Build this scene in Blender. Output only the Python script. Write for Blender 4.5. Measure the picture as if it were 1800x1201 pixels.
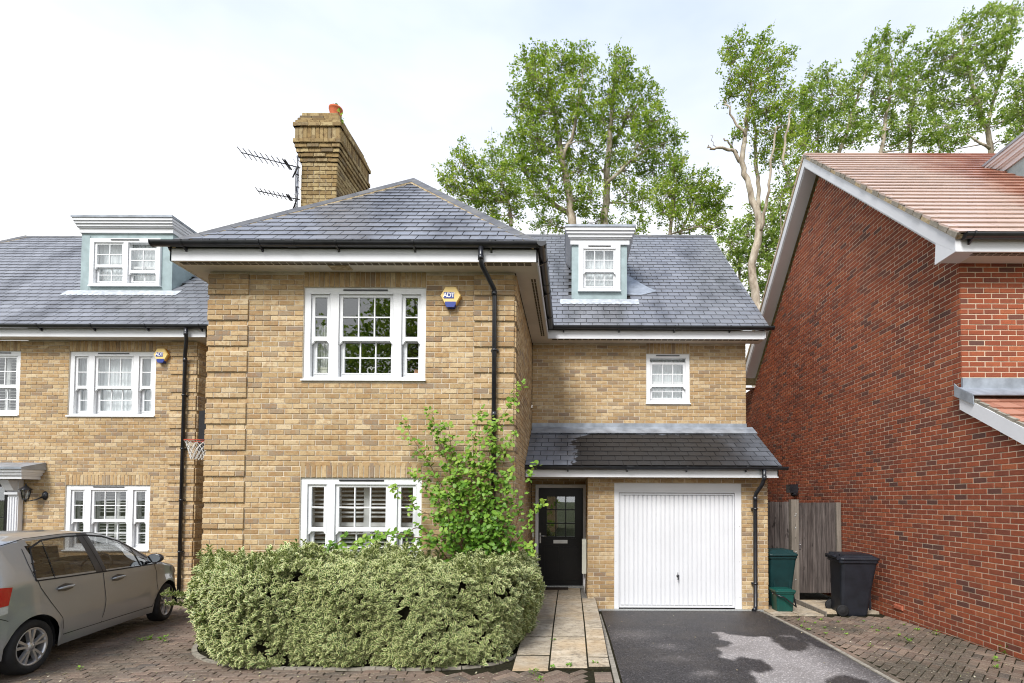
import bpy, math, random
import numpy as np
from mathutils import Matrix, Vector
random.seed(7); rng = np.random.default_rng(7)
for o in list(bpy.data.objects): bpy.data.objects.remove(o)
SC = bpy.context.scene; COL = SC.collection
# ---------------------------------------------------------------- camera, sky, sun, exposure
FPX, CX, PITCH, ROLL, EYE = 880.0, 1003.0, math.radians(1.7), math.radians(0.2), 1.93
CY = 879 - FPX*math.tan(PITCH)
cam_d = bpy.data.cameras.new('camera'); cam = bpy.data.objects.new('camera', cam_d); COL.objects.link(cam)
cam_d.sensor_width = 36; cam_d.sensor_fit = 'HORIZONTAL'; cam_d.lens = FPX/1800*36
cam_d.shift_x = (900-CX)/1800; cam_d.shift_y = (CY-600.5)/1800
cam_d.clip_start = 0.05; cam_d.clip_end = 2000
cam.matrix_world = Matrix.Translation((0, 0, EYE)) @ Matrix.Rotation(math.pi/2+PITCH, 4, 'X') @ Matrix.Rotation(ROLL, 4, 'Z')
SC.camera = cam
SC.view_settings.view_transform = 'Standard'; SC.view_settings.look = 'None'
SC.view_settings.exposure = 1.12; SC.view_settings.gamma = 1
SC.cycles.filter_width = 1.1
SUN_EL, SUN_AZ = math.radians(48), math.radians(202)      # azimuth clockwise from +Y: behind the camera, a little to the left
wd = bpy.data.worlds.new('World'); SC.world = wd; wd.use_nodes = True
nt = wd.node_tree; nt.nodes.clear(); L = nt.links.new
def wn(t, **k):
    n = nt.nodes.new(t)
    for a, b in k.items(): setattr(n, a, b)
    return n
sky = wn('ShaderNodeTexSky', sky_type='NISHITA', sun_disc=False, sun_elevation=SUN_EL, sun_rotation=SUN_AZ)
bg1 = wn('ShaderNodeBackground'); bg1.inputs[1].default_value = 0.11; L(sky.outputs[0], bg1.inputs[0])
bg2 = wn('ShaderNodeBackground'); bg2.inputs[1].default_value = 0.64
tc = wn('ShaderNodeTexCoord'); sp = wn('ShaderNodeSeparateXYZ'); L(tc.outputs['Generated'], sp.inputs[0])
mp = wn('ShaderNodeMapping'); mp.inputs['Scale'].default_value = (1, 1, 2.6); L(tc.outputs['Generated'], mp.inputs[0])
no = wn('ShaderNodeTexNoise'); no.inputs['Scale'].default_value = 1.7; no.inputs['Detail'].default_value = 5; no.inputs['Roughness'].default_value = .55; L(mp.outputs[0], no.inputs[0])
mr = wn('ShaderNodeMapRange'); mr.inputs[1].default_value = 0.30; mr.inputs[2].default_value = 0.74; mr.inputs[3].default_value = 1.0; mr.inputs[4].default_value = 0.80; L(sp.outputs[2], mr.inputs[0])
rp = wn('ShaderNodeValToRGB'); rp.color_ramp.elements[0].position = .40; rp.color_ramp.elements[0].color = (1, 1, 1, 1); rp.color_ramp.elements[1].position = .78; rp.color_ramp.elements[1].color = (.50, .60, .84, 1)
nf = wn('ShaderNodeMath', operation='MULTIPLY_ADD'); L(no.outputs[0], nf.inputs[0]); nf.inputs[1].default_value = -.24; nf2 = wn('ShaderNodeMath', operation='ADD'); L(sp.outputs[2], nf2.inputs[0]); nf2.inputs[1].default_value = .12; L(nf2.outputs[0], nf.inputs[2]); L(nf.outputs[0], rp.inputs[0]); L(rp.outputs[0], bg2.inputs[0])
mr2 = wn('ShaderNodeMapRange'); mr2.inputs[1].default_value = 0.35; mr2.inputs[2].default_value = 0.65; mr2.inputs[3].default_value = 0.0; mr2.inputs[4].default_value = 0.22; L(no.outputs[0], mr2.inputs[0])
ad = wn('ShaderNodeMath', operation='ADD', use_clamp=True); L(mr.outputs[0], ad.inputs[0]); L(mr2.outputs[0], ad.inputs[1])
mx = wn('ShaderNodeMixShader'); L(ad.outputs[0], mx.inputs[0]); L(bg1.outputs[0], mx.inputs[1]); L(bg2.outputs[0], mx.inputs[2])
wo = wn('ShaderNodeOutputWorld'); L(mx.outputs[0], wo.inputs[0])
sl = bpy.data.lights.new('sun', 'SUN'); sl.energy = 2.2; sl.angle = math.radians(22); sl.color = (1, .975, .94)
so = bpy.data.objects.new('sun', sl); COL.objects.link(so)
sdir = Vector((math.sin(SUN_AZ)*math.cos(SUN_EL), math.cos(SUN_AZ)*math.cos(SUN_EL), math.sin(SUN_EL)))
so.matrix_world = Matrix.Translation(sdir*50) @ sdir.to_track_quat('Z', 'Y').to_matrix().to_4x4()

# ---------------------------------------------------------------- small camera model, used to rank pieces by size and to take bearings
def at(px, py, Y):
    u = (px-CX)/FPX; v = -(py-CY)/FPX; c, s = math.cos(ROLL), math.sin(ROLL)
    u, v = u*c-v*s, u*s+v*c
    dy = math.cos(PITCH)-v*math.sin(PITCH); dz = math.sin(PITCH)+v*math.cos(PITCH)
    return Vector((u/dy*Y, Y, EYE+dz/dy*Y))
def atz(px, py, Z):
    p = at(px, py, 1.0); k = (Z-EYE)/(p.z-EYE)
    return Vector((p.x*k, k, Z))
def proj(p):
    Z = p[2]-EYE; zc = p[1]*math.cos(PITCH)+Z*math.sin(PITCH)
    if zc < .1: return (-9e3, -9e3)
    return (CX+FPX*p[0]/zc, CY-FPX*(-p[1]*math.sin(PITCH)+Z*math.cos(PITCH))/zc)
def parea(M, a, b, n=(0, -1, 0)):
    c = M.translation
    N = M.to_3x3() @ Vector(n)
    if N.dot(Vector((0, 0, EYE))-c) <= 0: return 0
    x, y = proj(c)
    if not (-15 < x < 1815 and -15 < y < 1216): return 0
    A = M.to_3x3() @ Vector(a); B = M.to_3x3() @ Vector(b)
    p, q, r = proj(c), proj(c+A), proj(c+B)
    return abs((q[0]-p[0])*(r[1]-p[1])-(q[1]-p[1])*(r[0]-p[0]))

# ---------------------------------------------------------------- objects
WM = {}
def setm(o, parent, M):
    if parent is not None:
        o.parent = parent; o.matrix_parent_inverse = WM[parent.name].inverted()
    o.matrix_basis = M; WM[o.name] = M
def tag(o, label=None, cat=None, group=None, kind=None):
    if label: o['label'] = label
    if cat: o['category'] = cat
    if group: o['group'] = group
    if kind: o['kind'] = kind
    return o
def thing(name, label, cat, loc=(0, 0, 0), group=None, rz=0):
    o = bpy.data.objects.new(name, None); COL.objects.link(o); o.empty_display_size = .1
    setm(o, None, Matrix.Translation(loc) @ Matrix.Rotation(rz, 4, 'Z'))
    return tag(o, label, cat, group)
def link(name, me, parent=None, M=None, label=None, kind=None):
    o = bpy.data.objects.new(name, me); COL.objects.link(o); setm(o, parent, M or Matrix())
    return tag(o, label, None, None, kind)
class MB:
    def __init__(s): s.v = []; s.f = []; s.m = []; s.t = []; s.sm = []
    def face(s, idx, m=0, t=0., smooth=False): s.f.append(idx); s.m.append(m); s.t.append(t); s.sm.append(smooth)
    def poly(s, pts, m=0, t=0.):
        b = len(s.v); s.v += [tuple(p) for p in pts]; s.face(tuple(range(b, b+len(pts))), m, t)
    def hexa(s, p, m=0, t=0.):        # 8 points: bottom 4 ccw, top 4 ccw
        b = len(s.v); s.v += [tuple(q) for q in p]
        for f in ((3, 2, 1, 0), (4, 5, 6, 7), (0, 1, 5, 4), (1, 2, 6, 5), (2, 3, 7, 6), (3, 0, 4, 7)): s.face(tuple(b+i for i in f), m, t)
    def box(s, x0, x1, y0, y1, z0, z1, m=0, t=0., M=None):
        p = [(x0, y0, z0), (x1, y0, z0), (x1, y1, z0), (x0, y1, z0), (x0, y0, z1), (x1, y0, z1), (x1, y1, z1), (x0, y1, z1)]
        if M is not None: p = [M @ Vector(q) for q in p]
        s.hexa(p, m, t)
    def tpl(s, T, M, t=0., m=0):
        b = len(s.v); s.v += [tuple(M @ q) for q in T[0]]
        for f in T[1]: s.face(tuple(b+i for i in f), m, t)
    def prism(s, poly, off, m=0, t=0.):    # poly: list of Vector ; off: Vector (extrude)
        b = len(s.v); n = len(poly); s.v += [tuple(p) for p in poly]+[tuple(Vector(p)+off) for p in poly]
        s.face(tuple(range(b+n-1, b-1, -1)), m, t); s.face(tuple(range(b+n, b+2*n)), m, t)
        for i in range(n): j = (i+1) % n; s.face((b+i, b+j, b+n+j, b+n+i), m, t)
    def tube(s, path, r, n=8, m=0, t=0., cap=True):
        path = [Vector(p) for p in path]; rr = r if isinstance(r, (list, tuple)) else [r]*len(path)
        b = len(s.v); prev = None
        for i, p in enumerate(path):
            d = (path[min(i+1, len(path)-1)]-path[max(i-1, 0)])
            d = d.normalized() if d.length > 1e-9 else Vector((0, 0, 1))
            if prev is None: a = d.orthogonal().normalized()
            else:
                a = prev-d*prev.dot(d); a = a.normalized() if a.length > 1e-6 else d.orthogonal().normalized()
            prev = a; c = d.cross(a)
            for k in range(n):
                q = 2*math.pi*k/n; s.v.append(tuple(p+(a*math.cos(q)+c*math.sin(q))*rr[i]))
        for i in range(len(path)-1):
            for k in range(n):
                k2 = (k+1) % n; s.face((b+i*n+k, b+i*n+k2, b+(i+1)*n+k2, b+(i+1)*n+k), m, t, True)
        if cap:
            s.face(tuple(b+k for k in range(n-1, -1, -1)), m, t); s.face(tuple(b+(len(path)-1)*n+k for k in range(n)), m, t)
    def lathe(s, prof, n, M, m=0, t=0.):   # prof (r, z)
        b = len(s.v)
        for r, z in prof:
            for k in range(n): a = 2*math.pi*k/n; s.v.append(tuple(M @ Vector((r*math.cos(a), r*math.sin(a), z))))
        for i in range(len(prof)-1):
            for k in range(n): k2 = (k+1) % n; s.face((b+i*n+k, b+i*n+k2, b+(i+1)*n+k2, b+(i+1)*n+k), m, t, True)
    def sweep(s, prof, P0, P1, U, V, m=0, closed=False, caps=False):   # profile (a,b) in axes U,V from P0 to P1
        b = len(s.v); n = len(prof)
        for P in (P0, P1):
            for a, c in prof: s.v.append(tuple(Vector(P)+U*a+V*c))
        for i in range(n if closed else n-1): j = (i+1) % n; s.face((b+i, b+j, b+n+j, b+n+i), m)
        if caps: s.face(tuple(b+i for i in range(n)), m); s.face(tuple(b+n+i for i in range(n-1, -1, -1)), m)
    def mesh(s, name, mats, fix=True):
        me = bpy.data.meshes.new(name); me.from_pydata(s.v, [], s.f)
        if not isinstance(mats, (list, tuple)): mats = [mats]
        for q in mats: me.materials.append(q)
        me.polygons.foreach_set('material_index', s.m)
        me.polygons.foreach_set('use_smooth', s.sm)
        at_ = me.attributes.new('tone', 'FLOAT', 'FACE'); at_.data.foreach_set('value', s.t)
        me.update()
        return me
    def build(s, name, mats, parent=None, label=None, kind=None, M=None):
        return link(name, s.mesh(name, mats), parent, M, label, kind)

# ---------------------------------------------------------------- materials
class MT:
    def __init__(s, name):
        s.m = bpy.data.materials.new(name); s.m.use_nodes = True; s.nt = s.m.node_tree; s.nt.nodes.clear()
        s.out = s.nt.nodes.new('ShaderNodeOutputMaterial'); s.pos = s.n('ShaderNodeNewGeometry').outputs['Position']
    def n(s, t, **k):
        n = s.nt.nodes.new(t)
        for a, b in k.items(): setattr(n, a, b)
        return n
    def L(s, a, b):
        if hasattr(a, 'links'): s.nt.links.new(a, b)
        else: b.default_value = a
    def noise(s, scale, detail=4, rough=.55, vec=None, stretch=None):
        n = s.n('ShaderNodeTexNoise'); n.inputs['Scale'].default_value = scale; n.inputs['Detail'].default_value = detail; n.inputs['Roughness'].default_value = rough
        v = vec or s.pos
        if stretch:
            q = s.n('ShaderNodeMapping'); q.inputs['Scale'].default_value = stretch; s.L(v, q.inputs[0]); v = q.outputs[0]
        s.L(v, n.inputs[0]); return n.outputs[0]
    def vor(s, scale): n = s.n('ShaderNodeTexVoronoi'); n.inputs['Scale'].default_value = scale; s.L(s.pos, n.inputs[0]); return n.outputs[0]
    def ramp(s, f, stops, const=False):
        r = s.n('ShaderNodeValToRGB'); e = r.color_ramp.elements
        while len(e) < len(stops): e.new(0.5)
        for q, (p, c) in zip(e, stops): q.position = p; q.color = tuple(c)+(1,) if not isinstance(c, (int, float)) else (c, c, c, 1)
        if const: r.color_ramp.interpolation = 'CONSTANT'
        s.L(f, r.inputs[0]); return r.outputs[0]
    def mix(s, f, a, b, mode='MIX'):
        m = s.n('ShaderNodeMix', data_type='RGBA', blend_type=mode); s.L(f, m.inputs[0])
        for v, i in ((a, 6), (b, 7)):
            if isinstance(v, (tuple, list)): m.inputs[i].default_value = tuple(v)+(1,)
            else: s.L(v, m.inputs[i])
        return m.outputs[2]
    def math(s, op, a, b=0., c=None, clamp=False):
        m = s.n('ShaderNodeMath', operation=op, use_clamp=clamp); s.L(a, m.inputs[0]); s.L(b, m.inputs[1])
        if c is not None: s.L(c, m.inputs[2])
        return m.outputs[0]
    def attr(s, name): return s.n('ShaderNodeAttribute', attribute_name=name).outputs['Fac']
    def tone(s):
        return s.math('FRACT', s.math('ADD', s.attr('tone'), s.n('ShaderNodeObjectInfo').outputs['Random']))
    def sep(s, v=None):
        n = s.n('ShaderNodeSeparateXYZ'); s.L(v or s.pos, n.inputs[0]); return n.outputs
    def rng(s, f, a, b, c=0., d=1.):
        m = s.n('ShaderNodeMapRange'); s.L(f, m.inputs[0])
        for i, v in enumerate((a, b, c, d)): m.inputs[i+1].default_value = v
        return m.outputs[0]
    def bump(s, h, strength=.3, dist=.01):
        b = s.n('ShaderNodeBump'); b.inputs['Strength'].default_value = strength; b.inputs['Distance'].default_value = dist; s.L(h, b.inputs['Height']); return b.outputs[0]
    def pbr(s, col, rough=.6, spec=.5, metal=0., nrm=None, coat=0., **k):
        p = s.n('ShaderNodeBsdfPrincipled')
        if isinstance(col, (tuple, list)): p.inputs['Base Color'].default_value = tuple(col)+(1,)
        else: s.L(col, p.inputs['Base Color'])
        s.L(rough, p.inputs['Roughness']); s.L(spec, p.inputs['Specular IOR Level']); s.L(metal, p.inputs['Metallic'])
        if nrm is not None: s.L(nrm, p.inputs['Normal'])
        if coat: p.inputs['Coat Weight'].default_value = coat; p.inputs['Coat Roughness'].default_value = .04
        s.L(p.outputs[0], s.out.inputs[0]); return p
def plain(name, col, rough=.5, spec=.5, metal=0., var=.12, scale=6., bump=0., bscale=60., coat=0.):
    m = MT(name); n = m.noise(scale, 5); d = [c*(1-var*1.3) for c in col]; u = [min(1, c*(1+var)) for c in col]
    c = m.ramp(n, [(.3, d), (.7, u)])
    nr = m.bump(m.noise(bscale, 3), bump, .004) if bump else None
    m.pbr(c, rough, spec, metal, nr, coat); return m.m
def brick_mat(name, cols, spots, spotamt, dark, mottle=.35):
    m = MT(name); t = m.tone(); k = len(cols)
    c = m.ramp(t, [(i/(k-1), q) for i, q in enumerate(cols)])
    big = m.noise(.9, 4); c = m.mix(m.rng(big, .35, .7, 0, .38), c, dark, 'MULTIPLY')
    blot = m.noise(15, 2, .5); c = m.mix(m.rng(blot, .50, .60, 0, spotamt), c, spots)
    fine = m.noise(70, 6, .7); c = m.mix(mottle, c, m.ramp(fine, [(.28, .35), (.55, 1.), (.75, 1.25)]), 'MULTIPLY')
    pits = m.vor(38); c = m.mix(m.rng(pits, .05, .10, .75, 0.), c, (.07, .05, .035))
    h = m.math('ADD', m.noise(55, 6, .7), m.math('MULTIPLY', m.noise(14, 3), 1.3))
    m.pbr(c, .85, .25, 0, m.bump(h, .55, .006)); return m.m
MAT = {}
MAT['buff'] = brick_mat('buff_brick', [(.36, .245, .13), (.46, .335, .18), (.58, .44, .255), (.46, .31, .155), (.54, .395, .22), (.41, .28, .14), (.63, .505, .32), (.48, .35, .19), (.28, .21, .15), (.50, .37, .205)], (.34, .19, .08), .5, (.66, .58, .48))
MAT['stack'] = brick_mat('weathered_stack_brick', [(.22, .15, .065), (.36, .26, .12), (.50, .40, .21), (.30, .20, .08), (.42, .33, .18), (.16, .12, .07)], (.16, .10, .045), .6, (.5, .45, .36))
MAT['red'] = brick_mat('red_brick', [(.30, .078, .036), (.36, .098, .044), (.26, .070, .035), (.40, .125, .055), (.29, .075, .036), (.115, .060, .048), (.33, .088, .040), (.20, .066, .040), (.25, .074, .040), (.31, .090, .044)], (.15, .05, .035), .22, (.62, .50, .48))
m = MT('sandy_mortar'); m.pbr(m.mix(.3, m.ramp(m.noise(4, 5), [(.3, (.50, .43, .33)), (.7, (.74, .66, .53))]), m.ramp(m.noise(90, 4), [(.3, .5), (.7, 1.2)]), 'MULTIPLY'), .95, .1, 0, m.bump(m.noise(120, 4), .4, .003)); MAT['mortar'] = m.m
m = MT('pale_mortar'); m.pbr(m.mix(.3, m.ramp(m.noise(4, 5), [(.3, (.56, .44, .32)), (.7, (.74, .62, .47))]), m.ramp(m.noise(90, 4), [(.3, .5), (.7, 1.2)]), 'MULTIPLY'), .95, .1); MAT['mortar_red'] = m.m
def slate_mat(name, a, b, wet=False, rough=.36):
    m = MT(name); t = m.tone()
    c = m.ramp(t, [(0, [x*.65+y*.35 for x, y in zip(a, b)]), (.5, [(x+y)/2 for x, y in zip(a, b)]), (.8, [x*.35+y*.65 for x, y in zip(a, b)]), (.93, b), (1, a)])
    st = m.noise(1.1, 5, .6, stretch=(1, .35, .35)); c = m.mix(m.rng(st, .50, .66, 0, .6), c, (.025, .024, .024))
    lich = m.noise(26, 5, .7); c = m.mix(m.rng(lich, .62, .72, 0, .35), c, (.20, .21, .20))
    r = m.rng(m.noise(5, 4), .3, .7, rough-.08, rough+.12)
    if wet:
        x, y, z = m.sep(); n1 = m.noise(9, 6, .7); n2 = m.noise(2.2, 3)
        n = m.math('ADD', m.math('MULTIPLY', m.math('SUBTRACT', n1, .5), .55), m.math('MULTIPLY', m.math('SUBTRACT', n2, .5), .35))
        u = m.math('SUBTRACT', m.math('ADD', x, n), .05); v = m.math('SUBTRACT', 10.12, m.math('ADD', y, m.math('MULTIPLY', n, .45)))
        # the rounded upper left corner of the wet patch
        k = m.math('MULTIPLY', m.rng(u, 0, .02), m.rng(v, 0, .02))
        k = m.math('MULTIPLY', k, m.rng(m.math('ADD', m.math('MULTIPLY', u, 1.0), m.math('MULTIPLY', v, 1.6)), .35, .38))
        c = m.mix(m.math('MULTIPLY', k, m.rng(x, 2.6, 4.2, .93, .25)), c, (.020, .017, .014))
        r = m.mix(k, r, (.50, .50, .50)); 
        sp = m.rng(k, 0, 1, .55, .2)
        m.pbr(c, r, sp, 0, m.bump(m.noise(40, 5), .25, .004)); return m.m
    m.pbr(c, r, .55, 0, m.bump(m.noise(40, 5), .25, .004)); return m.m
MAT['slate'] = slate_mat('blue_grey_slate', (.128, .132, .145), (.215, .222, .242), rough=.30)
MAT['slate_wet'] = slate_mat('porch_slate', (.13, .145, .17), (.22, .24, .275), True)
m = MT('clay_roof_tile'); t = m.tone(); c = m.ramp(t, [(0, (.34, .15, .10)), (.4, (.46, .23, .16)), (.7, (.38, .17, .11)), (1, (.28, .12, .08))])
tx = m.sep()[0]; c = m.mix(m.math('MULTIPLY', m.rng(m.sep()[2], 4.4, 4.8), m.rng(m.math('ADD', tx, m.math('MULTIPLY', m.noise(1.4, 4), 2.4)), 8.0, 9.2, .72, .0)), c, (.60, .49, .42)); c = m.mix(m.rng(m.noise(30, 5, .7), .6, .72, 0, .4), c, (.10, .08, .06))
m.pbr(c, .30, .7, 0, m.bump(m.noise(30, 4), .25, .004)); MAT['tile'] = m.m
m = MT('hip_tile_grey'); c = m.ramp(m.noise(5, 5), [(.3, (.07, .072, .08)), (.6, (.13, .13, .13)), (.8, (.20, .18, .13))]); m.pbr(c, .55, .4, 0, m.bump(m.noise(40, 5), .4, .004)); MAT['hip'] = m.m
m = MT('bedding_mortar'); c = m.ramp(m.noise(18, 6, .7), [(.3, (.20, .14, .07)), (.5, (.42, .33, .20)), (.7, (.55, .47, .33))]); m.pbr(c, .95, .1, 0, m.bump(m.noise(50, 5), .8, .01)); MAT['bed'] = m.m
MAT['upvc'] = plain('white_upvc', (.80, .81, .82), .32, .5, 0, .03)
MAT['paint'] = plain('white_painted_board', (.70, .71, .73), .42, .4, 0, .03, 2)
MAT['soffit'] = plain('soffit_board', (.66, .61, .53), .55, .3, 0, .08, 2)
MAT['vent'] = plain('vent_grille', (.10, .085, .06), .7, .2)
MAT['gutter'] = plain('black_plastic', (.017, .018, .022), .28, .6, 0, .3, 8)
MAT['lead'] = plain('lead_sheet', (.30, .33, .37), .42, .5, .25, .25, 5, .2, 25)
MAT['leadgreen'] = plain('grey_green_cladding', (.30, .38, .39), .5, .4, 0, .14, 5, .15, 30)
MAT['leadpale'] = plain('pale_lead_flashing', (.48, .51, .54), .45, .5, .2, .22, 8, .3, 20)
MAT['black_door'] = plain('black_gloss_door', (.006, .006, .007), .30, .35, 0, .2, 4, .12, 90)
MAT['chrome'] = plain('brushed_metal', (.62, .62, .62), .3, .5, .9, .08)
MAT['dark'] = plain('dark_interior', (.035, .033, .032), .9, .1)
MAT['net'] = plain('net_and_sky_glare', (.84, .88, .90), .9, .1, 0, .05)  # curtain white; in the neighbour's windows it stands in for reflected sky
MAT['louvre'] = plain('white_louvre', (.72, .73, .72), .5, .3, 0, .04)
MAT['rubber'] = plain('rubber', (.016, .016, .017), .75, .3, 0, .3, 12, .3, 60)
MAT['greybin'] = plain('black_bin_plastic', (.013, .015, .021), .42, .45, 0, .25, 6, .15, 120)
MAT['greenbin'] = plain('dark_green_bin_plastic', (.006, .034, .036), .42, .45, 0, .2, 6, .15, 120)
MAT['greencaddy'] = plain('green_caddy_plastic', (.006, .065, .052), .38, .45, 0, .15, 6)
MAT['terracotta'] = plain('terracotta', (.50, .13, .055), .75, .2, 0, .15, 20)
MAT['cream'] = plain('cream_enamel', (.70, .71, .62), .4, .5, 0, .05)
MAT['yellow'] = plain('yellow_alarm_plastic', (.80, .58, .20), .4, .5, 0, .04)
MAT['orange'] = plain('orange_alarm_side', (.62, .25, .03), .45, .4, 0, .06)
MAT['blue'] = plain('deep_blue_print', (.02, .045, .26), .35, .5, 0, .06)
MAT['white'] = plain('white_print', (.85, .85, .85), .4, .4, 0, .02)
MAT['kerb'] = plain('concrete_edging', (.27, .245, .20), .9, .2, 0, .25, 14, .5, 60)
MAT['drain'] = plain('galvanised_channel', (.40, .41, .40), .45, .5, .4, .25, 60)
MAT['redrim'] = plain('red_painted_steel', (.50, .07, .03), .4, .5)
MAT['netcord'] = plain('white_cord', (.75, .74, .70), .8, .2)
MAT['alu'] = plain('aluminium_tube', (.45, .47, .50), .35, .5, .8, .1)
MAT['mat'] = plain('coir_doormat', (.05, .038, .03), .95, .1, 0, .3, 60)
MAT['stripe'] = plain('orange_photo_card', (.50, .24, .13), .6, .3)
MAT['airbrick'] = plain('terracotta_airbrick', (.50, .17, .10), .8, .2)
def wood(name, a, b):
    m = MT(name); n = m.noise(1.6, 6, .65, stretch=(26, 26, 1.3)); t = m.tone()
    c = m.ramp(n, [(.25, a), (.55, [(x+y)/2 for x, y in zip(a, b)]), (.75, b)])
    c = m.mix(m.rng(t, 0, 1, .0, .5), c, (.55, .5, .48), 'MULTIPLY')
    kn = m.noise(5, 2, .5, stretch=(2.2, 2.2, .9)); c = m.mix(m.rng(kn, .66, .72, 0, .8), c, (.02, .016, .014))
    m.pbr(c, .9, .15, 0, m.bump(n, .6, .004)); return m.m
MAT['wood'] = wood('weathered_board', (.022, .018, .017), (.21, .18, .165)); MAT['post'] = wood('weathered_post', (.13, .115, .095), (.36, .32, .27))
def glass(name, tint=.86, refl=1.0, base=.06):
    m = MT(name); lw = m.n('ShaderNodeLayerWeight'); lw.inputs[0].default_value = .5; sch = m.math('MULTIPLY_ADD', m.math('POWER', lw.outputs['Facing'], 4.), .9, .04)
    g = m.n('ShaderNodeBsdfGlossy'); g.inputs['Roughness'].default_value = .01; g.inputs[0].default_value = (.95, .98, 1, 1)
    wob = m.bump(m.noise(1.6, 1), .05, .02); m.L(wob, g.inputs['Normal'])
    t = m.n('ShaderNodeBsdfTransparent'); t.inputs[0].default_value = (tint, tint*1.01, tint, 1)
    mxs = m.n('ShaderNodeMixShader'); m.L(m.math('MULTIPLY_ADD', sch, refl, base, True), mxs.inputs[0]); m.L(t.outputs[0], mxs.inputs[1]); m.L(g.outputs[0], mxs.inputs[2]); m.L(mxs.outputs[0], m.out.inputs[0]); return m.m
MAT['glass'] = glass('window_glass', .85, 1.6, .10); MAT['carglass'] = glass('car_glass', .62, 1.3, .05)
def leaf(name, cols, trans=.35, edge=None, rough=.5):
    m = MT(name); t = m.attr('tone'); c = m.ramp(t, [(i/(len(cols)-1), q) for i, q in enumerate(cols)])
    if edge: c = m.mix(m.rng(m.attr('rim'), .64, .74), c, m.ramp(t, [(0, edge[0]), (1, edge[1])]))
    p = m.n('ShaderNodeBsdfPrincipled'); m.L(c, p.inputs['Base Color']); p.inputs['Roughness'].default_value = rough; p.inputs['Specular IOR Level'].default_value = .4
    tr = m.n('ShaderNodeBsdfTranslucent'); m.L(m.mix(.5, c, (.25, .40, .04)), tr.inputs[0])
    x = m.n('ShaderNodeMixShader'); x.inputs[0].default_value = trans; m.L(p.outputs[0], x.inputs[1]); m.L(tr.outputs[0], x.inputs[2]); m.L(x.outputs[0], m.out.inputs[0]); return m.m
MAT['tleaf'] = leaf('tree_leaf', [(.045, .10, .008), (.17, .28, .020), (.38, .49, .05), (.54, .60, .12)], .42)
MAT['tleaf2'] = leaf('pale_tree_leaf', [(.06, .13, .015), (.20, .31, .040), (.42, .52, .12), (.58, .64, .24)], .42)
MAT['climb'] = leaf('climber_leaf', [(.045, .12, .010), (.10, .23, .02), (.20, .36, .04), (.30, .42, .06)], .30)
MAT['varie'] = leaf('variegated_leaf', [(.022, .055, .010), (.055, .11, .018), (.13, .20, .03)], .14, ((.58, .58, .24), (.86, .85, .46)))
MAT['weed'] = leaf('weed_leaf', [(.06, .17, .012), (.16, .33, .03), (.26, .42, .05)], .25)
m = MT('grey_bark'); c = m.ramp(m.noise(5, 6, .65, stretch=(1, 1, .35)), [(.3, (.16, .12, .085)), (.5, (.38, .32, .245)), (.7, (.58, .52, .42))]); m.pbr(c, .9, .15, 0, m.bump(m.noise(12, 6, .7, stretch=(1, 1, .3)), .8, .03)); MAT['bark'] = m.m
MAT['stem'] = plain('reddish_stem', (.14, .065, .035), .7, .3); MAT['twig'] = plain('dark_twig', (.030, .028, .016), .9, .1)
# ground materials
def paver_mat():
    m = MT('clay_block_paver'); t = m.tone()
    c = m.ramp(t, [(0, (.13, .09, .068)), (.3, (.21, .145, .108)), (.6, (.155, .12, .095)), (.85, (.26, .185, .135)), (1, (.105, .085, .072))])
    c = m.mix(m.rng(m.noise(.8, 4), .42, .62, 0, .75), c, (.055, .050, .034))
    c = m.mix(m.rng(m.noise(34, 6, .75), .53, .66, 0, .7), c, (.30, .26, .19)); c = m.mix(m.rng(m.noise(60, 5, .7), .34, .44, .7, 0), c, (.025, .022, .018))
    m.pbr(c, m.rng(m.noise(6, 3), .3, .7, .5, .9), .35, 0, m.bump(m.noise(45, 6, .7), .9, .008)); return m.m
MAT['paver'] = paver_mat()
m = MT('joint_soil'); m.pbr(m.ramp(m.noise(30, 6, .7), [(.3, (.012, .010, .007)), (.62, (.028, .026, .013)), (.8, (.10, .085, .06))]), .95, .1, 0, m.bump(m.noise(60, 5), 1, .01)); MAT['joint'] = m.m
m = MT('sandstone_slab'); c = m.ramp(m.noise(4.5, 7, .7, stretch=(.7, 1.5, 1)), [(.25, (.27, .22, .16)), (.5, (.43, .37, .28)), (.75, (.60, .54, .44))]); c = m.mix(.5, c, m.ramp(m.tone(), [(0, (.62, .60, .58)), (.5, (1, .98, .95)), (1, (1.2, 1.12, 1.0))]), 'MULTIPLY')
c = m.mix(m.rng(m.noise(16, 8, .8, stretch=(.7, 1.2, 1)), .49, .60, 0, .7), c, (.15, .125, .095)); c = m.mix(m.rng(m.noise(1.2, 3), .5, .7, 0, .4), c, (.52, .33, .14))
m.pbr(c, .8, .3, 0, m.bump(m.noise(22, 6, .7, stretch=(.6, 2, 1)), .9, .012)); MAT['slab'] = m.m
m = MT('asphalt'); dry = m.attr('dry'); sm = m.n('ShaderNodeSeparateColor'); v = m.n('ShaderNodeTexVoronoi'); v.inputs['Scale'].default_value = 75; m.L(m.pos, v.inputs[0]); m.L(v.outputs['Color'], sm.inputs[0])
base = m.mix(dry, (.040, .036, .036), (.30, .275, .262)); base = m.mix(m.rng(dry, 0, 1, .85, .45), base, m.ramp(sm.outputs[0], [(0, .35), (.6, .8), (.85, 1.2), (1, 2.6)]), 'MULTIPLY')
base = m.mix(m.rng(m.noise(1.4, 5), .45, .7, 0, .35), base, (.085, .070, .055)); base = m.mix(m.rng(m.noise(48, 4, .7), .67, .72, 0, .6), base, (.35, .33, .30))
m.pbr(base, m.rng(dry, 0, 1, .55, .85), .4, 0, m.bump(v.outputs['Distance'], .8, .006)); MAT['asphalt'] = m.m
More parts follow.
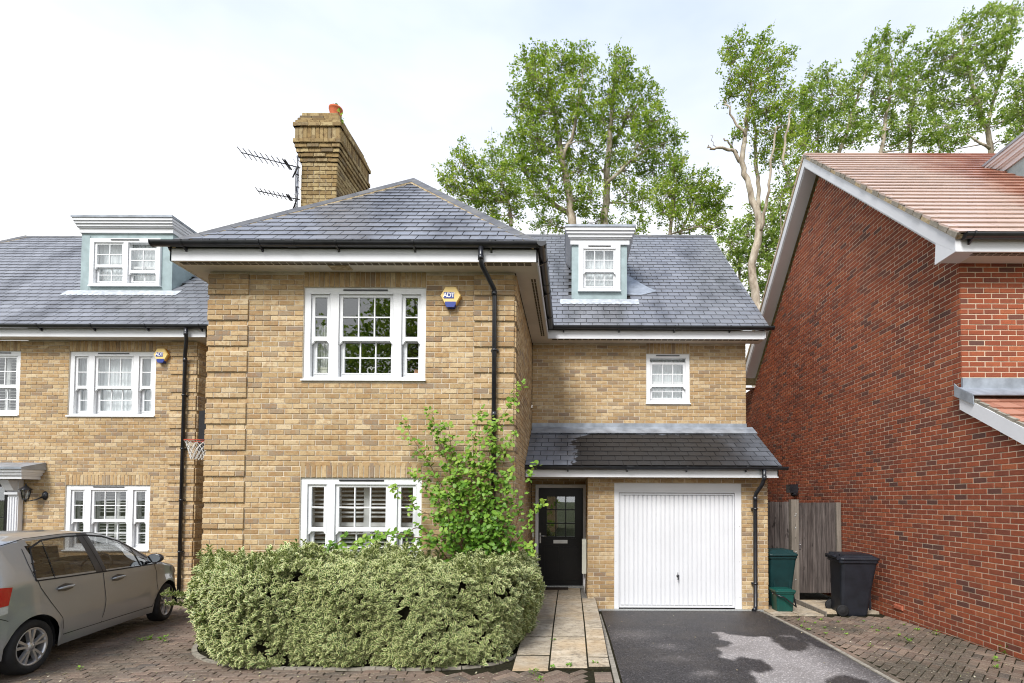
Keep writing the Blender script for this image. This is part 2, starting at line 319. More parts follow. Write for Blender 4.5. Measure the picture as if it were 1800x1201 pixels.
m = MT('far_ground'); m.pbr(m.ramp(m.noise(.5, 6), [(.3, (.05, .06, .025)), (.7, (.10, .11, .05))]), .95, .1); MAT['far'] = m.m
m = MT('gravel'); m.pbr(m.ramp(m.vor(60), [(0, (.5, .47, .42)), (.6, (.2, .19, .17))]), .9, .2, 0, m.bump(m.vor(60), 1, .02)); MAT['gravel'] = m.m

# ---------------------------------------------------------------- piece templates and the 300-largest rule
def bev_box(l, h, d=.03, b=.005):      # centred in x,z ; front face at y=0 looking to -Y ; body goes back to y=d
    x, z = l/2, h/2
    v = [(-x+b, 0, -z+b), (x-b, 0, -z+b), (x-b, 0, z-b), (-x+b, 0, z-b), (-x, b, -z), (x, b, -z), (x, b, z), (-x, b, z), (-x, d, -z), (x, d, -z), (x, d, z), (-x, d, z)]
    f = [(0, 1, 2, 3), (4, 5, 1, 0), (5, 6, 2, 1), (6, 7, 3, 2), (7, 4, 0, 3), (8, 9, 5, 4), (9, 10, 6, 5), (10, 11, 7, 6), (11, 8, 4, 7)]
    return ([Vector(p) for p in v], f)
BRICK = bev_box(.213, .0635, .03, .003); SOLD = bev_box(.0635, .213, .03, .003)
def tmesh(name, T, mat):
    b = MB(); b.tpl(T, Matrix()); return b.mesh(name, mat)
class Pieces:                          # collects alike pieces; the 300 largest in view become objects, the rest one joined part
    def __init__(s, kind, T, mat, a, b, n, limit=300): s.kind, s.T, s.mat, s.a, s.b, s.n, s.limit = kind, T, mat, a, b, n, limit; s.items = []; s.other = {}
    def mb(s, parent): return s.other.setdefault(parent.name, (parent, MB()))[1]
    def add(s, M, parent, hidden=False): s.items.append((0 if hidden else parea(M, s.a, s.b, s.n), M, parent))
    def finish(s, rest):
        s.items.sort(key=lambda q: -q[0]); me = tmesh(s.kind, s.T, s.mat)
        for i, (ar, M, par) in enumerate(s.items):
            if i < s.limit and ar > 0: link(s.kind, me, par, M)
            else: s.mb(par).tpl(s.T, M, random.random())
        for par, b in s.other.values():
            if b.f: b.build(rest, s.mat, par, kind='stuff')
def axis(O, U, N):                      # matrix with local x=U, local y=-N (so local -y faces out), z up
    U = Vector(U); N = Vector(N); M = Matrix.Identity(4)
    for i in range(3): M[i][0] = U[i]; M[i][1] = -N[i]; M[i][2] = (0, 0, 1)[i]; M[i][3] = O[i]
    return M
def brick_wall(house, P, O, U, N, w, z0, z1, openings=(), clip=None, quoins=(), hide=None, mortar='mortar', label=None, soldier=True, vis=True, zq=0., thick=.12):
    """O = corner at z=0 ; u runs along U ; openings (u0,u1,z0,z1,soldier_over)"""
    M = axis(O, U, N); C = .075
    core = MB(); us = sorted({0, w, *[q for o in openings for q in o[:2] if 0 < q < w]})
    zs = sorted({z0, z1, *[q for o in openings for q in o[2:4] if z0 < q < z1]})
    if clip:
        k = int(math.ceil((z1-z0)/C)); zs = sorted(set(zs) | {min(z1, z0+i*C) for i in range(k+1)})
    for i in range(len(zs)-1):
        zc = (zs[i]+zs[i+1])/2
        if clip:
            a, b = clip(zc); cu = sorted({a, b, *[u for u in us if a < u < b]})
        else: cu = us
        for j in range(len(cu)-1):
            uc = (cu[j]+cu[j+1])/2
            if any(o[0] < uc < o[1] and o[2] < zc < o[3] for o in openings) or cu[j+1]-cu[j] < .004: continue
            core.box(cu[j]+(.012 if j == 0 else 0), cu[j+1]-(.012 if j == len(cu)-2 else 0), (.0075 if mortar == 'mortar' else .005), thick, zs[i], zs[i+1], 0, 0, M)
    wall = core.build('wall', MAT[mortar], house, label)
    B, S = P; ob = B.mb(wall); qb = MB()
    sold = [(o[0]-.002, o[1]+.002, o[3], o[3]+.222) for o in openings if len(o) > 4 and o[4]]
    r0 = int(math.floor(z0/C))
    for r in range(r0, int(math.ceil(z1/C))):
        zb = r*C; zc = zb+C/2
        if zc < z0 or zc > z1-.01: continue
        a, b = clip(zc) if clip else (0, w)
        segs = [(a, b, 0.)]
        for q0, q1, ph in quoins:      # ph: rows of the recessed course
            if (r+ph) % 5 != 0:
                ns = []
                for s0, s1, d in segs:
                    if q1 <= s0 or q0 >= s1: ns.append((s0, s1, d)); continue
                    if q0 > s0: ns.append((s0, q0, d))
                    ns.append((max(q0, s0)-(.0 if q0 > s0 else .0), min(q1, s1), .022))
                    if q1 < s1: ns.append((q1, s1, d))
                segs = ns
        for o in list(openings)+sold:
            if o[2]-.02 < zc < o[3]-(.02 if o in sold else 0):
                ns = []
                for s0, s1, d in segs:
                    if o[1] <= s0 or o[0] >= s1: ns.append((s0, s1, d)); continue
                    if o[0] > s0: ns.append((s0, o[0], d))
                    if o[1] < s1: ns.append((o[1], s1, d))
                segs = ns
        off = .1125*(r % 2)
        for s0, s1, d in segs:
            k0 = int(math.floor((s0-off)/.225)); cuts = [s0]; k = k0+1
            while off+k*.225 < s1-.05:
                if off+k*.225 > s0+.05: cuts.append(off+k*.225)
                k += 1
            cuts.append(s1)
            for i in range(len(cuts)-1):
                l = cuts[i+1]-cuts[i]
                if l < .03: continue
                jit = random.uniform(-.0025, .0015)-d; c = M @ Vector(((cuts[i]+cuts[i+1])/2, jit, zc)); MM = M.copy(); MM.translation = c
                MM = MM @ Matrix.Rotation(random.uniform(-.006, .006), 4, 'Y')
                if abs(l-.225) < .002:
                    B.add(MM, wall, (not vis) or (hide and hide(c)))
                else:
                    q = MM @ Matrix.Diagonal((max(.02, (l-.010))/.215, 1, 1, 1)); ob.tpl(BRICK, q, random.random())
                if d and l > .03:       # body behind a proud brick
                    qb.box(cuts[i]+(.012 if i == 0 else 0), cuts[i+1]-(.012 if i == len(cuts)-2 else 0), -d+.008, .02, zb+(.004 if (r+2) % 5 == 0 or 1 else 0), zb+C+.0035, 0, 0, M)
    if qb.f: qb.build('quoin_bed', MAT[mortar], wall, kind='stuff')
    for o in sold:
        n = max(1, round((o[1]-o[0])/.075)); st = (o[1]-o[0])/n
        for i in range(n):
            c = M @ Vector((o[0]+(i+.5)*st, random.uniform(-.003, .001), o[2]+.111)); MM = M.copy(); MM.translation = c
            S.add(MM, wall, hide and hide(c))
    return wall
def clip_poly(poly, conv):              # Sutherland-Hodgman on 2D, conv ccw
    out = poly
    for i in range(len(conv)):
        a, b = conv[i], conv[(i+1) % len(conv)]; inp, out = out, []
        ins = lambda p: (b[0]-a[0])*(p[1]-a[1])-(b[1]-a[1])*(p[0]-a[0]) >= -1e-7
        for j in range(len(inp)):
            p, q = inp[j-1], inp[j]; ip, iq = ins(p), ins(q)
            if ip != iq:
                d1 = (b[0]-a[0])*(p[1]-a[1])-(b[1]-a[1])*(p[0]-a[0]); d2 = (b[0]-a[0])*(q[1]-a[1])-(b[1]-a[1])*(q[0]-a[0]); t = d1/(d1-d2)
                out.append((p[0]+(q[0]-p[0])*t, p[1]+(q[1]-p[1])*t))
            if iq: out.append(q)
        if len(out) < 3: return []
    return out
def area2(p): return .5*abs(sum(p[i-1][0]*p[i][1]-p[i][0]*p[i-1][1] for i in range(len(p))))
def slate_tpl(w, g, t, lift): # local x across, y up the slope, z outward; visible part w x g (+ lap)
    G = g+.03; x = w/2; b = .0
    v = [(-x, 0, lift-t), (x, 0, lift-t), (x, G, 0), (-x, G, 0), (-x, 0, lift), (x, 0, lift), (x, G, t), (-x, G, t)]
    return ([Vector(p) for p in v], [(4, 5, 6, 7), (0, 1, 5, 4), (1, 2, 6, 5), (3, 0, 4, 7), (3, 2, 1, 0)])
def roof_plane(parent, P, O, U, V, poly, gauge, width, t, lift, deckmat, hole=None, vis=True, gap=.012, deck=.05, bond=.5):
    """O eaves corner, U along the eaves, V up the slope, poly convex ccw in (u,v)"""
    U = Vector(U).normalized(); V = Vector(V).normalized(); N = U.cross(V)
    M = Matrix.Identity(4)
    for i in range(3): M[i][0] = U[i]; M[i][1] = V[i]; M[i][2] = N[i]; M[i][3] = O[i]
    d = MB(); d.prism([M @ Vector((a, b, -deck)) for a, b in poly], N*(deck-.002), 0, 0); dk = d.build('roof_deck', deckmat, parent)
    ob = P.mb(dk); u0 = min(p[0] for p in poly); u1 = max(p[0] for p in poly); v1 = max(p[1] for p in poly)
    r = 0
    while r*gauge < v1:
        vb = r*gauge; off = (r % 2)*width*bond
        k = int((u0-off)/width)-2
        while off+k*width < u1:
            a = off+k*width+gap/2; b = a+width-gap; k += 1
            rect = [(a, vb), (b, vb), (b, vb+gauge+.03), (a, vb+gauge+.03)]
            c = clip_poly(rect, poly)
            if len(c) < 3 or area2(c) < .0015: continue
            if hole and hole((a+b)/2, vb+gauge/2): continue
            if abs(area2(c)-area2(rect)) < 1e-5:
                MM = M @ Matrix.Translation(((a+b)/2, vb+random.uniform(-.002, .002), random.uniform(0, .0012))) @ Matrix.Rotation(random.uniform(-.004, .004), 4, 'Z')
                P.add(MM, dk, not vis)
            else:
                h = lambda q: lift*(1-(q[1]-vb)/(gauge+.03))
                top = [M @ Vector((q[0], q[1], h(q)+t*(q[1]-vb)/(gauge+.03))) for q in c]; bot = [M @ Vector((q[0], q[1], h(q)*.0-.001)) for q in c]
                bi = len(ob.v); n = len(c); ob.v += [tuple(q) for q in top+bot]; tn = random.random()
                ob.face(tuple(range(bi, bi+n)), 0, tn)
                for i in range(n): j = (i+1) % n; ob.face((bi+i, bi+n+i, bi+n+j, bi+j), 0, tn)
        r += 1
    return dk
def ridge_run(parent, P0, P1, up, size=.12, ang=48, seg=.45, mat='hip', bed=True, name='ridge_tile', thick=.016, hang=0.):
    P0, P1 = Vector(P0), Vector(P1); D = (P1-P0); Ln = D.length; D.normalize(); up = (Vector(up)-D*Vector(up).dot(D)).normalized(); S = D.cross(up)
    n = max(1, round(Ln/seg)); sl = Ln/n; a = math.radians(ang)
    def prof(k): # inverted V, rounded
        pts = [(-size*math.sin(a)*k, -size*math.cos(a)*k), (-size*.35*math.sin(a)*k, -size*.33*math.cos(a)*k+.0), (0, .012), (size*.35*math.sin(a)*k, -size*.33*math.cos(a)*k), (size*math.sin(a)*k, -size*math.cos(a)*k)]
        return pts
    b = MB(); outer = prof(1); inner = [(x*.93, z-thick) for x, z in outer][::-1]
    b.v = []; pr = outer+inner; m = len(pr)
    for y in (0, sl-.006):
        for x, z in pr: b.v.append((x, y, z))
    for i in range(m): j = (i+1) % m; b.face((i, j, m+j, m+i))
    b.face(tuple(range(m))[::-1]); b.face(tuple(range(m, 2*m)))
    me = b.mesh(name, MAT[mat])
    for i in range(n):
        M = Matrix.Identity(4); o = P0+D*(i*sl)+up*random.uniform(0, .003)
        for r in range(3): M[r][0] = S[r]; M[r][1] = D[r]; M[r][2] = up[r]; M[r][3] = o[r]
        link(name, me, parent, M)
    if bed:
        b = MB()
        for sg in (-1, 1):
            k = int(Ln/.07)
            for i in range(k):
                q = P0+D*(i*Ln/k); w1 = size*math.sin(a)*sg; h = -size*math.cos(a); e = random.uniform(.0, .014); bw = random.uniform(.022, .05)
                pts = [q+S*(w1*.80)+up*(h*.8-.012), q+S*(w1*1.00+sg*e*.3)+up*(h-.004), q+S*(w1*1.02+sg*e)+up*(h-bw), q+S*(w1*.80)+up*(h-.05)]
                if sg < 0: pts = pts[::-1]
                b.prism(pts, D*(Ln/k*.98), 0, 0)
        b.build('bedding_mortar', MAT['bed'], parent, kind='stuff')
def gutter(parent, P0, P1, out, r=.058, br=.95, first=.25, ends=(True, True)):
    P0, P1 = Vector(P0), Vector(P1); D = (P1-P0).normalized(); out = Vector(out); up = Vector((0, 0, 1)); b = MB()
    pr = [(r*math.cos(t), r*math.sin(t)) for t in [math.pi+i*math.pi/12 for i in range(13)]]
    prof = [(-r-.004, .006)]+pr+[(r+.004, .006)]+[(x*.93, z*.93+.0) for x, z in pr[::-1]]
    if D.cross(up).dot(out) > 0: pass
    b.sweep(prof, P0, P1, out, up, 0, True, True)
    for e, P, s in ((ends[0], P0, -1), (ends[1], P1, 1)):
        if e:
            p2 = [(x*1.1, z*1.1) for x, z in pr]+[(r*1.1, .008), (-r*1.1, .008)]; b.sweep(p2, P-D*.004*s, P+D*.012*s, out, up, 0, True, True)
    g = b.build('gutter', MAT['gutter'], parent); L_ = (P1-P0).length; x = first; bb = MB()
    pp = [(q[0]*1.13, q[1]*1.13) for q in pr]; pr2 = pp+[(r*1.13, .014), (r*.9, .016), (-r*.9, .016), (-r*1.13, .014)]
    o = -D*.012; bb.sweep(pr2, o, -o, out, up, 0, True, True)
    bb.hexa([o+out*(-r*1.6)+up*(-r*1.75), o+out*(-r*1.05)+up*(-r*1.75), o+out*(-r*1.05)+up*(-r*1.75)-o*2, o+out*(-r*1.6)+up*(-r*1.75)-o*2, o+out*(-r*1.6)+up*.01, o+out*(r*.4)+up*(-r*.95), o+out*(r*.4)+up*(-r*.95)-o*2, o+out*(-r*1.6)+up*.01-o*2])
    me = bb.mesh('gutter_bracket', MAT['gutter'])
    while x < L_-.1: link('gutter_bracket', me, g, Matrix.Translation(P0+D*x)); x += br
    x = min(1.9, L_*.4)
    if L_ > 2.2:
        u = MB(); u.sweep([(q[0]*1.09, q[1]*1.09) for q in pr]+[(r*1.09, .012), (-r*1.09, .012)], P0+D*(x-.06), P0+D*(x+.06), out, up, 0, True, True); u.build('gutter_union', MAT['gutter'], g)
    return g
def downpipe(parent, path, clips, joints=(), r=.034, shoe=None):
    b = MB(); b.tube(path, r, 12); d = b.build('downpipe', MAT['gutter'], parent)
    for x, y, z in clips:
        c = MB(); c.tube([(x, y, z-.016), (x, y, z+.016)], r*1.22, 12); c.box(x-.055, x+.055, y+r*.4, y+r+.05, z-.014, z+.014); c.build('pipe_clip', MAT['gutter'], d)
    for j in joints: c = MB(); c.tube(j, r*1.17, 12); c.build('pipe_socket', MAT['gutter'], d)
    return d

def sash_window(parent, x0, z0, w, h, Y, bays, style='dark', meet=.455, low_in=.026, drop=0., sillw=.0, name='window', rows=2, deep=1.3, trickle=True, rec=.028, label=None, e=.25):
    """upvc sliding sash window looking to -Y. bays: (u0,u1,cols[,drop]) inside the frame."""
    X = lambda u: x0+u; y0 = Y+rec; f = MB(); top = z0+h; ff = .0
    y1 = y0+.13
    hz = top-.085; sz = z0+.055
    f.box(X(0), X(w), y0, y1, hz, top); f.box(X(0), X(w), y0, y1, z0+.012, sz)
    edges = [0.]+[q for b in bays for q in b[:2]]+[w]
    for i in range(0, len(edges), 2): f.box(X(edges[i]), X(edges[i+1]), y0, y1, sz, hz)
    for b in bays:                       # thin bead round each opening
        for q in (b[0], b[1]-.008): f.box(X(q), X(q+.008), y0-.004, y0, sz, hz)
        f.box(X(b[0]), X(b[1]), y0-.004, y0, hz-.008, hz)
    win = f.build(name, MAT['upvc'], parent, label)
    s = MB(); s.box(X(-.015-sillw), X(w+.015+sillw), Y-.03, y1, z0-.012, z0+.012); s.build('sill', MAT['upvc'], win)
    if trickle: s = MB(); cu = w/2; tw = min(.32, w*.27); s.box(X(cu-tw), X(cu+tw), y0-.012, y0, top-.045, top-.025); s.build('trickle_vent', MAT['gutter'] if style != 'x' else MAT['upvc'], win)
    for b in bays:
        u0, u1, nc = b[:3]; dr = b[3] if len(b) > 3 else drop
        zm = sz+(hz-sz)*meet
        for up in (True, False):
            ya = y0+(.022 if up else .022+low_in+.03); yb = ya+.035
            a0, a1 = (u0+.004, u1-.004) if up else (u0+.014, u1-.004)
            za, zb = (zm-.02-dr, hz-.002-dr) if up else (sz, zm+.02-0*dr)
            st = .052 if up else .050; rt = .045; rb = .06 if up else .07
            if not up: rb, rt = .075, .05
            s = MB(); s.box(X(a0), X(a0+st), ya, yb, za, zb); s.box(X(a1-st), X(a1), ya, yb, za, zb)
            s.box(X(a0+st), X(a1-st), ya, yb, zb-rt, zb); s.box(X(a0+st), X(a1-st), ya, yb, za, za+rb)
            if up:      # decorative horns below the meeting rail
                for q, sg in ((a0, 1), (a1, -1)): s.hexa([Vector((X(q), ya, za-.055)), Vector((X(q+sg*.03), ya, za-.035)), Vector((X(q+sg*.03), yb, za-.035)), Vector((X(q), yb, za-.055)), Vector((X(q), ya, za)), Vector((X(q+sg*st), ya, za)), Vector((X(q+sg*st), yb, za)), Vector((X(q), yb, za))])
            else:
                s.box(X(u0+.03), X(u1-.03), ya-.012, ya, za+rb-.02, za+rb-.008)
            g0, g1, h0, h1 = a0+st, a1-st, za+rb, zb-rt; bw = .016
            for c in range(1, nc): q = g0+(g1-g0)*c/nc; s.box(X(q-bw/2), X(q+bw/2), ya+.004, yb-.004, h0, h1)
            for c in range(1, rows): q = h0+(h1-h0)*c/rows; s.box(X(g0), X(g1), ya+.005, yb-.005, q-bw/2, q+bw/2)
            s.build('sash', MAT['upvc'], win)
            for c in range(nc):
                for r in range(rows):
                    p0 = g0+(g1-g0)*c/nc; p1 = g0+(g1-g0)*(c+1)/nc; q0 = h0+(h1-h0)*r/rows; q1 = h0+(h1-h0)*(r+1)/rows; ym = (ya+yb)/2
                    g = MB(); g.poly([(X(p0), ym, q0), (X(p1), ym, q0), (X(p1), ym, q1), (X(p0), ym, q1)]); g.build('pane', MAT['glass'], win)
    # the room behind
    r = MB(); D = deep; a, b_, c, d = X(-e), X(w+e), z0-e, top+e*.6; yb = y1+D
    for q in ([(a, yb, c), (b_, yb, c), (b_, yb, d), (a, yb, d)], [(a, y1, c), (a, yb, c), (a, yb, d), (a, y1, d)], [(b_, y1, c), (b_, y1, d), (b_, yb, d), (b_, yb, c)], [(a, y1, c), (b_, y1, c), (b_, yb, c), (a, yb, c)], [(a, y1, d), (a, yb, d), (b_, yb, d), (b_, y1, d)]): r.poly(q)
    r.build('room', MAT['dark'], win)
    if style in ('net', 'halfnet'):
        c = MB(); n = int(w/.02); yy = y1+.05; pts = [(X(w*i/n), yy+.012*math.sin(i*1.3)+.006*math.sin(i*3.1)) for i in range(n+1)]; zt = top-.03 if style == 'net' else z0+h*.6
        for i in range(n): c.poly([(pts[i][0], pts[i][1], z0+.02), (pts[i+1][0], pts[i+1][1], z0+.02), (pts[i+1][0], pts[i+1][1], zt), (pts[i][0], pts[i][1], zt)])
        c.build('net_and_sky_glare', MAT['net'], win)
    if style == 'shutter':
        for b in bays:
            c = MB(); u0, u1 = b[0]-.04, b[1]+.04; yy = y1+.06
            cols_ = 2 if u1-u0 > .6 else 1; cw = (u1-u0)/cols_
            for k in range(cols_):
                p, q = u0+k*cw, u0+(k+1)*cw; sw = .048
                c.box(X(p), X(p+sw), yy, yy+.03, z0, top-.02); c.box(X(q-sw), X(q), yy, yy+.03, z0, top-.02)
                for zz in (z0+.02, z0+h*.5-.03, top-.12): c.box(X(p), X(q), yy+.001, yy+.029, zz, zz+.06)
                z = z0+.10
                while z < top-.13:
                    if not (z0+h*.5-.06 < z < z0+h*.5+.06): c.hexa([Vector((X(p+sw), yy-.022, z)), Vector((X(q-sw), yy-.022, z)), Vector((X(q-sw), yy+.045, z+.020)), Vector((X(p+sw), yy+.045, z+.020)), Vector((X(p+sw), yy-.022, z+.009)), Vector((X(q-sw), yy-.022, z+.009)), Vector((X(q-sw), yy+.045, z+.029)), Vector((X(p+sw), yy+.045, z+.029))])
                    z += .062
            c.build('plantation_shutter', MAT['louvre'], win)
    if style == 'curtain':
        c = MB(); yy = y1+.08
        for (a, b_) in ((.04, .34),):
            n = 24; pts = [(X(a+(b_-a)*i/n), yy+.02*math.sin(i*1.6)) for i in range(n+1)]
            for i in range(n): c.poly([(pts[i][0], pts[i][1], z0), (pts[i+1][0], pts[i+1][1], z0), (pts[i+1][0], pts[i+1][1], z0+h*.78), (pts[i][0], pts[i][1], z0+h*.78)])
        c.build('curtain', MAT['louvre'], win)
    return win
TRI = [(.085, .375, 1), (.49, 1.29, 3), (1.40, 1.69, 1)]
def fascia(parent, pts, z0, z1, t=.02, mat='paint'):
    b = MB()
    for a, c in zip(pts[:-1], pts[1:]):
        a, c = Vector(a), Vector(c); D = (c-a).normalized(); N = Vector((D.y, -D.x, 0))
        b.hexa([a-N*t+Vector((0, 0, z0)), a+Vector((0, 0, z0)), c+Vector((0, 0, z0)), c-N*t+Vector((0, 0, z0)), a-N*t+Vector((0, 0, z1)), a+Vector((0, 0, z1)), c+Vector((0, 0, z1)), c-N*t+Vector((0, 0, z1))])
    return b.build('fascia', MAT[mat], parent)
def dormer(parent, x0, x1, Y, zb, zt, ct, cx0, cx1, roofz, win, win_style, slope_y, panels=(0, 0), flash=True):
    """flat roofed dormer: front wall between x0..x1 at depth Y, cornice zt..ct wide cx0..cx1; roofz(y) the main roof height; slope_y depth where the roof reaches the top"""
    b = MB(); wx0, wx1, wz0, wz1 = win[:4]
    b.box(x0, wx0, Y, Y+.06, zb, zt); b.box(wx1, x1, Y, Y+.06, zb, zt); b.box(wx0, wx1, Y, Y+.06, zb, wz0); b.box(wx0, wx1, Y, Y+.06, wz1, zt)
    for p in panels:
        if p: b.box(x0+.06+p*0, x0+.06+p, Y-.008, Y, zb+.1, zt-.05)
    yb = slope_y+.05
    for xa, xb in ((x0, x0+.05), (x1-.05, x1)):
        b.prism([Vector((xa, Y+.06, zb)), Vector((xa, Y+.06, zt)), Vector((xa, yb, zt)), Vector((xa, yb, roofz(yb)-.05)), Vector((xa, Y+.06, roofz(Y)-.05))], Vector((xb-xa, 0, 0)))
    dm = b.build('dormer', MAT['leadgreen'], parent)
    c = MB(); o = .15; H = ct-zt-.05           # moulded cornice in steps, front and both returns
    st = [(0.04, zt, zt+H*.36), (.075, zt+H*.36, zt+H*.43), (.095, zt+H*.43, zt+H*.62), (.125, zt+H*.62, zt+H*.80), (.15, zt+H*.80, zt+H)]
    e = (cx1-cx0-(x1-x0))/2; mid = (cx0+cx1)/2; hw = (x1-x0)/2
    for q, a, d in st:
        k = q/o*e; c.box(mid-hw-k, mid+hw+k, Y-q, yb+.35, a+.001, d)
    c.build('cornice', MAT['paint'], dm)
    c = MB(); c.box(cx0-.015, cx1+.015, Y-o-.02, yb+.4, ct-.048, ct); c.build('flat_roof', MAT['lead'], dm)
    if flash:
        c = MB(); n = int((x1-x0+.5)/.12); xs = x0-.25; dy = .30; nrm = Vector((0, -.7, .7))
        for i in range(n):
            a, b_ = xs+i*(x1-x0+.5)/n, xs+(i+1)*(x1-x0+.5)/n; ym = Y-.02
            for j, (h0, h1) in enumerate(((0, 1), (1, 0))): pass
            p = [Vector((a, ym, roofz(ym)+.028)), Vector((b_, ym, roofz(ym)+.028)), Vector((b_, ym-.17, roofz(ym-.17)+.03)), Vector(((a+b_)/2, ym-.205, roofz(ym-.205)+.036)), Vector((a, ym-.17, roofz(ym-.17)+.03))]
            c.prism(p[::-1], Vector((0, -.004, .004)))
        c.build('apron_flashing', MAT['leadpale'], dm)
    return dm
def alarm(name_label, cx_, cz, Y, r):
    t = thing('alarm_box', name_label, 'alarm box', (cx_, Y, cz)); M0 = Matrix.Translation((cx_, Y, cz))
    def hexp(R, y): return [Vector((cx_+R*math.cos(math.radians(a)), y, cz+R*math.sin(math.radians(a)))) for a in (0, 60, 120, 180, 240, 300)]
    b = MB(); back = hexp(r*1.0, Y-.002); mid = hexp(r*1.0, Y-.055); fr = hexp(r*.93, Y-.075)
    for i in range(6):
        j = (i+1) % 6; b.poly([back[i], mid[i], mid[j], back[j]], 1 if i in (5, 0) else 0)
        b.poly([mid[i], fr[i], fr[j], mid[j]], 0)
    b.poly(fr[::-1], 0); b.build('casing', [MAT['yellow'], MAT['orange']], t)
    for k in range(7):
        b = None
    b = MB(); f5, f0 = mid[5], mid[0]
    for k in range(8):
        q = f5.lerp(f0, (k+.5)/8); o = Vector((.003, 0, -.002)); b.box(q.x-.002+.002, q.x+.004, Y-.05, Y-.01, q.z-.004, q.z+.004)
    b.build('grille_rib', MAT['yellow'], t)
    b = MB(); b.prism([Vector((cx_-r*.5, Y-.079, cz-r*.86)), Vector((cx_+r*.5, Y-.079, cz-r*.86)), Vector((cx_+r*.36, Y-.079, cz-r*1.12)), Vector((cx_-r*.36, Y-.079, cz-r*1.12))][::-1], Vector((0, .07, 0))); 
    b.prism([Vector((cx_-r*.52, Y-.078, cz-r*.60)), Vector((cx_+r*.52, Y-.078, cz-r*.60)), Vector((cx_+r*.5, Y-.078, cz-r*.86)), Vector((cx_-r*.5, Y-.078, cz-r*.86))][::-1], Vector((0, .02, 0)))
    b.build('blue_light', MAT['blue'], t)
    b = MB(); b.box(cx_-r*.62, cx_+r*.34, Y-.0775, Y-.074, cz-r*.30, cz+r*.30); s = b.build('badge', MAT['blue'], t)
    cu = bpy.data.curves.new('lettering', 'FONT'); cu.body = 'ADT'; cu.size = r*.60; cu.extrude = .001; cu.offset = .0022; cu.align_x = 'CENTER'; cu.align_y = 'CENTER'; cu.space_character = .82
    o = bpy.data.objects.new('lettering', cu); COL.objects.link(o); dg = bpy.context.evaluated_depsgraph_get(); me = bpy.data.meshes.new_from_object(o.evaluated_get(dg)); bpy.data.objects.remove(o)
    me.materials.clear(); me.materials.append(MAT['white'])
    link('lettering', me, s, Matrix.Translation((cx_-r*.14, Y-.0785, cz+r*.01)) @ Matrix.Rotation(math.pi/2, 4, 'X'))
    return t
def soffit_vents(b, x0, x1, y, z, n, along='x'):
    for k in range(n):
        q = x0+(x1-x0)*(k+.5)/n; w = (x1-x0)/n*.42
        for dy in (0, .042):
            if along == 'x': b.box(q-w, q+w, y+dy, y+dy+.026, z-.003, z+.001)
            else: b.box(y+dy, y+dy+.026, q-w, q+w, z-.003, z+.001)

# ================================================================ MAIN HOUSE
H = thing('detached_house', 'buff brick detached house with hipped slate roof, black front door and white garage door', 'house', (-1.2, 7.13, 0))
PB = Pieces('brick', BRICK, MAT['buff'], (.215, 0, 0), (0, 0, .065), (0, -1, 0))
PS = Pieces('soldier_brick', SOLD, MAT['buff'], (.065, 0, 0), (0, 0, .215), (0, -1, 0))
MX0, MX1, MY = -5.235, -.815, 7.15
hedge_hide = lambda c: c.z < 1.15 and c.x < -.45
op = [(1.37, 3.135, 3.64, 4.995, True), (1.37, 3.105, .86, 2.235, True)]
brick_wall(H, (PB, PS), (MX0, MY, 0), (1, 0, 0), (0, -1, 0), MX1-MX0, -.1, 5.215, op, None, [(0, .585, 1), (3.83, 4.42, 1)], hedge_hide)
# right hand side of the front block (faces +X) and its left side (faces -X)
brick_wall(H, (PB, PS), (MX1, MY, 0), (0, 1, 0), (1, 0, 0), 3.25, -.1, 5.215, (), None, [(0, .45, 1)], None)
brick_wall(H, (PB, PS), (MX0, 18., 0), (0, -1, 0), (-1, 0, 0), 10.85, -.1, 5.215, (), None, [(10.4, 10.85, 1)], None, vis=False)
brick_wall(H, (PB, PS), (MX1, 10.4, 0), (1, 0, 0), (0, -1, 0), 4.475, -.1, 5.215, [(.09, 1.15, .13, 2.255), (2.39, 3.30, 3.945, 5.0, True)], None, (), None)
gz = lambda z: (0, 7.6) if z < 5.2 else (max(0, (z-5.3)/.993), 7.6-max(0, (z-5.3)/.993))
brick_wall(H, (PB, PS), (3.66, 10.4, 0), (0, 1, 0), (1, 0, 0), 7.6, -.1, 9.1, (), gz, (), None, vis=False)
brick_wall(H, (PB, PS), (.315, 9.25, 0), (1, 0, 0), (0, -1, 0), 3.33, -.15, 2.42, [(.495, 2.84, -.2, 2.245, False)], None, (), None)
brick_wall(H, (PB, PS), (.315, 10.4, 0), (0, -1, 0), (-1, 0, 0), 1.15, -.15, 2.42, (), None, (), None, vis=False)
brick_wall(H, (PB, PS), (3.645, 9.25, 0), (0, 1, 0), (1, 0, 0), 1.15, -.15, 2.42, (), None, (), None, vis=False)
brick_wall(H, (PB, PS), (3.66, 18., 0), (-1, 0, 0), (0, 1, 0), 8.9, -.1, 5.215, (), None, (), None, vis=False)
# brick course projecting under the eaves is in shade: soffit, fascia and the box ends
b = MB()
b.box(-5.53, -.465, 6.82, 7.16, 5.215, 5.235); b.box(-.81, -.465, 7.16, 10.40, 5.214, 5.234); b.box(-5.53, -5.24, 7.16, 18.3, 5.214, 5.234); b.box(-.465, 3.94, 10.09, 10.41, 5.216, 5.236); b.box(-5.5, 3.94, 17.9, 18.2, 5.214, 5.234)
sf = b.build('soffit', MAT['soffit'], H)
v = MB(); soffit_vents(v, -5.45, -.55, 6.86, 5.213, 46); soffit_vents(v, 7.35, 9.95, -.60, 5.212, 22, 'y'); soffit_vents(v, -.40, 3.85, 10.12, 5.213, 34); v.build('soffit_vents', MAT['vent'], sf, kind='stuff')
v = MB(); v.box(-3.42, -3.13, 6.93, 7.08, 5.205, 5.216); v.build('vent_cover', MAT['bed'], sf)
v = MB(); v.box(-.468, -.462, 7.0, 7.006, 5.21, 5.213); 
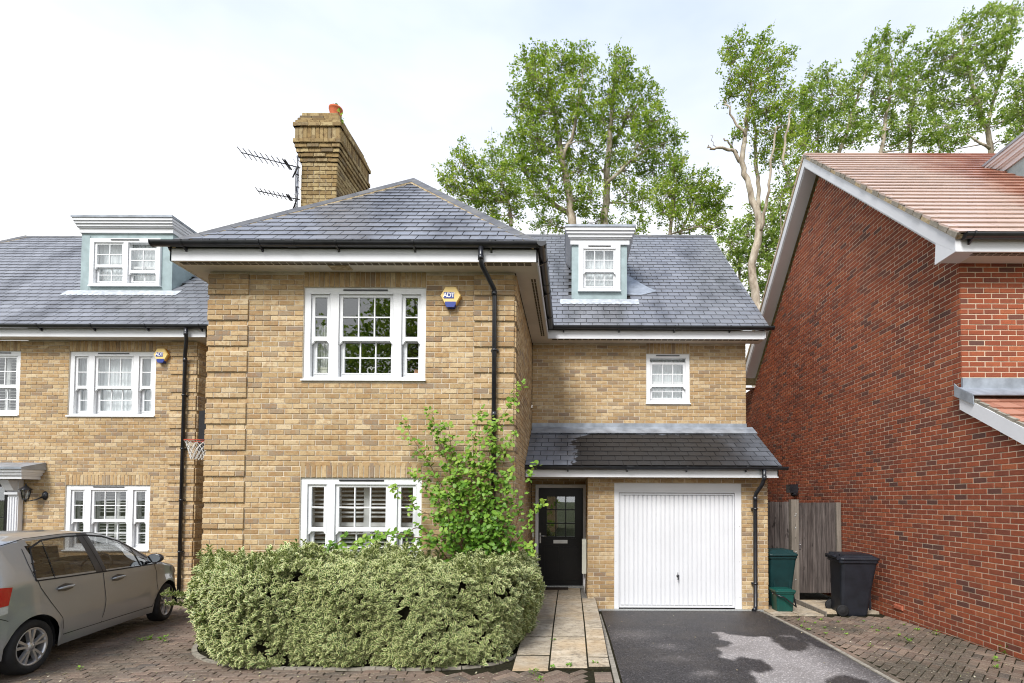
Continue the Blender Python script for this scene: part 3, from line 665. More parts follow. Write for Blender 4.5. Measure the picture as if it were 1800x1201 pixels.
fascia(H, [(-5.53, 18.2, 0), (-5.53, 6.8, 0), (-.465, 6.8, 0), (-.465, 10.07, 0), (3.94, 10.07, 0)], 5.205, 5.375)
b = MB(); b.hexa([Vector((3.92, 10.07, 5.205)), Vector((3.94, 10.07, 5.205)), Vector((3.94, 18.2, 5.205)), Vector((3.92, 18.2, 5.205)), Vector((3.92, 10.07, 5.375)), Vector((3.94, 10.07, 5.375)), Vector((3.94, 18.2, 5.375)), Vector((3.92, 18.2, 5.375))][:8])
s = 1/math.sqrt(2)
b = MB()
for ya, yb, sg in ((10.05, 14.14, 1), (18.23, 14.14, -1)):
    za, zb = 5.30, 9.36; b.prism([Vector((3.92, ya, za-.08)), Vector((3.92, yb, zb-.08)), Vector((3.92, yb, zb+.09)), Vector((3.92, ya, za+.09))], Vector((.022, 0, 0)))
b.build('bargeboard', MAT['paint'], H)
b = MB(); b.prism([Vector((3.66, 10.1, 5.24)), Vector((3.66, 14.14, 9.26)), Vector((3.66, 18.2, 5.24)), Vector((3.66, 18.2, 5.22)), Vector((3.66, 10.1, 5.22))], Vector((.26, 0, 0))); 
# roof planes
SL = slate_tpl(.238, .195, .009, .022)
PR = Pieces('slate', SL, MAT['slate'], (.25, 0, 0), (0, .195, 0), (0, 0, 1))
pt = 44.8; cp, spn = math.cos(math.radians(pt)), math.sin(math.radians(pt)); EX0, EX1, EY, EZ = -5.56, -.435, 6.77, 5.415
half = (EX1-EX0)/2; sl_len = half/cp; AX = (EX0+EX1)/2; AZ = EZ+half*spn/cp; AY = EY+half
roof = MB(); roof.box(-4.5, -4.4, 12, 12.1, 6, 6.02); 
rf = link('roof', roof.mesh('roof', MAT['dark']), H)
roof_plane(rf, PR, (EX0, EY, EZ), (1, 0, 0), (0, cp, spn), [(0, 0), (2*half, 0), (half, sl_len)], .195, .25, .009, .022, MAT['dark'])
Lr = 6.2
roof_plane(rf, PR, (EX1, EY, EZ), (0, 1, 0), (-cp, 0, spn), [(0, 0), (Lr, 0), (Lr, sl_len), (half, sl_len)], .195, .25, .009, .022, MAT['dark'], vis=False)
roof_plane(rf, PR, (EX0, 18.2, EZ), (0, -1, 0), (cp, 0, spn), [(0, 0), (18.2-EY, 0), (18.2-EY-half, sl_len), (4.2, sl_len)], .195, .25, .009, .022, MAT['dark'], vis=False)
rz = lambda y: 5.415+(y-10.03)*.993
p2 = math.atan(.993); c2, s2 = math.cos(p2), math.sin(p2); rl = 4.11/c2
def hole_r(u, v): x = EX0+u; y = 10.03+v*c2; return 0.02 < x < 1.22 and y > 11.02 and y < 12.95
RW = 4.02-EX0
roof_plane(rf, PR, (EX0, 10.03, 5.415), (1, 0, 0), (0, c2, s2), [(3.2, 0), (RW, 0), (RW, rl), (1.2, rl)], .195, .25, .009, .022, MAT['dark'], hole_r)
roof_plane(rf, PR, (4.02, 18.25, 5.415), (-1, 0, 0), (0, -c2, s2), [(0, 0), (RW, 0), (RW-1.2, rl), (0, rl)], .195, .25, .009, .022, MAT['dark'], vis=False)
PR.finish('slates')
ridge_run(rf, (EX1+.02, EY+.02, EZ+.045), (AX, AY, AZ+.06), (0, 0, 1), .125, 58); ridge_run(rf, (EX0-.02, EY+.02, EZ+.045), (AX, AY, AZ+.06), (0, 0, 1), .125, 58)
ridge_run(rf, (AX, AY, AZ+.06), (AX, 12.6, AZ+.06), (0, 0, 1), .13, 52)
ridge_run(rf, (-4.4, 14.14, 9.53), (4.02, 14.14, 9.53), (0, 0, 1), .11, 48, bed=False)
# leaded patch to the right of the dormer and dark weathered valley
gutter(rf, (-5.72, 6.735, 5.43), (-.36, 6.735, 5.43), (0, -1, 0), first=.42, br=1.05)
gutter(rf, (-.405, 6.68, 5.425), (-.405, 10.0, 5.425), (1, 0, 0), first=.5, br=1.1)
gutter(rf, (-.40, 10.0, 5.43), (4.08, 10.0, 5.43), (0, -1, 0), first=.25, br=1.12)
downpipe(H, [(-1.235, 6.735, 5.38), (-1.235, 6.735, 5.22), (-1.225, 6.76, 5.14), (-1.10, 7.05, 4.93), (-1.095, 7.075, 4.86), (-1.09, 7.075, .02)], [(-1.09, 7.075, 4.06), (-1.09, 7.075, 2.3), (-1.09, 7.075, .9)], [[(-1.235, 6.735, 5.20), (-1.235, 6.735, 5.26)], [(-1.10, 7.06, 4.84), (-1.098, 7.06, 4.90)], [(-1.09, 7.075, 3.1), (-1.09, 7.075, 3.18)]])
# windows
w1 = sash_window(H, MX0+1.37, 3.64, 1.765, 1.355, MY, TRI, 'dark', name='window', deep=2.2)
w0 = sash_window(H, MX0+1.37, .88, 1.735, 1.355, MY, [(.085, .375, 1), (.48, 1.265, 3), (1.37, 1.655, 1)], 'shutter', name='window')
w2 = sash_window(H, 1.575, 3.945, .91, 1.055, 10.4, [(.075, .835, 3, .085)], 'net', name='window')
v = MB(); yy = MY+.2; n = 26; pts = [(-3.76+.26*i/n, yy+.02*math.sin(i*1.5)) for i in range(n+1)]
for i in range(n): v.poly([(pts[i][0], pts[i][1], 3.7), (pts[i+1][0], pts[i+1][1], 3.7), (pts[i+1][0], pts[i+1][1], 4.5), (pts[i][0], pts[i][1], 4.5)])
v.build('curtain', MAT['louvre'], w1)
# dormer
dm = dormer(H, .007, 1.236, 10.99, 6.30, 7.60, 7.985, -.134, 1.40, rz, (.16, 1.085, 6.545, 7.60), 'net', 12.22)
sash_window(dm, .16, 6.56, .925, 1.035, 10.96, [(.095, .83, 3)], 'net', rec=-.02, deep=.8, meet=.44, e=.07)
for (x0, x1, y0, y1) in ((1.25, 1.46, 11.0, 11.95), (1.46, 1.66, 11.0, 11.6), (1.66, 1.86, 11.0, 11.3)):
    pass
b = MB(); pp = [(1.24, 11.16), (1.55, 11.13), (1.92, 11.27), (1.93, 11.33), (1.80, 11.42), (1.63, 11.62), (1.49, 11.80), (1.30, 12.05), (1.24, 12.05)]
for i in range(3): pass
b.prism([Vector((x, y, rz(y)+.030)) for x, y in pp], Vector((0, -.004, .005))); b.build('soaker_flashing', MAT['lead'], dm)
# lean-to roof over porch and garage
LT = slate_tpl(.238, .20, .009, .022); PL = Pieces('porch_slate', LT, MAT['slate_wet'], (.25, 0, 0), (0, .2, 0), (0, 0, 1), 120)
ly0, lz0, ly1, lz1 = 8.88, 2.535, 10.40, 3.42; ll = math.hypot(ly1-ly0, lz1-lz0); lc, ls = (ly1-ly0)/ll, (lz1-lz0)/ll
lr = MB(); lr.prism([Vector((-.79, 9.0, 2.43)), Vector((-.79, 10.39, 3.2)), Vector((-.79, 10.39, 2.43))], Vector((.01, 0, 0)))
lt = lr.build('porch_roof', MAT['dark'], H)
roof_plane(lt, PL, (-.812, ly0, lz0), (1, 0, 0), (0, lc, ls), [(0, 0), (4.56, 0), (4.58, ll), (0, ll)], .20, .25, .009, .022, MAT['dark'])
PL.finish('porch_slates')
b = MB(); b.box(-.81, 3.66, 10.375, 10.397, 3.36, 3.53)
for i in range(3):
    xa, xb = -.80+i*1.53, -.80+(i+1)*1.53+.01; b.prism([Vector((xa, 10.39, 3.45+.001*i)), Vector((min(xb, 3.78), 10.39, 3.45+.001*i)), Vector((min(xb, 3.78), 10.10, 3.283+.001*i)), Vector((xa, 10.10, 3.283+.001*i))][::-1], Vector((0, -.004, .007)))
b.build('lead_flashing', MAT['lead'], lt)
b = MB(); b.box(-.805, 3.72, 8.95, 8.97, 2.34, 2.47); b.build('fascia', MAT['paint'], lt)
b = MB(); b.box(-.80, 3.72, 8.972, 9.245, 2.36, 2.375); b.box(-.80, .312, 9.245, 10.39, 2.361, 2.376); b.build('soffit', MAT['soffit'], lt)
b = MB(); b.prism([Vector((3.70, 8.95, 2.36)), Vector((3.70, 10.39, 2.36)), Vector((3.70, 10.39, 3.35)), Vector((3.70, 8.95, 2.50))], Vector((.02, 0, 0))); b.build('verge_board', MAT['paint'], lt)
gutter(lt, (-.80, 8.885, 2.525), (3.84, 8.885, 2.525), (0, -1, 0), first=.75, br=1.06, r=.052)
downpipe(H, [(3.44, 8.885, 2.48), (3.44, 8.89, 2.32), (3.43, 8.95, 2.22), (3.385, 9.14, 2.06), (3.38, 9.17, 1.98), (3.375, 9.175, .02), (3.36, 9.14, -.03), (3.30, 9.08, -.05)], [(3.38, 9.175, 1.78), (3.375, 9.175, .42)], [[(3.44, 8.885, 2.30), (3.44, 8.885, 2.37)], [(3.38, 9.17, 1.93), (3.38, 9.17, 2.0)]], r=.036)
# garage door
g0, g1, gb, gt = .81, 3.152, -.068, 2.243
b = MB(); y = 9.262
b.box(g0, g0+.084, y, y+.08, gb, gt); b.box(g1-.116, g1, y, y+.08, gb, gt); b.box(g0+.084, g1-.116, y, y+.08, 2.07, gt); b.box(g0+.084, g1-.116, y-.006, y, gt-.07, gt-.02); b.box(g0, g1, y-.010, y, 2.115, 2.125)
for xx in (g0+.03, g1-.03):
    for zz in (.15, .8, 1.45): b.box(xx-.004, xx+.004, y-.003, y, zz-.004, zz+.004, 1)
gf = b.build('garage_door_frame', [MAT['paint'], MAT['vent']], H)
p0, p1, pb, ptp = .905, 3.030, -.045, 2.058; b = MB(); y = 9.285
b.box(p0, p1, y+.020, y+.04, pb, ptp)
b.box(p0, p1, y-.004, y+.008, ptp-.03, ptp); b.box(p0, p1, y-.004, y+.008, pb, pb+.035); b.box(p0, p0+.025, y-.004, y+.008, pb+.035, ptp-.03); b.box(p1-.025, p1, y-.004, y+.008, pb+.035, ptp-.03)
gd = b.build('garage_door', MAT['paint'], H)
n = 25; st = (p1-p0-.05)/n
for k in range(n):
    a = p0+.025+k*st; b = MB(); w_ = st-.013
    b.v = [(a+.001, y+.019, pb+.04), (a+w_, y+.019, pb+.04), (a+w_, y+.019, ptp-.034), (a+.001, y+.019, ptp-.034), (a+.006, y-.004, pb+.05), (a+w_-.006, y-.004, pb+.05), (a+w_-.006, y-.004, ptp-.042), (a+.006, y-.004, ptp-.042)]
    for f in ((4, 5, 6, 7), (0, 1, 5, 4), (1, 2, 6, 5), (2, 3, 7, 6), (3, 0, 4, 7)): b.face(f)
    b.build('door_rib', MAT['paint'], gd)
b = MB(); Mh = Matrix.Translation((1.985, y-.006, .535)) @ Matrix.Rotation(math.pi/2, 4, 'X'); b.lathe([(0, .03), (.012, .03), (.02, .02), (.026, .004), (.028, 0)], 14, Mh); b.tube([(1.985, y-.03, .535), (1.983, y-.045, .50), (1.98, y-.04, .47)], .011, 8); b.box(1.979, 1.989, y-.01, y, .56, .60); b.build('handle', MAT['gutter'], gd)
# front door
b = MB(); d0, d1, db, dt = -.722, .322, .14, 2.248; y = 10.33
b.box(d0, d0+.062, y, y+.09, db, dt); b.box(d1-.062, d1, y, y+.09, db, dt); b.box(d0+.062, d1-.062, y, y+.09, dt-.072, dt); fr = b.build('door_frame', MAT['paint'], H)
b = MB(); b.box(d0+.03, d1-.03, y-.03, y+.09, db-.01, db+.03); b.build('threshold', MAT['drain'], fr)
l0, l1, lb, lt_ = d0+.066, d1-.066, db+.036, dt-.076; yl = y+.025; b = MB(); gx0, gx1, gz0, gz1 = l0+.155, l1-.155, 1.165, 2.01
b.box(l0, gx0, yl, yl+.045, lb, lt_); b.box(gx1, l1, yl, yl+.045, lb, lt_); b.box(gx0, gx1, yl, yl+.045, gz1, lt_); b.box(gx0, gx1, yl, yl+.045, lb, gz0)
for a0, a1 in ((l0+.13, l0+.40), (l1-.40, l1-.13)):      # raised lower panels
    b.box(a0, a1, yl-.006, yl, .30, .96); 
    for q in (a0-.012, a1): b.box(q, q+.012, yl-.012, yl, .30, .96)
    b.box(a0-.012, a1+.012, yl-.014, yl, .288, .30); b.box(a0-.012, a1+.012, yl-.014, yl, .96, .972)
b.box(gx0-.02, gx1+.02, yl-.008, yl, 1.0, 1.14)
fd = b.build('front_door', MAT['black_door'], H, label='black gloss front door with nine small panes')
for i in range(3):
    for j in range(3):
        a0 = gx0+(gx1-gx0)*i/3; a1 = gx0+(gx1-gx0)*(i+1)/3; c0 = gz0+(gz1-gz0)*j/3; c1 = gz0+(gz1-gz0)*(j+1)/3
        g = MB(); g.box(a0+.01, a1-.01, yl+.018, yl+.024, c0+.01, c1-.01); g.build('pane', MAT['glass'], fd)
b = MB()
for i in range(4): q = gx0+(gx1-gx0)*i/3; b.box(q-.012, q+.012, yl-.006, yl+.04, gz0, gz1)
for j in range(4): q = gz0+(gz1-gz0)*j/3; b.box(gx0+.0121, gx1-.0121, yl-.005, yl+.039, q-.012, q+.012)
b.build('glazing_bar', MAT['black_door'], fd)
b = MB(); b.box(-.35, -.06, yl-.016, yl-.008, 1.035, 1.105); b.box(-.335, -.075, yl-.022, yl-.016, 1.05, 1.09, 0); b.build('letterbox', MAT['chrome'], fd)
b = MB(); hx = l0+.035; b.box(hx-.014, hx+.014, yl-.008, yl, 1.04, 1.25); b.tube([(hx, yl-.008, 1.19), (hx, yl-.05, 1.19), (hx+.02, yl-.055, 1.19), (hx+.13, yl-.055, 1.185)], .009, 8); b.build('handle', MAT['chrome'], fd)
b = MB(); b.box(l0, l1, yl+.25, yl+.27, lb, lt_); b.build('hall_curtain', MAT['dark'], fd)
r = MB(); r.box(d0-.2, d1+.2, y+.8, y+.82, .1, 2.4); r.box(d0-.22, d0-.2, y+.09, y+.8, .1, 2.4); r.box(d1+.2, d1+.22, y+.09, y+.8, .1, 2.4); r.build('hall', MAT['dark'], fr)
b = MB(); b.box(-.79, -.75, 10.385, 10.4, 1.15, 1.25, 0); b.box(-.778, -.762, 10.38, 10.385, 1.19, 1.21, 0); b.build('doorbell', MAT['cream'], H)
b = MB(); b.box(.225, .305, 9.62, 9.86, .52, 1.17); b.build('meter_box', MAT['cream'], H); b = MB(); b.tube([(.275, 9.74, .52), (.275, 9.74, .10)], .018, 8); b.build('service_pipe', MAT['paint'], H)
# chimney
PC = Pieces('chimney_brick', BRICK, MAT['stack'], (.215, 0, 0), (0, 0, .065), (0, -1, 0), 90); PCS = Pieces('chimney_soldier_brick', SOLD, MAT['stack'], (.065, 0, 0), (0, 0, .215), (0, -1, 0), 60)
cx0, cx1, cy0, cy1 = -4.955, -4.30, 9.0, 10.13
cb = MB(); cb.box(cx0+.012, cx1-.012, cy0+.012, cy1-.012, 5.6, 8.1)
lev = [(5.6, 8.10, 0)]+[(8.10+i*.075, 8.175+i*.075, .022*(i+1)) for i in range(5)]+[(8.475, 8.70, .085), (8.70, 8.775, .115), (8.775, 8.835, .085), (8.835, 8.895, .060), (8.895, 8.955, .035), (8.955, 9.02, .010)]
cb.box(cx0+.012, cx1-.012, cy0+.012, cy1-.012, 8.1, 8.98)
ch = cb.build('chimney', MAT['mortar'], H)
for z0, z1, o in lev[1:]: pass
for z0, z1, o in lev:
    sold = abs(z1-z0-.225) < .002
    for (O, U, N, w_) in (((cx0-o, cy0-o), (1, 0), (0, -1), cx1-cx0+2*o), ((cx1+o, cy0-o), (0, 1), (1, 0), cy1-cy0+2*o), ((cx0-o, cy1+o), (0, -1), (-1, 0), cy1-cy0+2*o), ((cx1+o, cy1+o), (-1, 0), (0, 1), cx1-cx0+2*o)):
        M = axis((O[0], O[1], 0), (U[0], U[1], 0), (N[0], N[1], 0))
        PC.mb(ch).box(.002, w_-.002, .008, .13, z0+.001, z1-.001, 0, .5, M) if o else None
        if sold:
            n = round(w_/.075)
            for i in range(n):
                MM = M.copy(); MM.translation = M @ Vector((w_*(i+.5)/n, random.uniform(-.004, .002), (z0+z1)/2)); PCS.add(MM, ch)
            continue
        n = max(1, round((z1-z0)/.075)); hh = (z1-z0)/n
        for r in range(n):
            zc = z0+(r+.5)*hh; st_ = (.1125 if r % 2 else 0) if o == 0 else random.choice((0, .1125, .06)); cuts = [0]+[q for q in [st_+k*.225 for k in range(1, 9)] if .06 < q < w_-.06]+[w_]
            if st_ > .05: cuts = sorted(cuts+[st_])
            for a, c in zip(cuts[:-1], cuts[1:]):
                MM = M.copy(); MM.translation = M @ Vector(((a+c)/2, random.uniform(-.006, .002), zc)); MM = MM @ Matrix.Rotation(random.uniform(-.02, .02) if o else 0, 4, 'Y') @ Matrix.Diagonal(((c-a-.01)/.215, 1, (hh-.010)/.065, 1)); PC.add(MM, ch)
PC.finish('chimney_bricks'); PCS.finish('chimney_soldier_bricks')
b = MB(); b.box(cx0+.0, cx1-.0, cy0+.0, cy1-.0, 9.0, 9.03); b.build('flaunching', MAT['bed'], ch)
b = MB(); Mp = Matrix.Translation((-4.42, 9.16, 9.0)); b.lathe([(.095, 0), (.105, .14), (.118, .20), (.122, .205), (.122, .235), (.108, .235), (.10, .15), (.085, .0)], 20, Mp); b.build('chimney_pot', MAT['terracotta'], ch)
PB.finish('brickwork'); PS.finish('soldier_bricks')
# ================================================================ NEIGHBOUR HOUSE (left)
NH = thing('neighbour_house', 'buff brick house at the left edge with long slate roof and wide dormer', 'house', (-10.2, 10.3, 0))
NB = Pieces('brick', BRICK, MAT['buff'], (.215, 0, 0), (0, 0, .065), (0, -1, 0)); NS = Pieces('soldier_brick', SOLD, MAT['buff'], (.065, 0, 0), (0, 0, .215), (0, -1, 0))
NY = 10.3; nx0 = -15.0; nw = 7.26
brick_wall(NH, (NB, NS), (nx0, NY, 0), (1, 0, 0), (0, -1, 0), nw, -.1, 5.2, [(4.593, 6.39, 3.625, 4.975, True), (2.6, 3.58, 3.635, 4.98, True), (4.6, 6.345, .86, 2.20, True), (2.55, 3.58, .05, 2.38, False)], None, [(6.70, nw, 1)], lambda c: c.z < 1.2 and c.x < -8.6)
brick_wall(NH, (NB, NS), (nx0+nw, NY, 0), (0, 1, 0), (1, 0, 0), 7.0, -.1, 5.2, (), None, [(0, .45, 1)])
b = MB(); b.box(-15.3, -7.36, 10.03, 10.31, 5.205, 5.22); b.box(-7.73, -7.36, 10.31, 17.3, 5.204, 5.219); b.build('soffit', MAT['soffit'], NH)
fascia(NH, [(-15.3, 10.01, 0), (-7.36, 10.01, 0), (-7.36, 17.3, 0)], 5.19, 5.36)
NR = Pieces('slate', SL, MAT['slate'], (.25, 0, 0), (0, .195, 0), (0, 0, 1))
nz = lambda y: 5.40+(y-9.97)*.993; nl = 3.88/c2
def hole_n(u, v): x = -19.2+u; y = 9.97+v*c2; return -11.08 < x < -9.07 and 11.1 < y < 12.6
b = MB(); b.box(-12, -11.9, 13, 13.1, 6, 6.01); nrf = b.build('roof', MAT['dark'], NH)
roof_plane(nrf, NR, (-19.2, 9.97, 5.40), (1, 0, 0), (0, c2, s2), [(0, 0), (11.9, 0), (11.9, nl), (3.9, nl)], .195, .25, .009, .022, MAT['dark'], hole_n)
roof_plane(nrf, NR, (-7.3, 17.73, 5.40), (-1, 0, 0), (0, -c2, s2), [(0, 0), (11.9, 0), (8.0, nl), (0, nl)], .195, .25, .009, .022, MAT['dark'], vis=False)
NR.finish('slates')
ridge_run(nrf, (-15.3, 13.85, 9.28), (-7.3, 13.85, 9.28), (0, 0, 1), .11, 48, bed=False); ridge_run(nrf, (-19.2, 9.97, 5.44), (-15.3, 13.85, 9.30), (0, 0, 1), .12, 56)
b = MB(); b.prism([Vector((-7.74, 10.3, 5.2)), Vector((-7.74, 13.85, 9.15)), Vector((-7.74, 17.4, 5.2))], Vector((-.1, 0, 0))); b.build('gable', MAT['mortar'], NH)
gutter(nrf, (-15.4, 9.94, 5.40), (-7.27, 9.94, 5.40), (0, -1, 0), first=.4, br=1.08)
downpipe(NH, [(-7.72, 9.94, 5.35), (-7.72, 9.94, 5.22), (-7.73, 9.97, 5.12), (-7.93, 10.2, 4.86), (-7.945, 10.225, 4.78), (-7.95, 10.225, .02)], [(-7.95, 10.225, 4.05), (-7.95, 10.225, 2.95), (-7.95, 10.225, 1.9), (-7.95, 10.225, .85)], [[(-7.72, 9.94, 5.2), (-7.72, 9.94, 5.26)], [(-7.94, 10.22, 4.74), (-7.94, 10.22, 4.82)]])
sash_window(NH, -10.407, 3.625, 1.797, 1.35, NY, [(.085, .385, 1), (.50, 1.31, 3), (1.42, 1.715, 1)], 'net')  # white net sheet imitates bright sky reflected in the glass
sash_window(NH, -12.40, 3.635, .98, 1.345, NY, [(.075, .905, 3)], 'shutter')
sash_window(NH, -10.40, .86, 1.745, 1.34, NY, [(.085, .385, 1), (.50, 1.27, 3), (1.37, 1.665, 1)], 'shutter')
nd = dormer(NH, -11.11, -9.04, 11.19, 6.50, 7.935, 8.275, -11.20, -8.95, nz, (-10.875, -9.283, 6.722, 7.80), 'net', 12.5, panels=(.14, 0))
sash_window(nd, -10.875, 6.722, 1.592, 1.08, 11.16, [(.09, .77, 2), (.86, 1.52, 2, .13)], 'net', rec=-.02, deep=.8, meet=.42, e=.12)  # dormer panes too: sky reflection put in as a white sheet
# porch canopy and door of the neighbour
b = MB(); ca = MB()
for i, (o, z0, z1) in enumerate(((.0, 2.31, 2.38), (.03, 2.38, 2.41), (.045, 2.41, 2.45), (.075, 2.45, 2.50))): b.box(-12.6-o, -10.90+o, 9.93-o, 10.29, z0+.0005, z1)
cn = b.build('door_canopy', MAT['paint'], NH); b = MB(); b.box(-12.72, -10.79, 9.82, 10.29, 2.502, 2.545); b.prism([Vector((-12.7, 9.84, 2.545)), Vector((-12.7, 10.29, 2.66)), Vector((-12.7, 10.29, 2.545))], Vector((1.90, 0, 0))); b.build('lead_cover', MAT['lead'], cn)
b = MB(); b.box(-11.46, -11.245, 10.20, 10.29, .1, 2.31)
for k in range(4): b.box(-11.445+k*.052, -11.42+k*.052, 10.185, 10.20, .3, 1.95)
b.box(-11.49, -11.215, 10.15, 10.29, 2.0, 2.05); b.prism([Vector((-11.45, 10.20, 2.05)), Vector((-11.45, 10.12, 2.09)), Vector((-11.45, 10.0, 2.30)), Vector((-11.45, 10.20, 2.30))], Vector((.19, 0, 0))); b.build('pilaster', MAT['paint'], NH)
b = MB(); b.box(-12.4, -11.46, 10.34, 10.40, .08, 2.36); ndr = b.build('front_door', MAT['black_door'], NH)
for (a0, a1) in ((-12.18, -11.94), (-11.92, -11.68)):
    for (c0, c1) in ((1.2, 1.52), (1.54, 1.86), (1.88, 2.16)):
        b = MB(); b.box(a0, a1, 10.332, 10.338, c0, c1); b.build('pane', MAT['glass'], ndr)
b = MB(); b.box(-12.45, -11.44, 10.31, 10.36, 2.27, 2.31); b.build('door_head', MAT['lead'], NH)
NB.finish('brickwork'); NS.finish('soldier_bricks')
# ================================================================ RED BRICK HOUSE (right)
RH = thing('red_brick_house', 'red brick gabled house at the right edge with clay tiled roof and white bargeboards', 'house', (7.0, 8.0, 0))
RB = Pieces('brick', BRICK, MAT['red'], (.215, 0, 0), (0, 0, .065), (0, -1, 0)); RS = Pieces('soldier_brick', SOLD, MAT['red'], (.065, 0, 0), (0, 0, .215), (0, -1, 0))
RX = 5.5; ry0 = 4.2; ryf = 7.0; apy, apz = 10.92, 9.50; tp = .953; ybk = 16.4
def rclip(z):            # u runs from the back (Y=15) towards the camera
    a = 0.; b_ = ybk-ry0
    if z > 5.3: a = max(0, (z-5.3)/tp-.10)+1.56; b_ = ybk-ryf-max(0, (z-5.3)/tp-.10)
    elif z > 2.2:
        yf = max(ry0, min(ryf, 6.0+(z-2.62)*1.66)) if z < 3.45 else ryf; b_ = ybk-yf
    return (a, max(a+.01, b_))
brick_wall(RH, (RB, RS), (RX, ybk, 0), (0, -1, 0), (-1, 0, 0), ybk-ry0, -.1, 9.35, (), rclip, (), lambda c: c.y > 9.4 and c.z < 2, 'mortar_red')
brick_wall(RH, (RB, RS), (RX, ryf, 0), (1, 0, 0), (0, -1, 0), 6.0, 2.5, 5.33, (), None, (), None, 'mortar_red')
brick_wall(RH, (RB, RS), (RX, ry0, 0), (1, 0, 0), (0, -1, 0), 6.0, -.1, 2.3, (), None, (), None, 'mortar_red', vis=False)
TT = slate_tpl(.264, .235, .018, .044); PT = Pieces('roof_tile', TT, MAT['tile'], (.27, 0, 0), (0, .235, 0), (0, 0, 1))
ta = math.atan(tp); tc_, ts = math.cos(ta), math.sin(ta); tl = 4.36/tc_; rzr = lambda y: 5.50+(y-6.60)*tp
b = MB(); b.box(9, 9.1, 11, 11.1, 7, 7.01); rrf = b.build('roof', MAT['dark'], RH)
def hole_t(u, v): x = 5.17+u; y = 6.60+v*tc_; return x > 8.42 and 8.3 < y < 9.9
roof_plane(rrf, PT, (5.17, 6.60, 5.50), (1, 0, 0), (0, tc_, ts), [(0, 0), (7, 0), (7, tl), (0, tl)], .235, .27, .018, .044, MAT['bed'], hole_t, gap=.004)
roof_plane(rrf, PT, (12.17, 15.32, 5.50), (-1, 0, 0), (0, -tc_, ts), [(0, 0), (7, 0), (7, tl), (0, tl)], .235, .27, .018, .044, MAT['bed'], vis=False, gap=.004)
ridge_run(rrf, (5.19, 10.96, 9.69), (12.1, 10.96, 9.69), (0, 0, 1), .11, 60, mat='tile', bed=False)
b = MB()                                     # mortar bedding along the verge, lumpy between tiles
n = 26
for k in range(n):
    v0, v1 = tl*k/n, tl*(k+.92)/n; e = random.uniform(-.006, .012)
    p = lambda v, h: Vector((5.168-e, 6.60+v*tc_-h*ts, 5.50+v*ts+h*tc_))
    b.prism([p(v0, -.045), p(v1, -.045), p(v1, .004), p(v0, .012+e)], Vector((.05, 0, 0)))
b.build('verge_bedding', MAT['kerb'], rrf, kind='stuff')
b = MB(); BXp = 5.185
for sg in (1, -1):
    Yf = lambda y: y if sg == 1 else 2*apy+.04-y
    b.prism([Vector((BXp, Yf(6.66), 5.30)), Vector((BXp, Yf(6.66), 5.50)), Vector((BXp, Yf(10.94), 9.60)), Vector((BXp, Yf(10.94), 9.37)), Vector((BXp, Yf(7.02), 5.60))][::sg], Vector((.022, 0, 0)))
    b.prism([Vector((BXp, Yf(6.662), 5.30)), Vector((BXp, Yf(7.05), 5.30)), Vector((BXp, Yf(7.022), 5.60))][::-sg], Vector((.0215, 0, 0)))
bg = b.build('bargeboard', MAT['paint'], RH)
b = MB()
for sg in (1, -1):
    Yf = lambda y: y if sg == 1 else 2*apy+.04-y
    b.prism([Vector((5.207, Yf(7.02), 5.60)), Vector((5.207, Yf(10.94), 9.36)), Vector((5.207, Yf(10.94), 9.34)), Vector((5.207, Yf(7.04), 5.58))][::-sg], Vector((.29, 0, 0)))
    b.box(5.207, 5.498, min(Yf(6.68), Yf(7.0)), max(Yf(6.68), Yf(7.0)), 5.302, 5.318)
b.build('verge_soffit', MAT['paint'], RH); b = MB(); b.box(5.50, 12, 6.68, 7.0, 5.303, 5.319); b.build('soffit', MAT['soffit'], RH)
v = MB(); soffit_vents(v, 5.45, 7.5, 6.70, 5.301, 19); v.build('soffit_vents', MAT['vent'], RH, kind='stuff')
b = MB(); b.box(5.208, 12, 6.66, 6.68, 5.30, 5.49); b.build('fascia', MAT['paint'], RH)
gutter(rrf, (5.26, 6.59, 5.50), (11, 6.59, 5.50), (0, -1, 0), first=.10, br=.80, r=.062)
# lean-to roof over the projecting ground floor
b = MB(); b.box(8, 8.1, 6.9, 6.95, 2.5, 2.51); rl_ = b.build('porch_roof', MAT['dark'], RH)
q0, z0q, q1, z1q = 3.9, 1.52, 6.99, 3.42; lq = math.hypot(q1-q0, z1q-z0q); PT.limit = 300
roof_plane(rl_, PT, (5.50, q0, z0q), (1, 0, 0), (0, (q1-q0)/lq, (z1q-z0q)/lq), [(0, 0), (6, 0), (6, lq), (0, lq)], .235, .27, .018, .044, MAT['bed'], gap=.004)
b = MB(); b.prism([Vector((5.455, q0, z0q-.22)), Vector((5.455, q0, z0q+.00)), Vector((5.455, 6.99, 3.42)), Vector((5.455, 6.99, 3.22))], Vector((.03, 0, 0))); b.build('bargeboard', MAT['paint'], rl_)
b = MB(); n = 22
for k in range(n):
    v0, v1 = lq*k/n, lq*(k+.92)/n; e = random.uniform(-.004, .01); cc, ss_ = (q1-q0)/lq, (z1q-z0q)/lq
    p = lambda v, h: Vector((5.47-e, q0+v*cc-h*ss_, z0q+v*ss_+h*cc)); b.prism([p(v0, -.01), p(v1, -.01), p(v1, .03), p(v0, .035+e)], Vector((.06, 0, 0)))
b.build('verge_bedding', MAT['kerb'], rl_, kind='stuff')
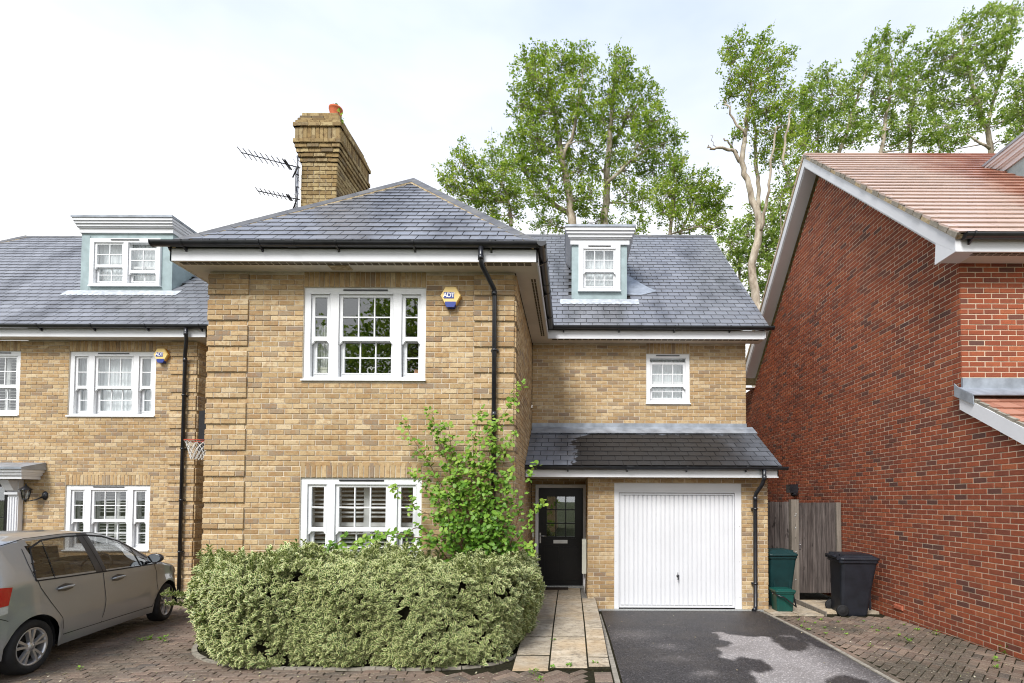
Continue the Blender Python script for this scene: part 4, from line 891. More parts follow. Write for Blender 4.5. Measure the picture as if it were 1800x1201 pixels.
b = MB(); b.box(5.49, 11, 6.965, 6.998, 3.50, 3.66); b.prism([Vector((5.44, 6.99, 3.52)), Vector((11, 6.99, 3.52)), Vector((11, 6.72, 3.36)), Vector((5.44, 6.72, 3.36))][::-1], Vector((0, -.006, .01))); b.prism([Vector((5.45, 6.73, 3.24)), Vector((5.45, 6.73, 3.37)), Vector((5.45, 6.99, 3.53)), Vector((5.45, 7.06, 3.60)), Vector((5.45, 7.06, 3.42))][::-1], Vector((-.015, 0, 0))); b.build('lead_flashing', MAT['lead'], rl_)
PT.finish('roof_tiles')
# its dormer, seen from the side
b = MB(); dx0, dz1, dyf = 8.40, 8.30, 7.55
b.prism([Vector((dx0, dyf, 6.38)), Vector((dx0, dyf, 8.32)), Vector((dx0, 9.78, 8.32)), Vector((dx0, 9.72, 8.40))], Vector((2.2, 0, 0))); rd = b.build('dormer', MAT['leadgreen'], RH)
b = MB()
for i, (o, z0, z1) in enumerate(((.03, 8.33, 8.42), (.06, 8.42, 8.45), (.09, 8.45, 8.53), (.12, 8.53, 8.57), (.15, 8.57, 8.62))): b.box(dx0-o, dx0+2.2+o, dyf-o, 10.2, z0+.0005, z1)
b.build('cornice', MAT['paint'], rd); b = MB(); b.box(dx0-.17, dx0+2.37, dyf-.17, 10.2, 8.621, 8.67); b.build('flat_roof', MAT['lead'], rd)
for (yy, zz) in ((8.43, .155), (12.1, .155)):
    b = MB(); b.box(5.482, 5.50, yy-.11, yy+.11, zz-.035, zz+.035)
    for k in range(3): b.box(5.476, 5.482, yy-.095, yy+.095, zz-.024+k*.018, zz-.016+k*.018)
    b.build('air_brick', MAT['airbrick'], RH)
RB.finish('brickwork'); RS.finish('soldier_bricks')
# ================================================================ GROUND
def gz_(y): return 0.0 if y < 7.2 else -.035*(y-7.2)
b = MB()
for (ya, yb) in ((-400, 7.2), (7.2, 12), (12, 500)): b.poly([(-500, ya, gz_(min(ya, 12))-.06), (500, ya, gz_(min(ya, 12))-.06), (500, yb, gz_(min(yb, 12))-.06), (-500, yb, gz_(min(yb, 12))-.06)])
tag(b.build('ground', MAT['far']), kind='structure')
b = MB()
for (ya, yb) in ((-4, 7.2), (7.2, 14.5)): b.poly([(-16, ya, gz_(ya)-.011), (9, ya, gz_(ya)-.011), (9, yb, gz_(yb)-.011), (-16, yb, gz_(yb)-.011)])
jb = tag(b.build('paving_bed', MAT['joint']), kind='structure')
BL = bev_box(.190, .089, .05, .005)     # template lies in xz, rotate to the ground
RX90 = Matrix.Rotation(-math.pi/2, 4, 'X')
BLK = ([RX90 @ p for p in BL[0]], BL[1])
def inhedge(x, y): return (abs((x+2.80)/2.32)**(5.5 if x > -2.80 else 2.7)+abs((y-7.5)/1.80)**(4.2 if x > -2.80 else 2.5)) < .93
def paving(name, cond, angle, pattern, origin, ext, lim=300, border=()):
    P = Pieces('paving_block', BLK, MAT['paver'], (.196, 0, 0), (0, .096, 0), (0, 0, 1), lim)
    e = MB(); e.box(origin[0]-.02, origin[0]+.02, origin[1]-.02, origin[1]+.02, -.035, -.03); root = tag(e.build(name, MAT['joint']), kind='structure')
    R = Matrix.Rotation(angle, 4, 'Z'); n = int(ext/.1)
    def put(x, y, rot, hid=False):
        q = R @ Vector((x, y, 0)); X, Y = q.x+origin[0], q.y+origin[1]
        if not cond(X, Y): return
        M = Matrix.Translation((X, Y, gz_(Y)+random.uniform(-.004, .003)+.0)) @ Matrix.Rotation(angle+rot+random.uniform(-.012, .012), 4, 'Z') @ Matrix.Rotation(random.uniform(-.014, .014), 4, 'X')
        P.add(M, root, hid)
    if pattern == 'running':
        for r in range(-n, n):
            for c in range(-n//2, n//2): put(c*.2+(r % 2)*.1, r*.1, 0)
    else:
        for i in range(-n, n):
            for j in range(-n, n):
                k = (i-j) % 4
                if k == 0: put((i+1)*.1, (j+.5)*.1, 0)       # horizontal block covers (i,j),(i+1,j)
                elif k == 3: put((i+.5)*.1, (j+1)*.1, math.pi/2)   # vertical block covers (i,j),(i,j+1)
    for (x, y, rot) in border:
        M = Matrix.Translation((x, y, gz_(y)+random.uniform(-.002, .003))) @ Matrix.Rotation(rot, 4, 'Z'); P.add(M, root)
    P.finish('paving_blocks'); return root
# slabs of the path rise to the door
def pz(y): return .015+.115*min(1, max(0, (y-5.75)/1.6))
PTH = lambda x, y: (-1.0 < x < .475 and y > 5.72)
paving('forecourt_paving', lambda x, y: x < -1.6 and 3.6 < y < 10.2 and x > -10.6 and not inhedge(x, y) and y < 7.3+max(0, (-5.1-x)*9), math.radians(9), 'running', (-6, 6.5), 7.5)
bd = [(.365, 3.7+.102*i, 0.) for i in range(20)]
paving('path_front_paving', lambda x, y: -1.6 <= x < .235 and 3.6 < y < 5.70+.06*(x+.5) and not inhedge(x, y), math.radians(45), 'herring', (-.5, 5), 2.6, 200, bd)
bd = [(3.537, 3.8+.202*i, math.pi/2) for i in range(24)]
paving('side_strip_paving', lambda x, y: 3.655 < x < 5.46 and 3.8 < y < 8.62, math.radians(45), 'herring', (4.5, 6.5), 3.6, 300, bd)
# asphalt drive with the dried patch traced as a stain outline
dry = [atz(x, y, 0) for x, y in [(1248, 1112), (1267, 1109), (1287, 1115), (1327, 1119), (1357, 1121), (1375, 1116), (1396, 1118), (1440, 1138), (1500, 1157), (1560, 1183), (1600, 1201), (1640, 1225), (1500, 1235), (1330, 1235), (1333, 1201), (1337, 1192), (1312, 1178), (1290, 1165), (1263, 1155), (1270, 1147), (1253, 1140), (1283, 1136), (1285, 1131), (1267, 1125), (1262, 1118)]]
def in_poly(X, Y, P):
    r = np.zeros(X.shape, bool); n = len(P)
    for i in range(n):
        a, c = P[i], P[(i+1) % n]; cond = ((a.y > Y) != (c.y > Y)) & (X < (c.x-a.x)*(Y-a.y)/((c.y-a.y)+1e-12)+a.x); r ^= cond
    return r
gx = np.arange(.56, 3.431, .014); gy = np.arange(2.5, 9.21, .02); GX, GY = np.meshgrid(gx, gy)
wob = .03*np.sin(GX*9+GY*5)+.022*np.sin(GX*17-GY*13+1)+.012*np.sin(GX*41+GY*29)+rng.normal(0, .006, GX.shape); D = in_poly(GX+wob, GY+wob*.6, dry).astype(float)
for px, py, rx, ry in ((1385, 1130, 22, 13), (1323, 1168, 33, 13), (1490, 1200, 34, 10), (1400, 1128, 16, 9), (1300, 1172, 16, 9)):
    c = atz(px, py, 0); cx_ = atz(px+rx, py, 0); cy_ = atz(px, py-ry, 0); D[((GX+wob-c.x)/(cx_.x-c.x))**2+((GY+wob-c.y)/(cy_.y-c.y))**2 < 1] = 0
fade = np.clip((3.62-GX-(GY-5.0)*.05)*1.35+rng.normal(0, .05, GX.shape), 0, 1); D *= fade
for px, py, rx, ry, a in ((1110, 1115, 45, 9, .30), (1172, 1136, 26, 5, .35), (1190, 1158, 30, 4, .25), (1240, 1185, 20, 5, .45)):
    c = atz(px, py, 0); cx_ = atz(px+rx, py, 0); cy_ = atz(px, py-ry, 0); D = np.maximum(D, a*np.exp(-(((GX+wob-c.x)/(cx_.x-c.x))**2+((GY+wob-c.y)/(cy_.y-c.y))**2)))
D = np.maximum(D, .16*np.clip((1.1-GX)*1.5, 0, 1)*0)
for _ in range(3): D = (D+np.roll(D, 1, 0)+np.roll(D, -1, 0)+np.roll(D, 1, 1)+np.roll(D, -1, 1))/5
nyy, nxx = GX.shape; GZ = np.where(GY < 7.2, 0, -.035*(GY-7.2))
V = np.stack([GX, GY, GZ], -1).reshape(-1, 3); idx = np.arange(nyy*nxx).reshape(nyy, nxx)
F = np.stack([idx[:-1, :-1], idx[:-1, 1:], idx[1:, 1:], idx[1:, :-1]], -1).reshape(-1, 4)
def np_mesh(name, V, F, mats, attrs=None, smooth=False):
    me = bpy.data.meshes.new(name); nv, nf = len(V), len(F); k = F.shape[1]
    me.vertices.add(nv); me.vertices.foreach_set('co', V.astype(np.float32).ravel()); me.loops.add(nf*k); me.loops.foreach_set('vertex_index', F.astype(np.int32).ravel())
    me.polygons.add(nf); me.polygons.foreach_set('loop_start', np.arange(0, nf*k, k, dtype=np.int32))
    if smooth: me.polygons.foreach_set('use_smooth', np.ones(nf, bool))
    for m_ in (mats if isinstance(mats, list) else [mats]): me.materials.append(m_)
    for n_, a in (attrs or {}).items(): me.attributes.new(n_, 'FLOAT', 'POINT').data.foreach_set('value', a.astype(np.float32))
    me.update(calc_edges=True); return me
tag(link('asphalt_driveway', np_mesh('asphalt_driveway', V, F, MAT['asphalt'], {'dry': D.ravel()})), kind='structure')
b = MB()
for x0, x1, y0, y1 in ((.475, .53, 2.6, 8.75), (3.432, 3.485, 2.6, 9.0)):
    y = y0
    while y < y1:
        ye = min(y+.9, y1); b.hexa([Vector((x0, y, gz_(y)-.05)), Vector((x1, y, gz_(y)-.05)), Vector((x1, ye-.006, gz_(ye)-.05)), Vector((x0, ye-.006, gz_(ye)-.05)), Vector((x0, y, gz_(y)+.012)), Vector((x1, y, gz_(y)+.012)), Vector((x1, ye-.006, gz_(ye)+.012)), Vector((x0, ye-.006, gz_(ye)+.012))], 0, random.random()); y = ye
tag(b.build('drive_edging', MAT['kerb']), kind='structure')
b = MB(); b.box(.50, 3.66, 9.12, 9.25, gz_(9.2)-.05, gz_(9.2)+.006, 0)
x = .52
while x < 3.64: b.box(x, x+.012, 9.135, 9.235, gz_(9.2)+.006, gz_(9.2)+.012); x += .028
tag(b.build('drainage_channel', MAT['drain']), kind='structure')
# path slabs
b = MB(); b.box(-.65, .46, 5.76, 9.2, -.03, -.02); b.prism([Vector((-.66, 5.75, -.04)), Vector((-.66, 7.35, -.04)), Vector((-.66, 10.36, -.04)), Vector((-.66, 10.36, .122)), Vector((-.66, 7.35, .122)), Vector((-.66, 5.75, .008))][::-1], Vector((.965, 0, 0)))
b.prism([Vector((.305, 5.75, -.04)), Vector((.305, 9.24, -.12)), Vector((.305, 9.24, .122)), Vector((.305, 7.35, .122)), Vector((.305, 5.75, .008))][::-1], Vector((.16, 0, 0)))
pth = tag(b.build('front_path', MAT['joint']), kind='structure')
def slab(x0, x1, y0, y1, dz=0., rot=0.):
    g = .015; gx_ = .004; b = MB(); ys = [y0+g, y1-g]; q = .007; J = lambda: random.uniform(-.003, .003)
    if y0 < 7.35 < y1: ys = [y0+g, 7.35, y1-g]
    for a, c in zip(ys[:-1], ys[1:]):
        b.hexa([Vector((x0+gx_, a, pz(a)-.03)), Vector((x1-gx_, a, pz(a)-.03)), Vector((x1-gx_, c, pz(c)-.03)), Vector((x0+gx_, c, pz(c)-.03)), Vector((x0+gx_+q, a+q*(a == ys[0]), pz(a)+dz+J())), Vector((x1-gx_-q, a+q*(a == ys[0]), pz(a)+dz+J())), Vector((x1-gx_-q, c-q*(c == ys[-1]), pz(c)+dz+J())), Vector((x0+gx_+q, c-q*(c == ys[-1]), pz(c)+dz+J()))], 0, random.random())
    b.build('paving_slab', MAT['slab'], pth)
for x0, x1, ys in ((-.66, -.24, (5.72, 6.15, 6.80, 7.70, 8.93, 10.30)), (-.24, .208, (5.76, 6.80, 7.80, 8.88, 10.30)), (.208, .468, (5.80, 6.10, 6.72, 7.20, 8.20, 8.70, 9.24))):
    for a, c in zip(ys[:-1], ys[1:]): slab(x0, x1, a, c)
b = MB(); b.box(.21, .31, 9.26, 10.3, .08, .125); b.build('gravel_gap', MAT['gravel'], pth)
# slabs by the side gate
b = MB(); b.box(3.5, 5.48, 8.66, 10.1, -.12, -.115); gs = tag(b.build('gate_paving', MAT['joint']), kind='structure')
for x0, x1, y0, y1 in ((3.50, 3.95, 8.70, 9.25), (3.95, 4.40, 8.70, 9.25), (3.68, 4.05, 9.25, 9.95), (4.05, 4.40, 9.25, 9.95), (4.44, 5.0, 8.90, 9.50), (5.0, 5.47, 8.90, 9.50), (4.44, 5.0, 9.50, 10.12), (5.0, 5.47, 9.50, 10.12)):
    b = MB(); z = gz_(y0)+(.035 if x0 >= 4.4 else .012); b.hexa([Vector((x0+.005, y0+.005, -.11)), Vector((x1-.005, y0+.005, -.11)), Vector((x1-.005, y1-.005, -.13)), Vector((x0+.005, y1-.005, -.13)), Vector((x0+.01, y0+.01, z)), Vector((x1-.01, y0+.01, z)), Vector((x1-.01, y1-.01, z-.012)), Vector((x0+.01, y1-.01, z-.012))]); b.build('paving_slab', MAT['slab'], gs)
b = MB(); b.box(4.405, 4.432, 8.70, 10.1, -.1, .012); b.build('timber_edge', MAT['post'], gs)
# ================================================================ CAR
def make_car():
    hd = Vector((-.46, 2.36, 0)).normalized(); rt = Vector((hd.y, -hd.x, 0))
    C = Vector((-5.93, 5.58, 0))-hd*.62-rt*.83
    T = Matrix.Identity(4)
    for i in range(3): T[i][0] = hd[i]; T[i][1] = -rt[i]; T[i][2] = (0, 0, 1)[i]; T[i][3] = C[i]
    car = bpy.data.objects.new('hatchback_car', None); COL.objects.link(car); setm(car, None, T)
    tag(car, 'grey five door hatchback car parked in front of the left house', 'car')
    ip = lambda x, P: float(np.interp(x, [p[0] for p in P], [p[1] for p in P]))
    TOP = [(0, .74), (.03, .84), (.10, 1.00), (.20, 1.16), (.34, 1.36), (.46, 1.45), (.62, 1.487), (.9, 1.512), (1.3, 1.528), (1.7, 1.522), (2.0, 1.49), (2.25, 1.41), (2.5, 1.28), (2.75, 1.14), (2.95, 1.035), (3.1, .985), (3.3, .93), (3.5, .85), (3.64, .75), (3.72, .64), (3.76, .52)]
    BELT = [(0, .70), (.10, .93), (.25, .99), (.6, 1.005), (1.2, .975), (2.0, .945), (2.7, .925), (2.95, .925), (3.1, .90), (3.4, .82), (3.6, .72), (3.76, .50)]
    PLAN = [(0, .62), (.04, .70), (.12, .775), (.3, .825), (.6, .845), (1.5, .848), (2.4, .846), (3.0, .842), (3.3, .80), (3.5, .73), (3.64, .63), (3.72, .52), (3.76, .42)]
    RAIL = [(0, .60), (.10, .60), (.3, .58), (.6, .565), (1.3, .575), (2.0, .56), (2.5, .62), (2.95, .68), (3.2, .66), (3.5, .58), (3.7, .42), (3.76, .36)]
    def zbot(x):
        z = .20 if .3 < x < 3.2 else .24
        for xw in (.62, 3.08):
            d = abs(x-xw)
            if d < .345: z = max(z, .29+math.sqrt(max(0, .345**2-d*d)))
        return z
    def hw(x, z):                       # half width of the body at x, z
        zb, pl = ip(x, BELT), ip(x, PLAN); tz = ip(x, TOP)
        if z <= zb:
            t = (z-.18)/(zb-.18); cur = .945+.055*math.sin(math.pi*min(1, max(0, t))**.9*.98) if t < .62 else .945+.055*math.sin(math.pi*.62**.9*.98)-(.055)*(t-.62)*1.05
            cr = -.010*math.exp(-((z-.36)/.05)**2)
            fl = 0
            for xw in (.62, 3.08): fl = max(fl, .018*math.exp(-((math.hypot(x-xw, z-.29)-.36)/.055)**2))
            return pl*cur+cr+fl
        w0 = hw(x, zb); w1 = min(ip(x, RAIL), w0-.01); t = min(1, (z-zb)/max(.02, tz-.035-zb)); return w0+(w1-w0)*(t**1.15)
    xs = sorted(set([round(q, 3) for q in np.arange(0, 3.761, .047)]+[3.76, .02, .62, 3.08, .70, 1.66, 2.80]+[round(.62+.345*math.cos(a), 3) for a in np.linspace(.0, math.pi, 17)]+[round(3.08+.345*math.cos(a), 3) for a in np.linspace(0, math.pi, 17)]))
    def ring(x, s):
        zb, tz, z0 = ip(x, BELT), ip(x, TOP), zbot(x); z0 = min(z0, zb-.02); pts = []
        for t in np.linspace(0, 1, 9): z = z0+(zb-z0)*t; pts.append((x, s*hw(x, z), z))
        rail = max(zb+.01, tz-.045)
        for t in (.07, .25, .45, .65, .85, .95, 1): z = zb+(rail-zb)*t; pts.append((x, s*hw(x, z), z))
        wr = hw(x, rail)
        for t in (.93, .8, .55, .28, 0): pts.append((x, s*wr*t, rail+(tz-rail)*(1-t**2.6)))
        return pts
    def rearq(x, z): return x > .62+(1.02-z)*0+.0 if z < 1.2 else x > .62+(z-1.2)*.45
    groups = {'body': MB(), 'rear_door': MB(), 'front_door': MB()}
    def cls(x, r):
        if r > 14: return 'body'
        xr = 1.00 if r < 3 else (.97 if r < 5 else .86 if r < 7 else .72)
        if x > xr and x < 1.68: return 'rear_door'
        xf = 2.74 if r < 8 else 2.80
        if 1.68 < x < xf: return 'front_door'
        return 'body'
    def window(x, r, z):
        if 8 < r < 15 and r != 8:
            if r in (9, 10, 11, 12, 13):
                lo = .66+(r-9)*.035
                if lo < x < 1.56: return True
                if 1.74 < x < 2.80-(r-9)*.165: return True
        if r > 15:
            if 2.03 < x < 2.90: return True
            if .09 < x < .36: return True
        return False
    zlv = {}
    for s in (1, -1):                    # s=1 left side, -1 right side (local +y is left)
        R = [ring(x, s) for x in xs]; n = len(R[0])
        for i in range(len(xs)-1):
            xm = (xs[i]+xs[i+1])/2
            for r in range(n-1):
                if window(xm, r, 0): continue
                g = groups[cls(xm, r) if s == -1 else 'body']
                q = [R[i][r], R[i+1][r], R[i+1][r+1], R[i][r+1]]
                if s == 1: q = q[::-1]
                b0 = len(g.v); g.v += q; 
                pillar = (8 <= r <= 14) and (1.56 <= xm <= 1.74)
                g.face((b0, b0+1, b0+2, b0+3), 1 if pillar else 0, 0, True)
    def weld(g, name, mats, parent):
        me = g.mesh(name, mats); import bmesh as bm_; bb = bm_.new(); bb.from_mesh(me); bm_.ops.remove_doubles(bb, verts=bb.verts, dist=.0004); bb.to_mesh(me); bb.free()
        return link(name, me, parent, T)
    PA = MAT['carpaint']; PL_ = MAT['gutter']
    # rear and front closing faces
    for x in (0, 3.76):
        a, c = ring(x, 1), ring(x, -1); g = groups['body']; 
        for i in range(len(a)-1): b0 = len(g.v); g.v += [a[i], a[i+1], c[i+1], c[i]]; g.face((b0, b0+1, b0+2, b0+3) if x == 0 else (b0+3, b0+2, b0+1, b0), 0, 0, True)
    body = weld(groups['body'], 'body', [PA, PL_], car); rd_ = weld(groups['rear_door'], 'door', [PA, PL_], car); fd_ = weld(groups['front_door'], 'door', [PA, PL_], car)
    def patch(name, mat, parent, pts_xz, side=-1, off=.004, n=14, m=8):
        """pts_xz: lower list and upper list of (x,z)"""
        lo, up = pts_xz; b = MB(); G = []
        for i in range(n+1):
            t = i/n; x0 = np.interp(t, np.linspace(0, 1, len(lo)), [p[0] for p in lo]); z0 = np.interp(t, np.linspace(0, 1, len(lo)), [p[1] for p in lo]); x1 = np.interp(t, np.linspace(0, 1, len(up)), [p[0] for p in up]); z1 = np.interp(t, np.linspace(0, 1, len(up)), [p[1] for p in up])
            G.append([(x0+(x1-x0)*j/m, z0+(z1-z0)*j/m) for j in range(m+1)])
        for i in range(n+1):
            for j in range(m+1): x, z = G[i][j]; b.v.append((float(x), side*(hw(x, z)+off), float(z)))
        for i in range(n):
            for j in range(m): q = i*(m+1)+j; b.face((q, q+1, q+m+2, q+m+1)[::(1 if side == -1 else -1)] if True else 0, 0, 0, True)
        me = b.mesh(name, mat); return link(name, me, parent, T)
    rl = lambda x: ip(x, TOP)-.075
    bl = lambda x: ip(x, BELT)+.012
    for s in (-1, 1):
        pr1 = rd_ if s == -1 else body; pr2 = fd_ if s == -1 else body
        X1 = np.linspace(.64, 1.58, 8); X2 = np.linspace(1.72, 2.80, 8)
        patch('window', MAT['carglass'], pr1, ([(x, bl(x)) for x in X1], [(x, rl(x)) for x in np.linspace(.80, 1.56, 8)]), s, -.004)
        patch('window', MAT['carglass'], pr2, ([(x, bl(x)) for x in X2], [(x, rl(x)) for x in np.linspace(1.76, 2.26, 8)]), s, -.004)
    def strip(name, pts, w, mat, parent, off=.0022, side=-1, sub=8):
        b = MB(); P = []
        for i in range(len(pts)-1):
            for k in range(sub): t = k/sub; P.append((pts[i][0]+(pts[i+1][0]-pts[i][0])*t, pts[i][1]+(pts[i+1][1]-pts[i][1])*t))
        P.append(pts[-1])
        for i, (x, z) in enumerate(P):
            a = P[max(0, i-1)]; c = P[min(len(P)-1, i+1)]; d = Vector((c[0]-a[0], c[1]-a[1])).normalized(); nx, nz_ = -d.y*w/2, d.x*w/2
            for sg in (-1, 1): X, Z = x+sg*nx, z+sg*nz_; b.v.append((X, side*(hw(X, Z)+off), Z))
        for i in range(len(P)-1): q = 2*i; b.face((q, q+1, q+3, q+2), 0, 0, True)
        return link(name, b.mesh(name, mat), parent, T)
    DK = MAT['rubber']
    strip('door_gap', [(.70, 1.36), (.66, 1.20), (.64, 1.06), (.70, .92), (.84, .72), (.99, .52), (1.03, .32)], .008, DK, body)
    strip('door_gap', [(1.03, .318), (2.70, .30)], .008, DK, body)
    strip('door_gap', [(1.64, 1.44), (1.67, .94), (1.70, .60), (1.66, .31)], .009, DK, body)
    strip('door_gap', [(2.74, .95), (2.80, .80), (2.79, .50), (2.70, .30)], .008, DK, body)
    strip('window_trim', [(.64, 1.008), (1.2, .984), (2.0, .955), (2.82, .934)], .016, DK, body, .004)
    strip('window_trim', [(.64, 1.01), (.70, 1.16), (.80, 1.36), (1.0, 1.435), (1.3, 1.452), (1.7, 1.446), (2.0, 1.412), (2.28, 1.32), (2.55, 1.17), (2.82, .94)], .018, DK, body, .003, sub=6)
    strip('pillar_bar', [(1.0, 1.44), (.90, 1.00)], .012, DK, rd_, .002); strip('pillar_bar', [(2.46, 1.20), (2.44, .95)], .022, DK, fd_, .002)
    strip('bumper_gap', [(.02, .70), (.20, .70), (.31, .64)], .007, DK, body); strip('bumper_strip', [(.03, .545), (.10, .55), (.18, .565)], .035, PA, body, .012); strip('roof_gap', [(.16, 1.02), (.30, 1.24), (.44, 1.40), (.8, 1.468), (1.3, 1.487), (1.8, 1.478), (2.1, 1.42)], .007, DK, body, .001)
    patch('quarter_window', MAT['black_door'], body, ([(.12, .985), (.26, 1.02)], [(.215, 1.17), (.36, 1.30)]), -1, .004, 8, 8)
    # tail lamp: red with clear lower third
    tl_ = patch('tail_light', MAT['redlamp'], car, ([(.035, .80), (.15, .79), (.31, .805)], [(.09, .965), (.20, 1.0), (.36, .985)]), -1, .010, 10, 6); patch('lamp_lens', MAT['clearlamp'], tl_, ([(.02, .715), (.15, .70), (.30, .72)], [(.035, .797), (.15, .787), (.31, .80)]), -1, .009, 10, 4)
    patch('lamp_lens', MAT['orangelamp'], tl_, ([(.035, .81), (.13, .80)], [(.05, .86), (.15, .86)]), -1, .013, 6, 3)
    patch('head_light', MAT['clearlamp'], car, ([(3.24, .76), (3.42, .72), (3.60, .68)], [(3.24, .86), (3.42, .83), (3.60, .75)]), -1, .008, 10, 5)
    patch('indicator', MAT['clearlamp'], body, ([(2.86, .825), (2.93, .82)], [(2.86, .845), (2.93, .84)]), -1, .006, 6, 3)
    for dr, hx, hz in ((rd_, .93, .875), (fd_, 1.83, .855)):
        patch('handle_recess_shade', MAT['carpaint_shade'], dr, ([(hx, hz-.035), (hx+.11, hz-.05), (hx+.23, hz-.03)], [(hx, hz+.02), (hx+.11, hz+.045), (hx+.23, hz+.02)]), -1, .002, 10, 6)  # flat darker patch paints the shade of the handle hollow
        b = MB(); y = -hw(hx, hz); b.tube([(hx-.01, y-.006, hz-.005), (hx+.03, y-.032, hz), (hx+.12, y-.038, hz+.004), (hx+.20, y-.028, hz+.002), (hx+.235, y-.004, hz)], [.010, .014, .016, .014, .010], 10); link('handle', b.mesh('handle', PA), dr, T)
    # mirror
    b = MB(); y = -hw(2.58, .98); b.lathe([(.001, -.075), (.055, -.068), (.083, -.04), (.09, 0), (.083, .018), (.07, .02)], 20, Matrix.Translation((2.60, y-.115, 1.035)) @ Matrix.Rotation(math.radians(-8), 4, 'Z') @ Matrix.Diagonal((1, 1.25, .80, 1)) @ Matrix.Rotation(math.radians(-90), 4, 'Y'))
    b.tube([(2.62, y+.01, .97), (2.61, y-.05, .985), (2.61, y-.09, 1.0)], .022, 8); mr_ = link('mirror', b.mesh('mirror', MAT['gutter']), car, T)
    b = MB(); b.lathe([(.0001, 0), (.078, 0)], 20, Matrix.Translation((2.582, y-.115, 1.035)) @ Matrix.Diagonal((1, 1.22, .78, 1)) @ Matrix.Rotation(math.radians(-90), 4, 'Y')); link('mirror_glass', b.mesh('mirror_glass', MAT['mirror']), mr_, T)
    # wheels
    for xw, yw in ((.62, -.83), (3.08, -.83), (.62, .83), (3.08, .83)):
        s = -1 if yw < 0 else 1; W_ = Matrix.Translation((xw, yw, .292)) @ Matrix.Rotation(math.pi/2*(1 if s < 0 else -1), 4, 'X')   # local z points outwards
        if xw > 3: W_ = Matrix.Translation((xw, yw, .292)) @ Matrix.Rotation(math.radians(7), 4, 'Z') @ Matrix.Rotation(math.pi/2*(1 if s < 0 else -1), 4, 'X')
        b = MB(); b.lathe([(.19, -.175), (.255, -.18), (.283, -.165), (.292, -.14), (.292, -.04), (.284, -.012), (.262, .004), (.232, .006), (.208, -.004), (.200, -.02)], 48, W_); tw = link('wheel', b.mesh('wheel', MAT['rubber']), car, T)
        b = MB(); b.lathe([(.20, -.16), (.186, -.12), (.180, -.03), (.186, -.012), (.202, -.004), (.206, -.010), (.206, -.03)], 48, W_); b.lathe([(.001, -.005), (.03, -.006), (.034, -.014), (.055, -.018), (.058, -.04), (.05, -.06)], 24, W_)
        for k in range(5):
            for dd in (-.165, .165):
                a = 2*math.pi*k/5+math.pi/2; ca, sa = math.cos(a+dd*.75), math.sin(a+dd*.75); cb, sb = math.cos(a+dd*1.25), math.sin(a+dd*1.25)
                p0 = Vector((ca*.045, sa*.045, 0)); p1 = Vector((cb*.193, sb*.193, 0)); sd = Vector((-sb, sb*0+cb, 0)); w0, w1_ = .013, .019
                b.hexa([W_ @ (p0-sd*w0+Vector((0, 0, -.05))), W_ @ (p0+sd*w0+Vector((0, 0, -.05))), W_ @ (p1+sd*w1_+Vector((0, 0, -.04))), W_ @ (p1-sd*w1_+Vector((0, 0, -.04))), W_ @ (p0-sd*w0*.8+Vector((0, 0, -.014))), W_ @ (p0+sd*w0*.8+Vector((0, 0, -.014))), W_ @ (p1+sd*w1_*.8+Vector((0, 0, -.010))), W_ @ (p1-sd*w1_*.8+Vector((0, 0, -.010)))])
        link('rim', b.mesh('rim', MAT['rim']), tw, T)
        b = MB(); b.lathe([(.001, -.09), (.17, -.09), (.185, -.13)], 32, W_); link('brake_disc', b.mesh('brake_disc', MAT['rubber']), tw, T)
        b = MB(); yi = yw*.93; pr_ = [(.345*math.cos(a)+xw, yi, .29+.345*math.sin(a)) for a in np.linspace(-.26, math.pi+.26, 20)]
        for i in range(19): p, q = pr_[i], pr_[i+1]; b.poly([(p[0], s*.80, p[2]), (q[0], s*.80, q[2]), (q[0], s*.50, q[2]), (p[0], s*.50, p[2])])
        b.poly([(p[0], s*.50, p[2]) for p in pr_]); link('wheel_arch_liner', b.mesh('wheel_arch_liner', MAT['rubber']), body, T)
    b = MB(); b.box(.3, 3.5, -.74, .74, .20, .24); b.box(.25, 3.55, -.5, .5, .24, .55); link('underbody', b.mesh('underbody', MAT['rubber']), body, T)
    b = MB(); b.box(.9, 2.9, -.72, .72, .50, .56); link('cabin_floor', b.mesh('cabin_floor', MAT['dark']), body, T)
    b = MB(); b.box(2.45, 2.9, -.70, .70, .56, .98); link('dashboard', b.mesh('dashboard', MAT['dark']), body, T)
    for (sx, sy, nm) in ((1.55, -.36, 'front_seat'), (1.55, .36, 'front_seat'), (.78, -.36, 'rear_seat'), (.78, .36, 'rear_seat')):
        b = MB(); b.hexa([Vector(p) for p in ((sx, sy-.24, .55), (sx+.16, sy-.24, .55), (sx+.16, sy+.24, .55), (sx, sy+.24, .55), (sx-.16, sy-.20, 1.12), (sx-.06, sy-.20, 1.12), (sx-.06, sy+.20, 1.12), (sx-.16, sy+.20, 1.12))]); b.box(sx, sx+.5, sy-.24, sy+.24, .55, .72)
        b.hexa([Vector(p) for p in ((sx-.18, sy-.12, 1.16), (sx-.09, sy-.12, 1.16), (sx-.09, sy+.12, 1.16), (sx-.18, sy+.12, 1.16), (sx-.19, sy-.10, 1.33), (sx-.11, sy-.10, 1.33), (sx-.11, sy+.10, 1.33), (sx-.19, sy+.10, 1.33))]); b.tube([(sx-.13, sy-.05, 1.1), (sx-.14, sy-.05, 1.2)], .006, 6); b.tube([(sx-.13, sy+.05, 1.1), (sx-.14, sy+.05, 1.2)], .006, 6)
        link(nm, b.mesh(nm, MAT['seat']), body, T)
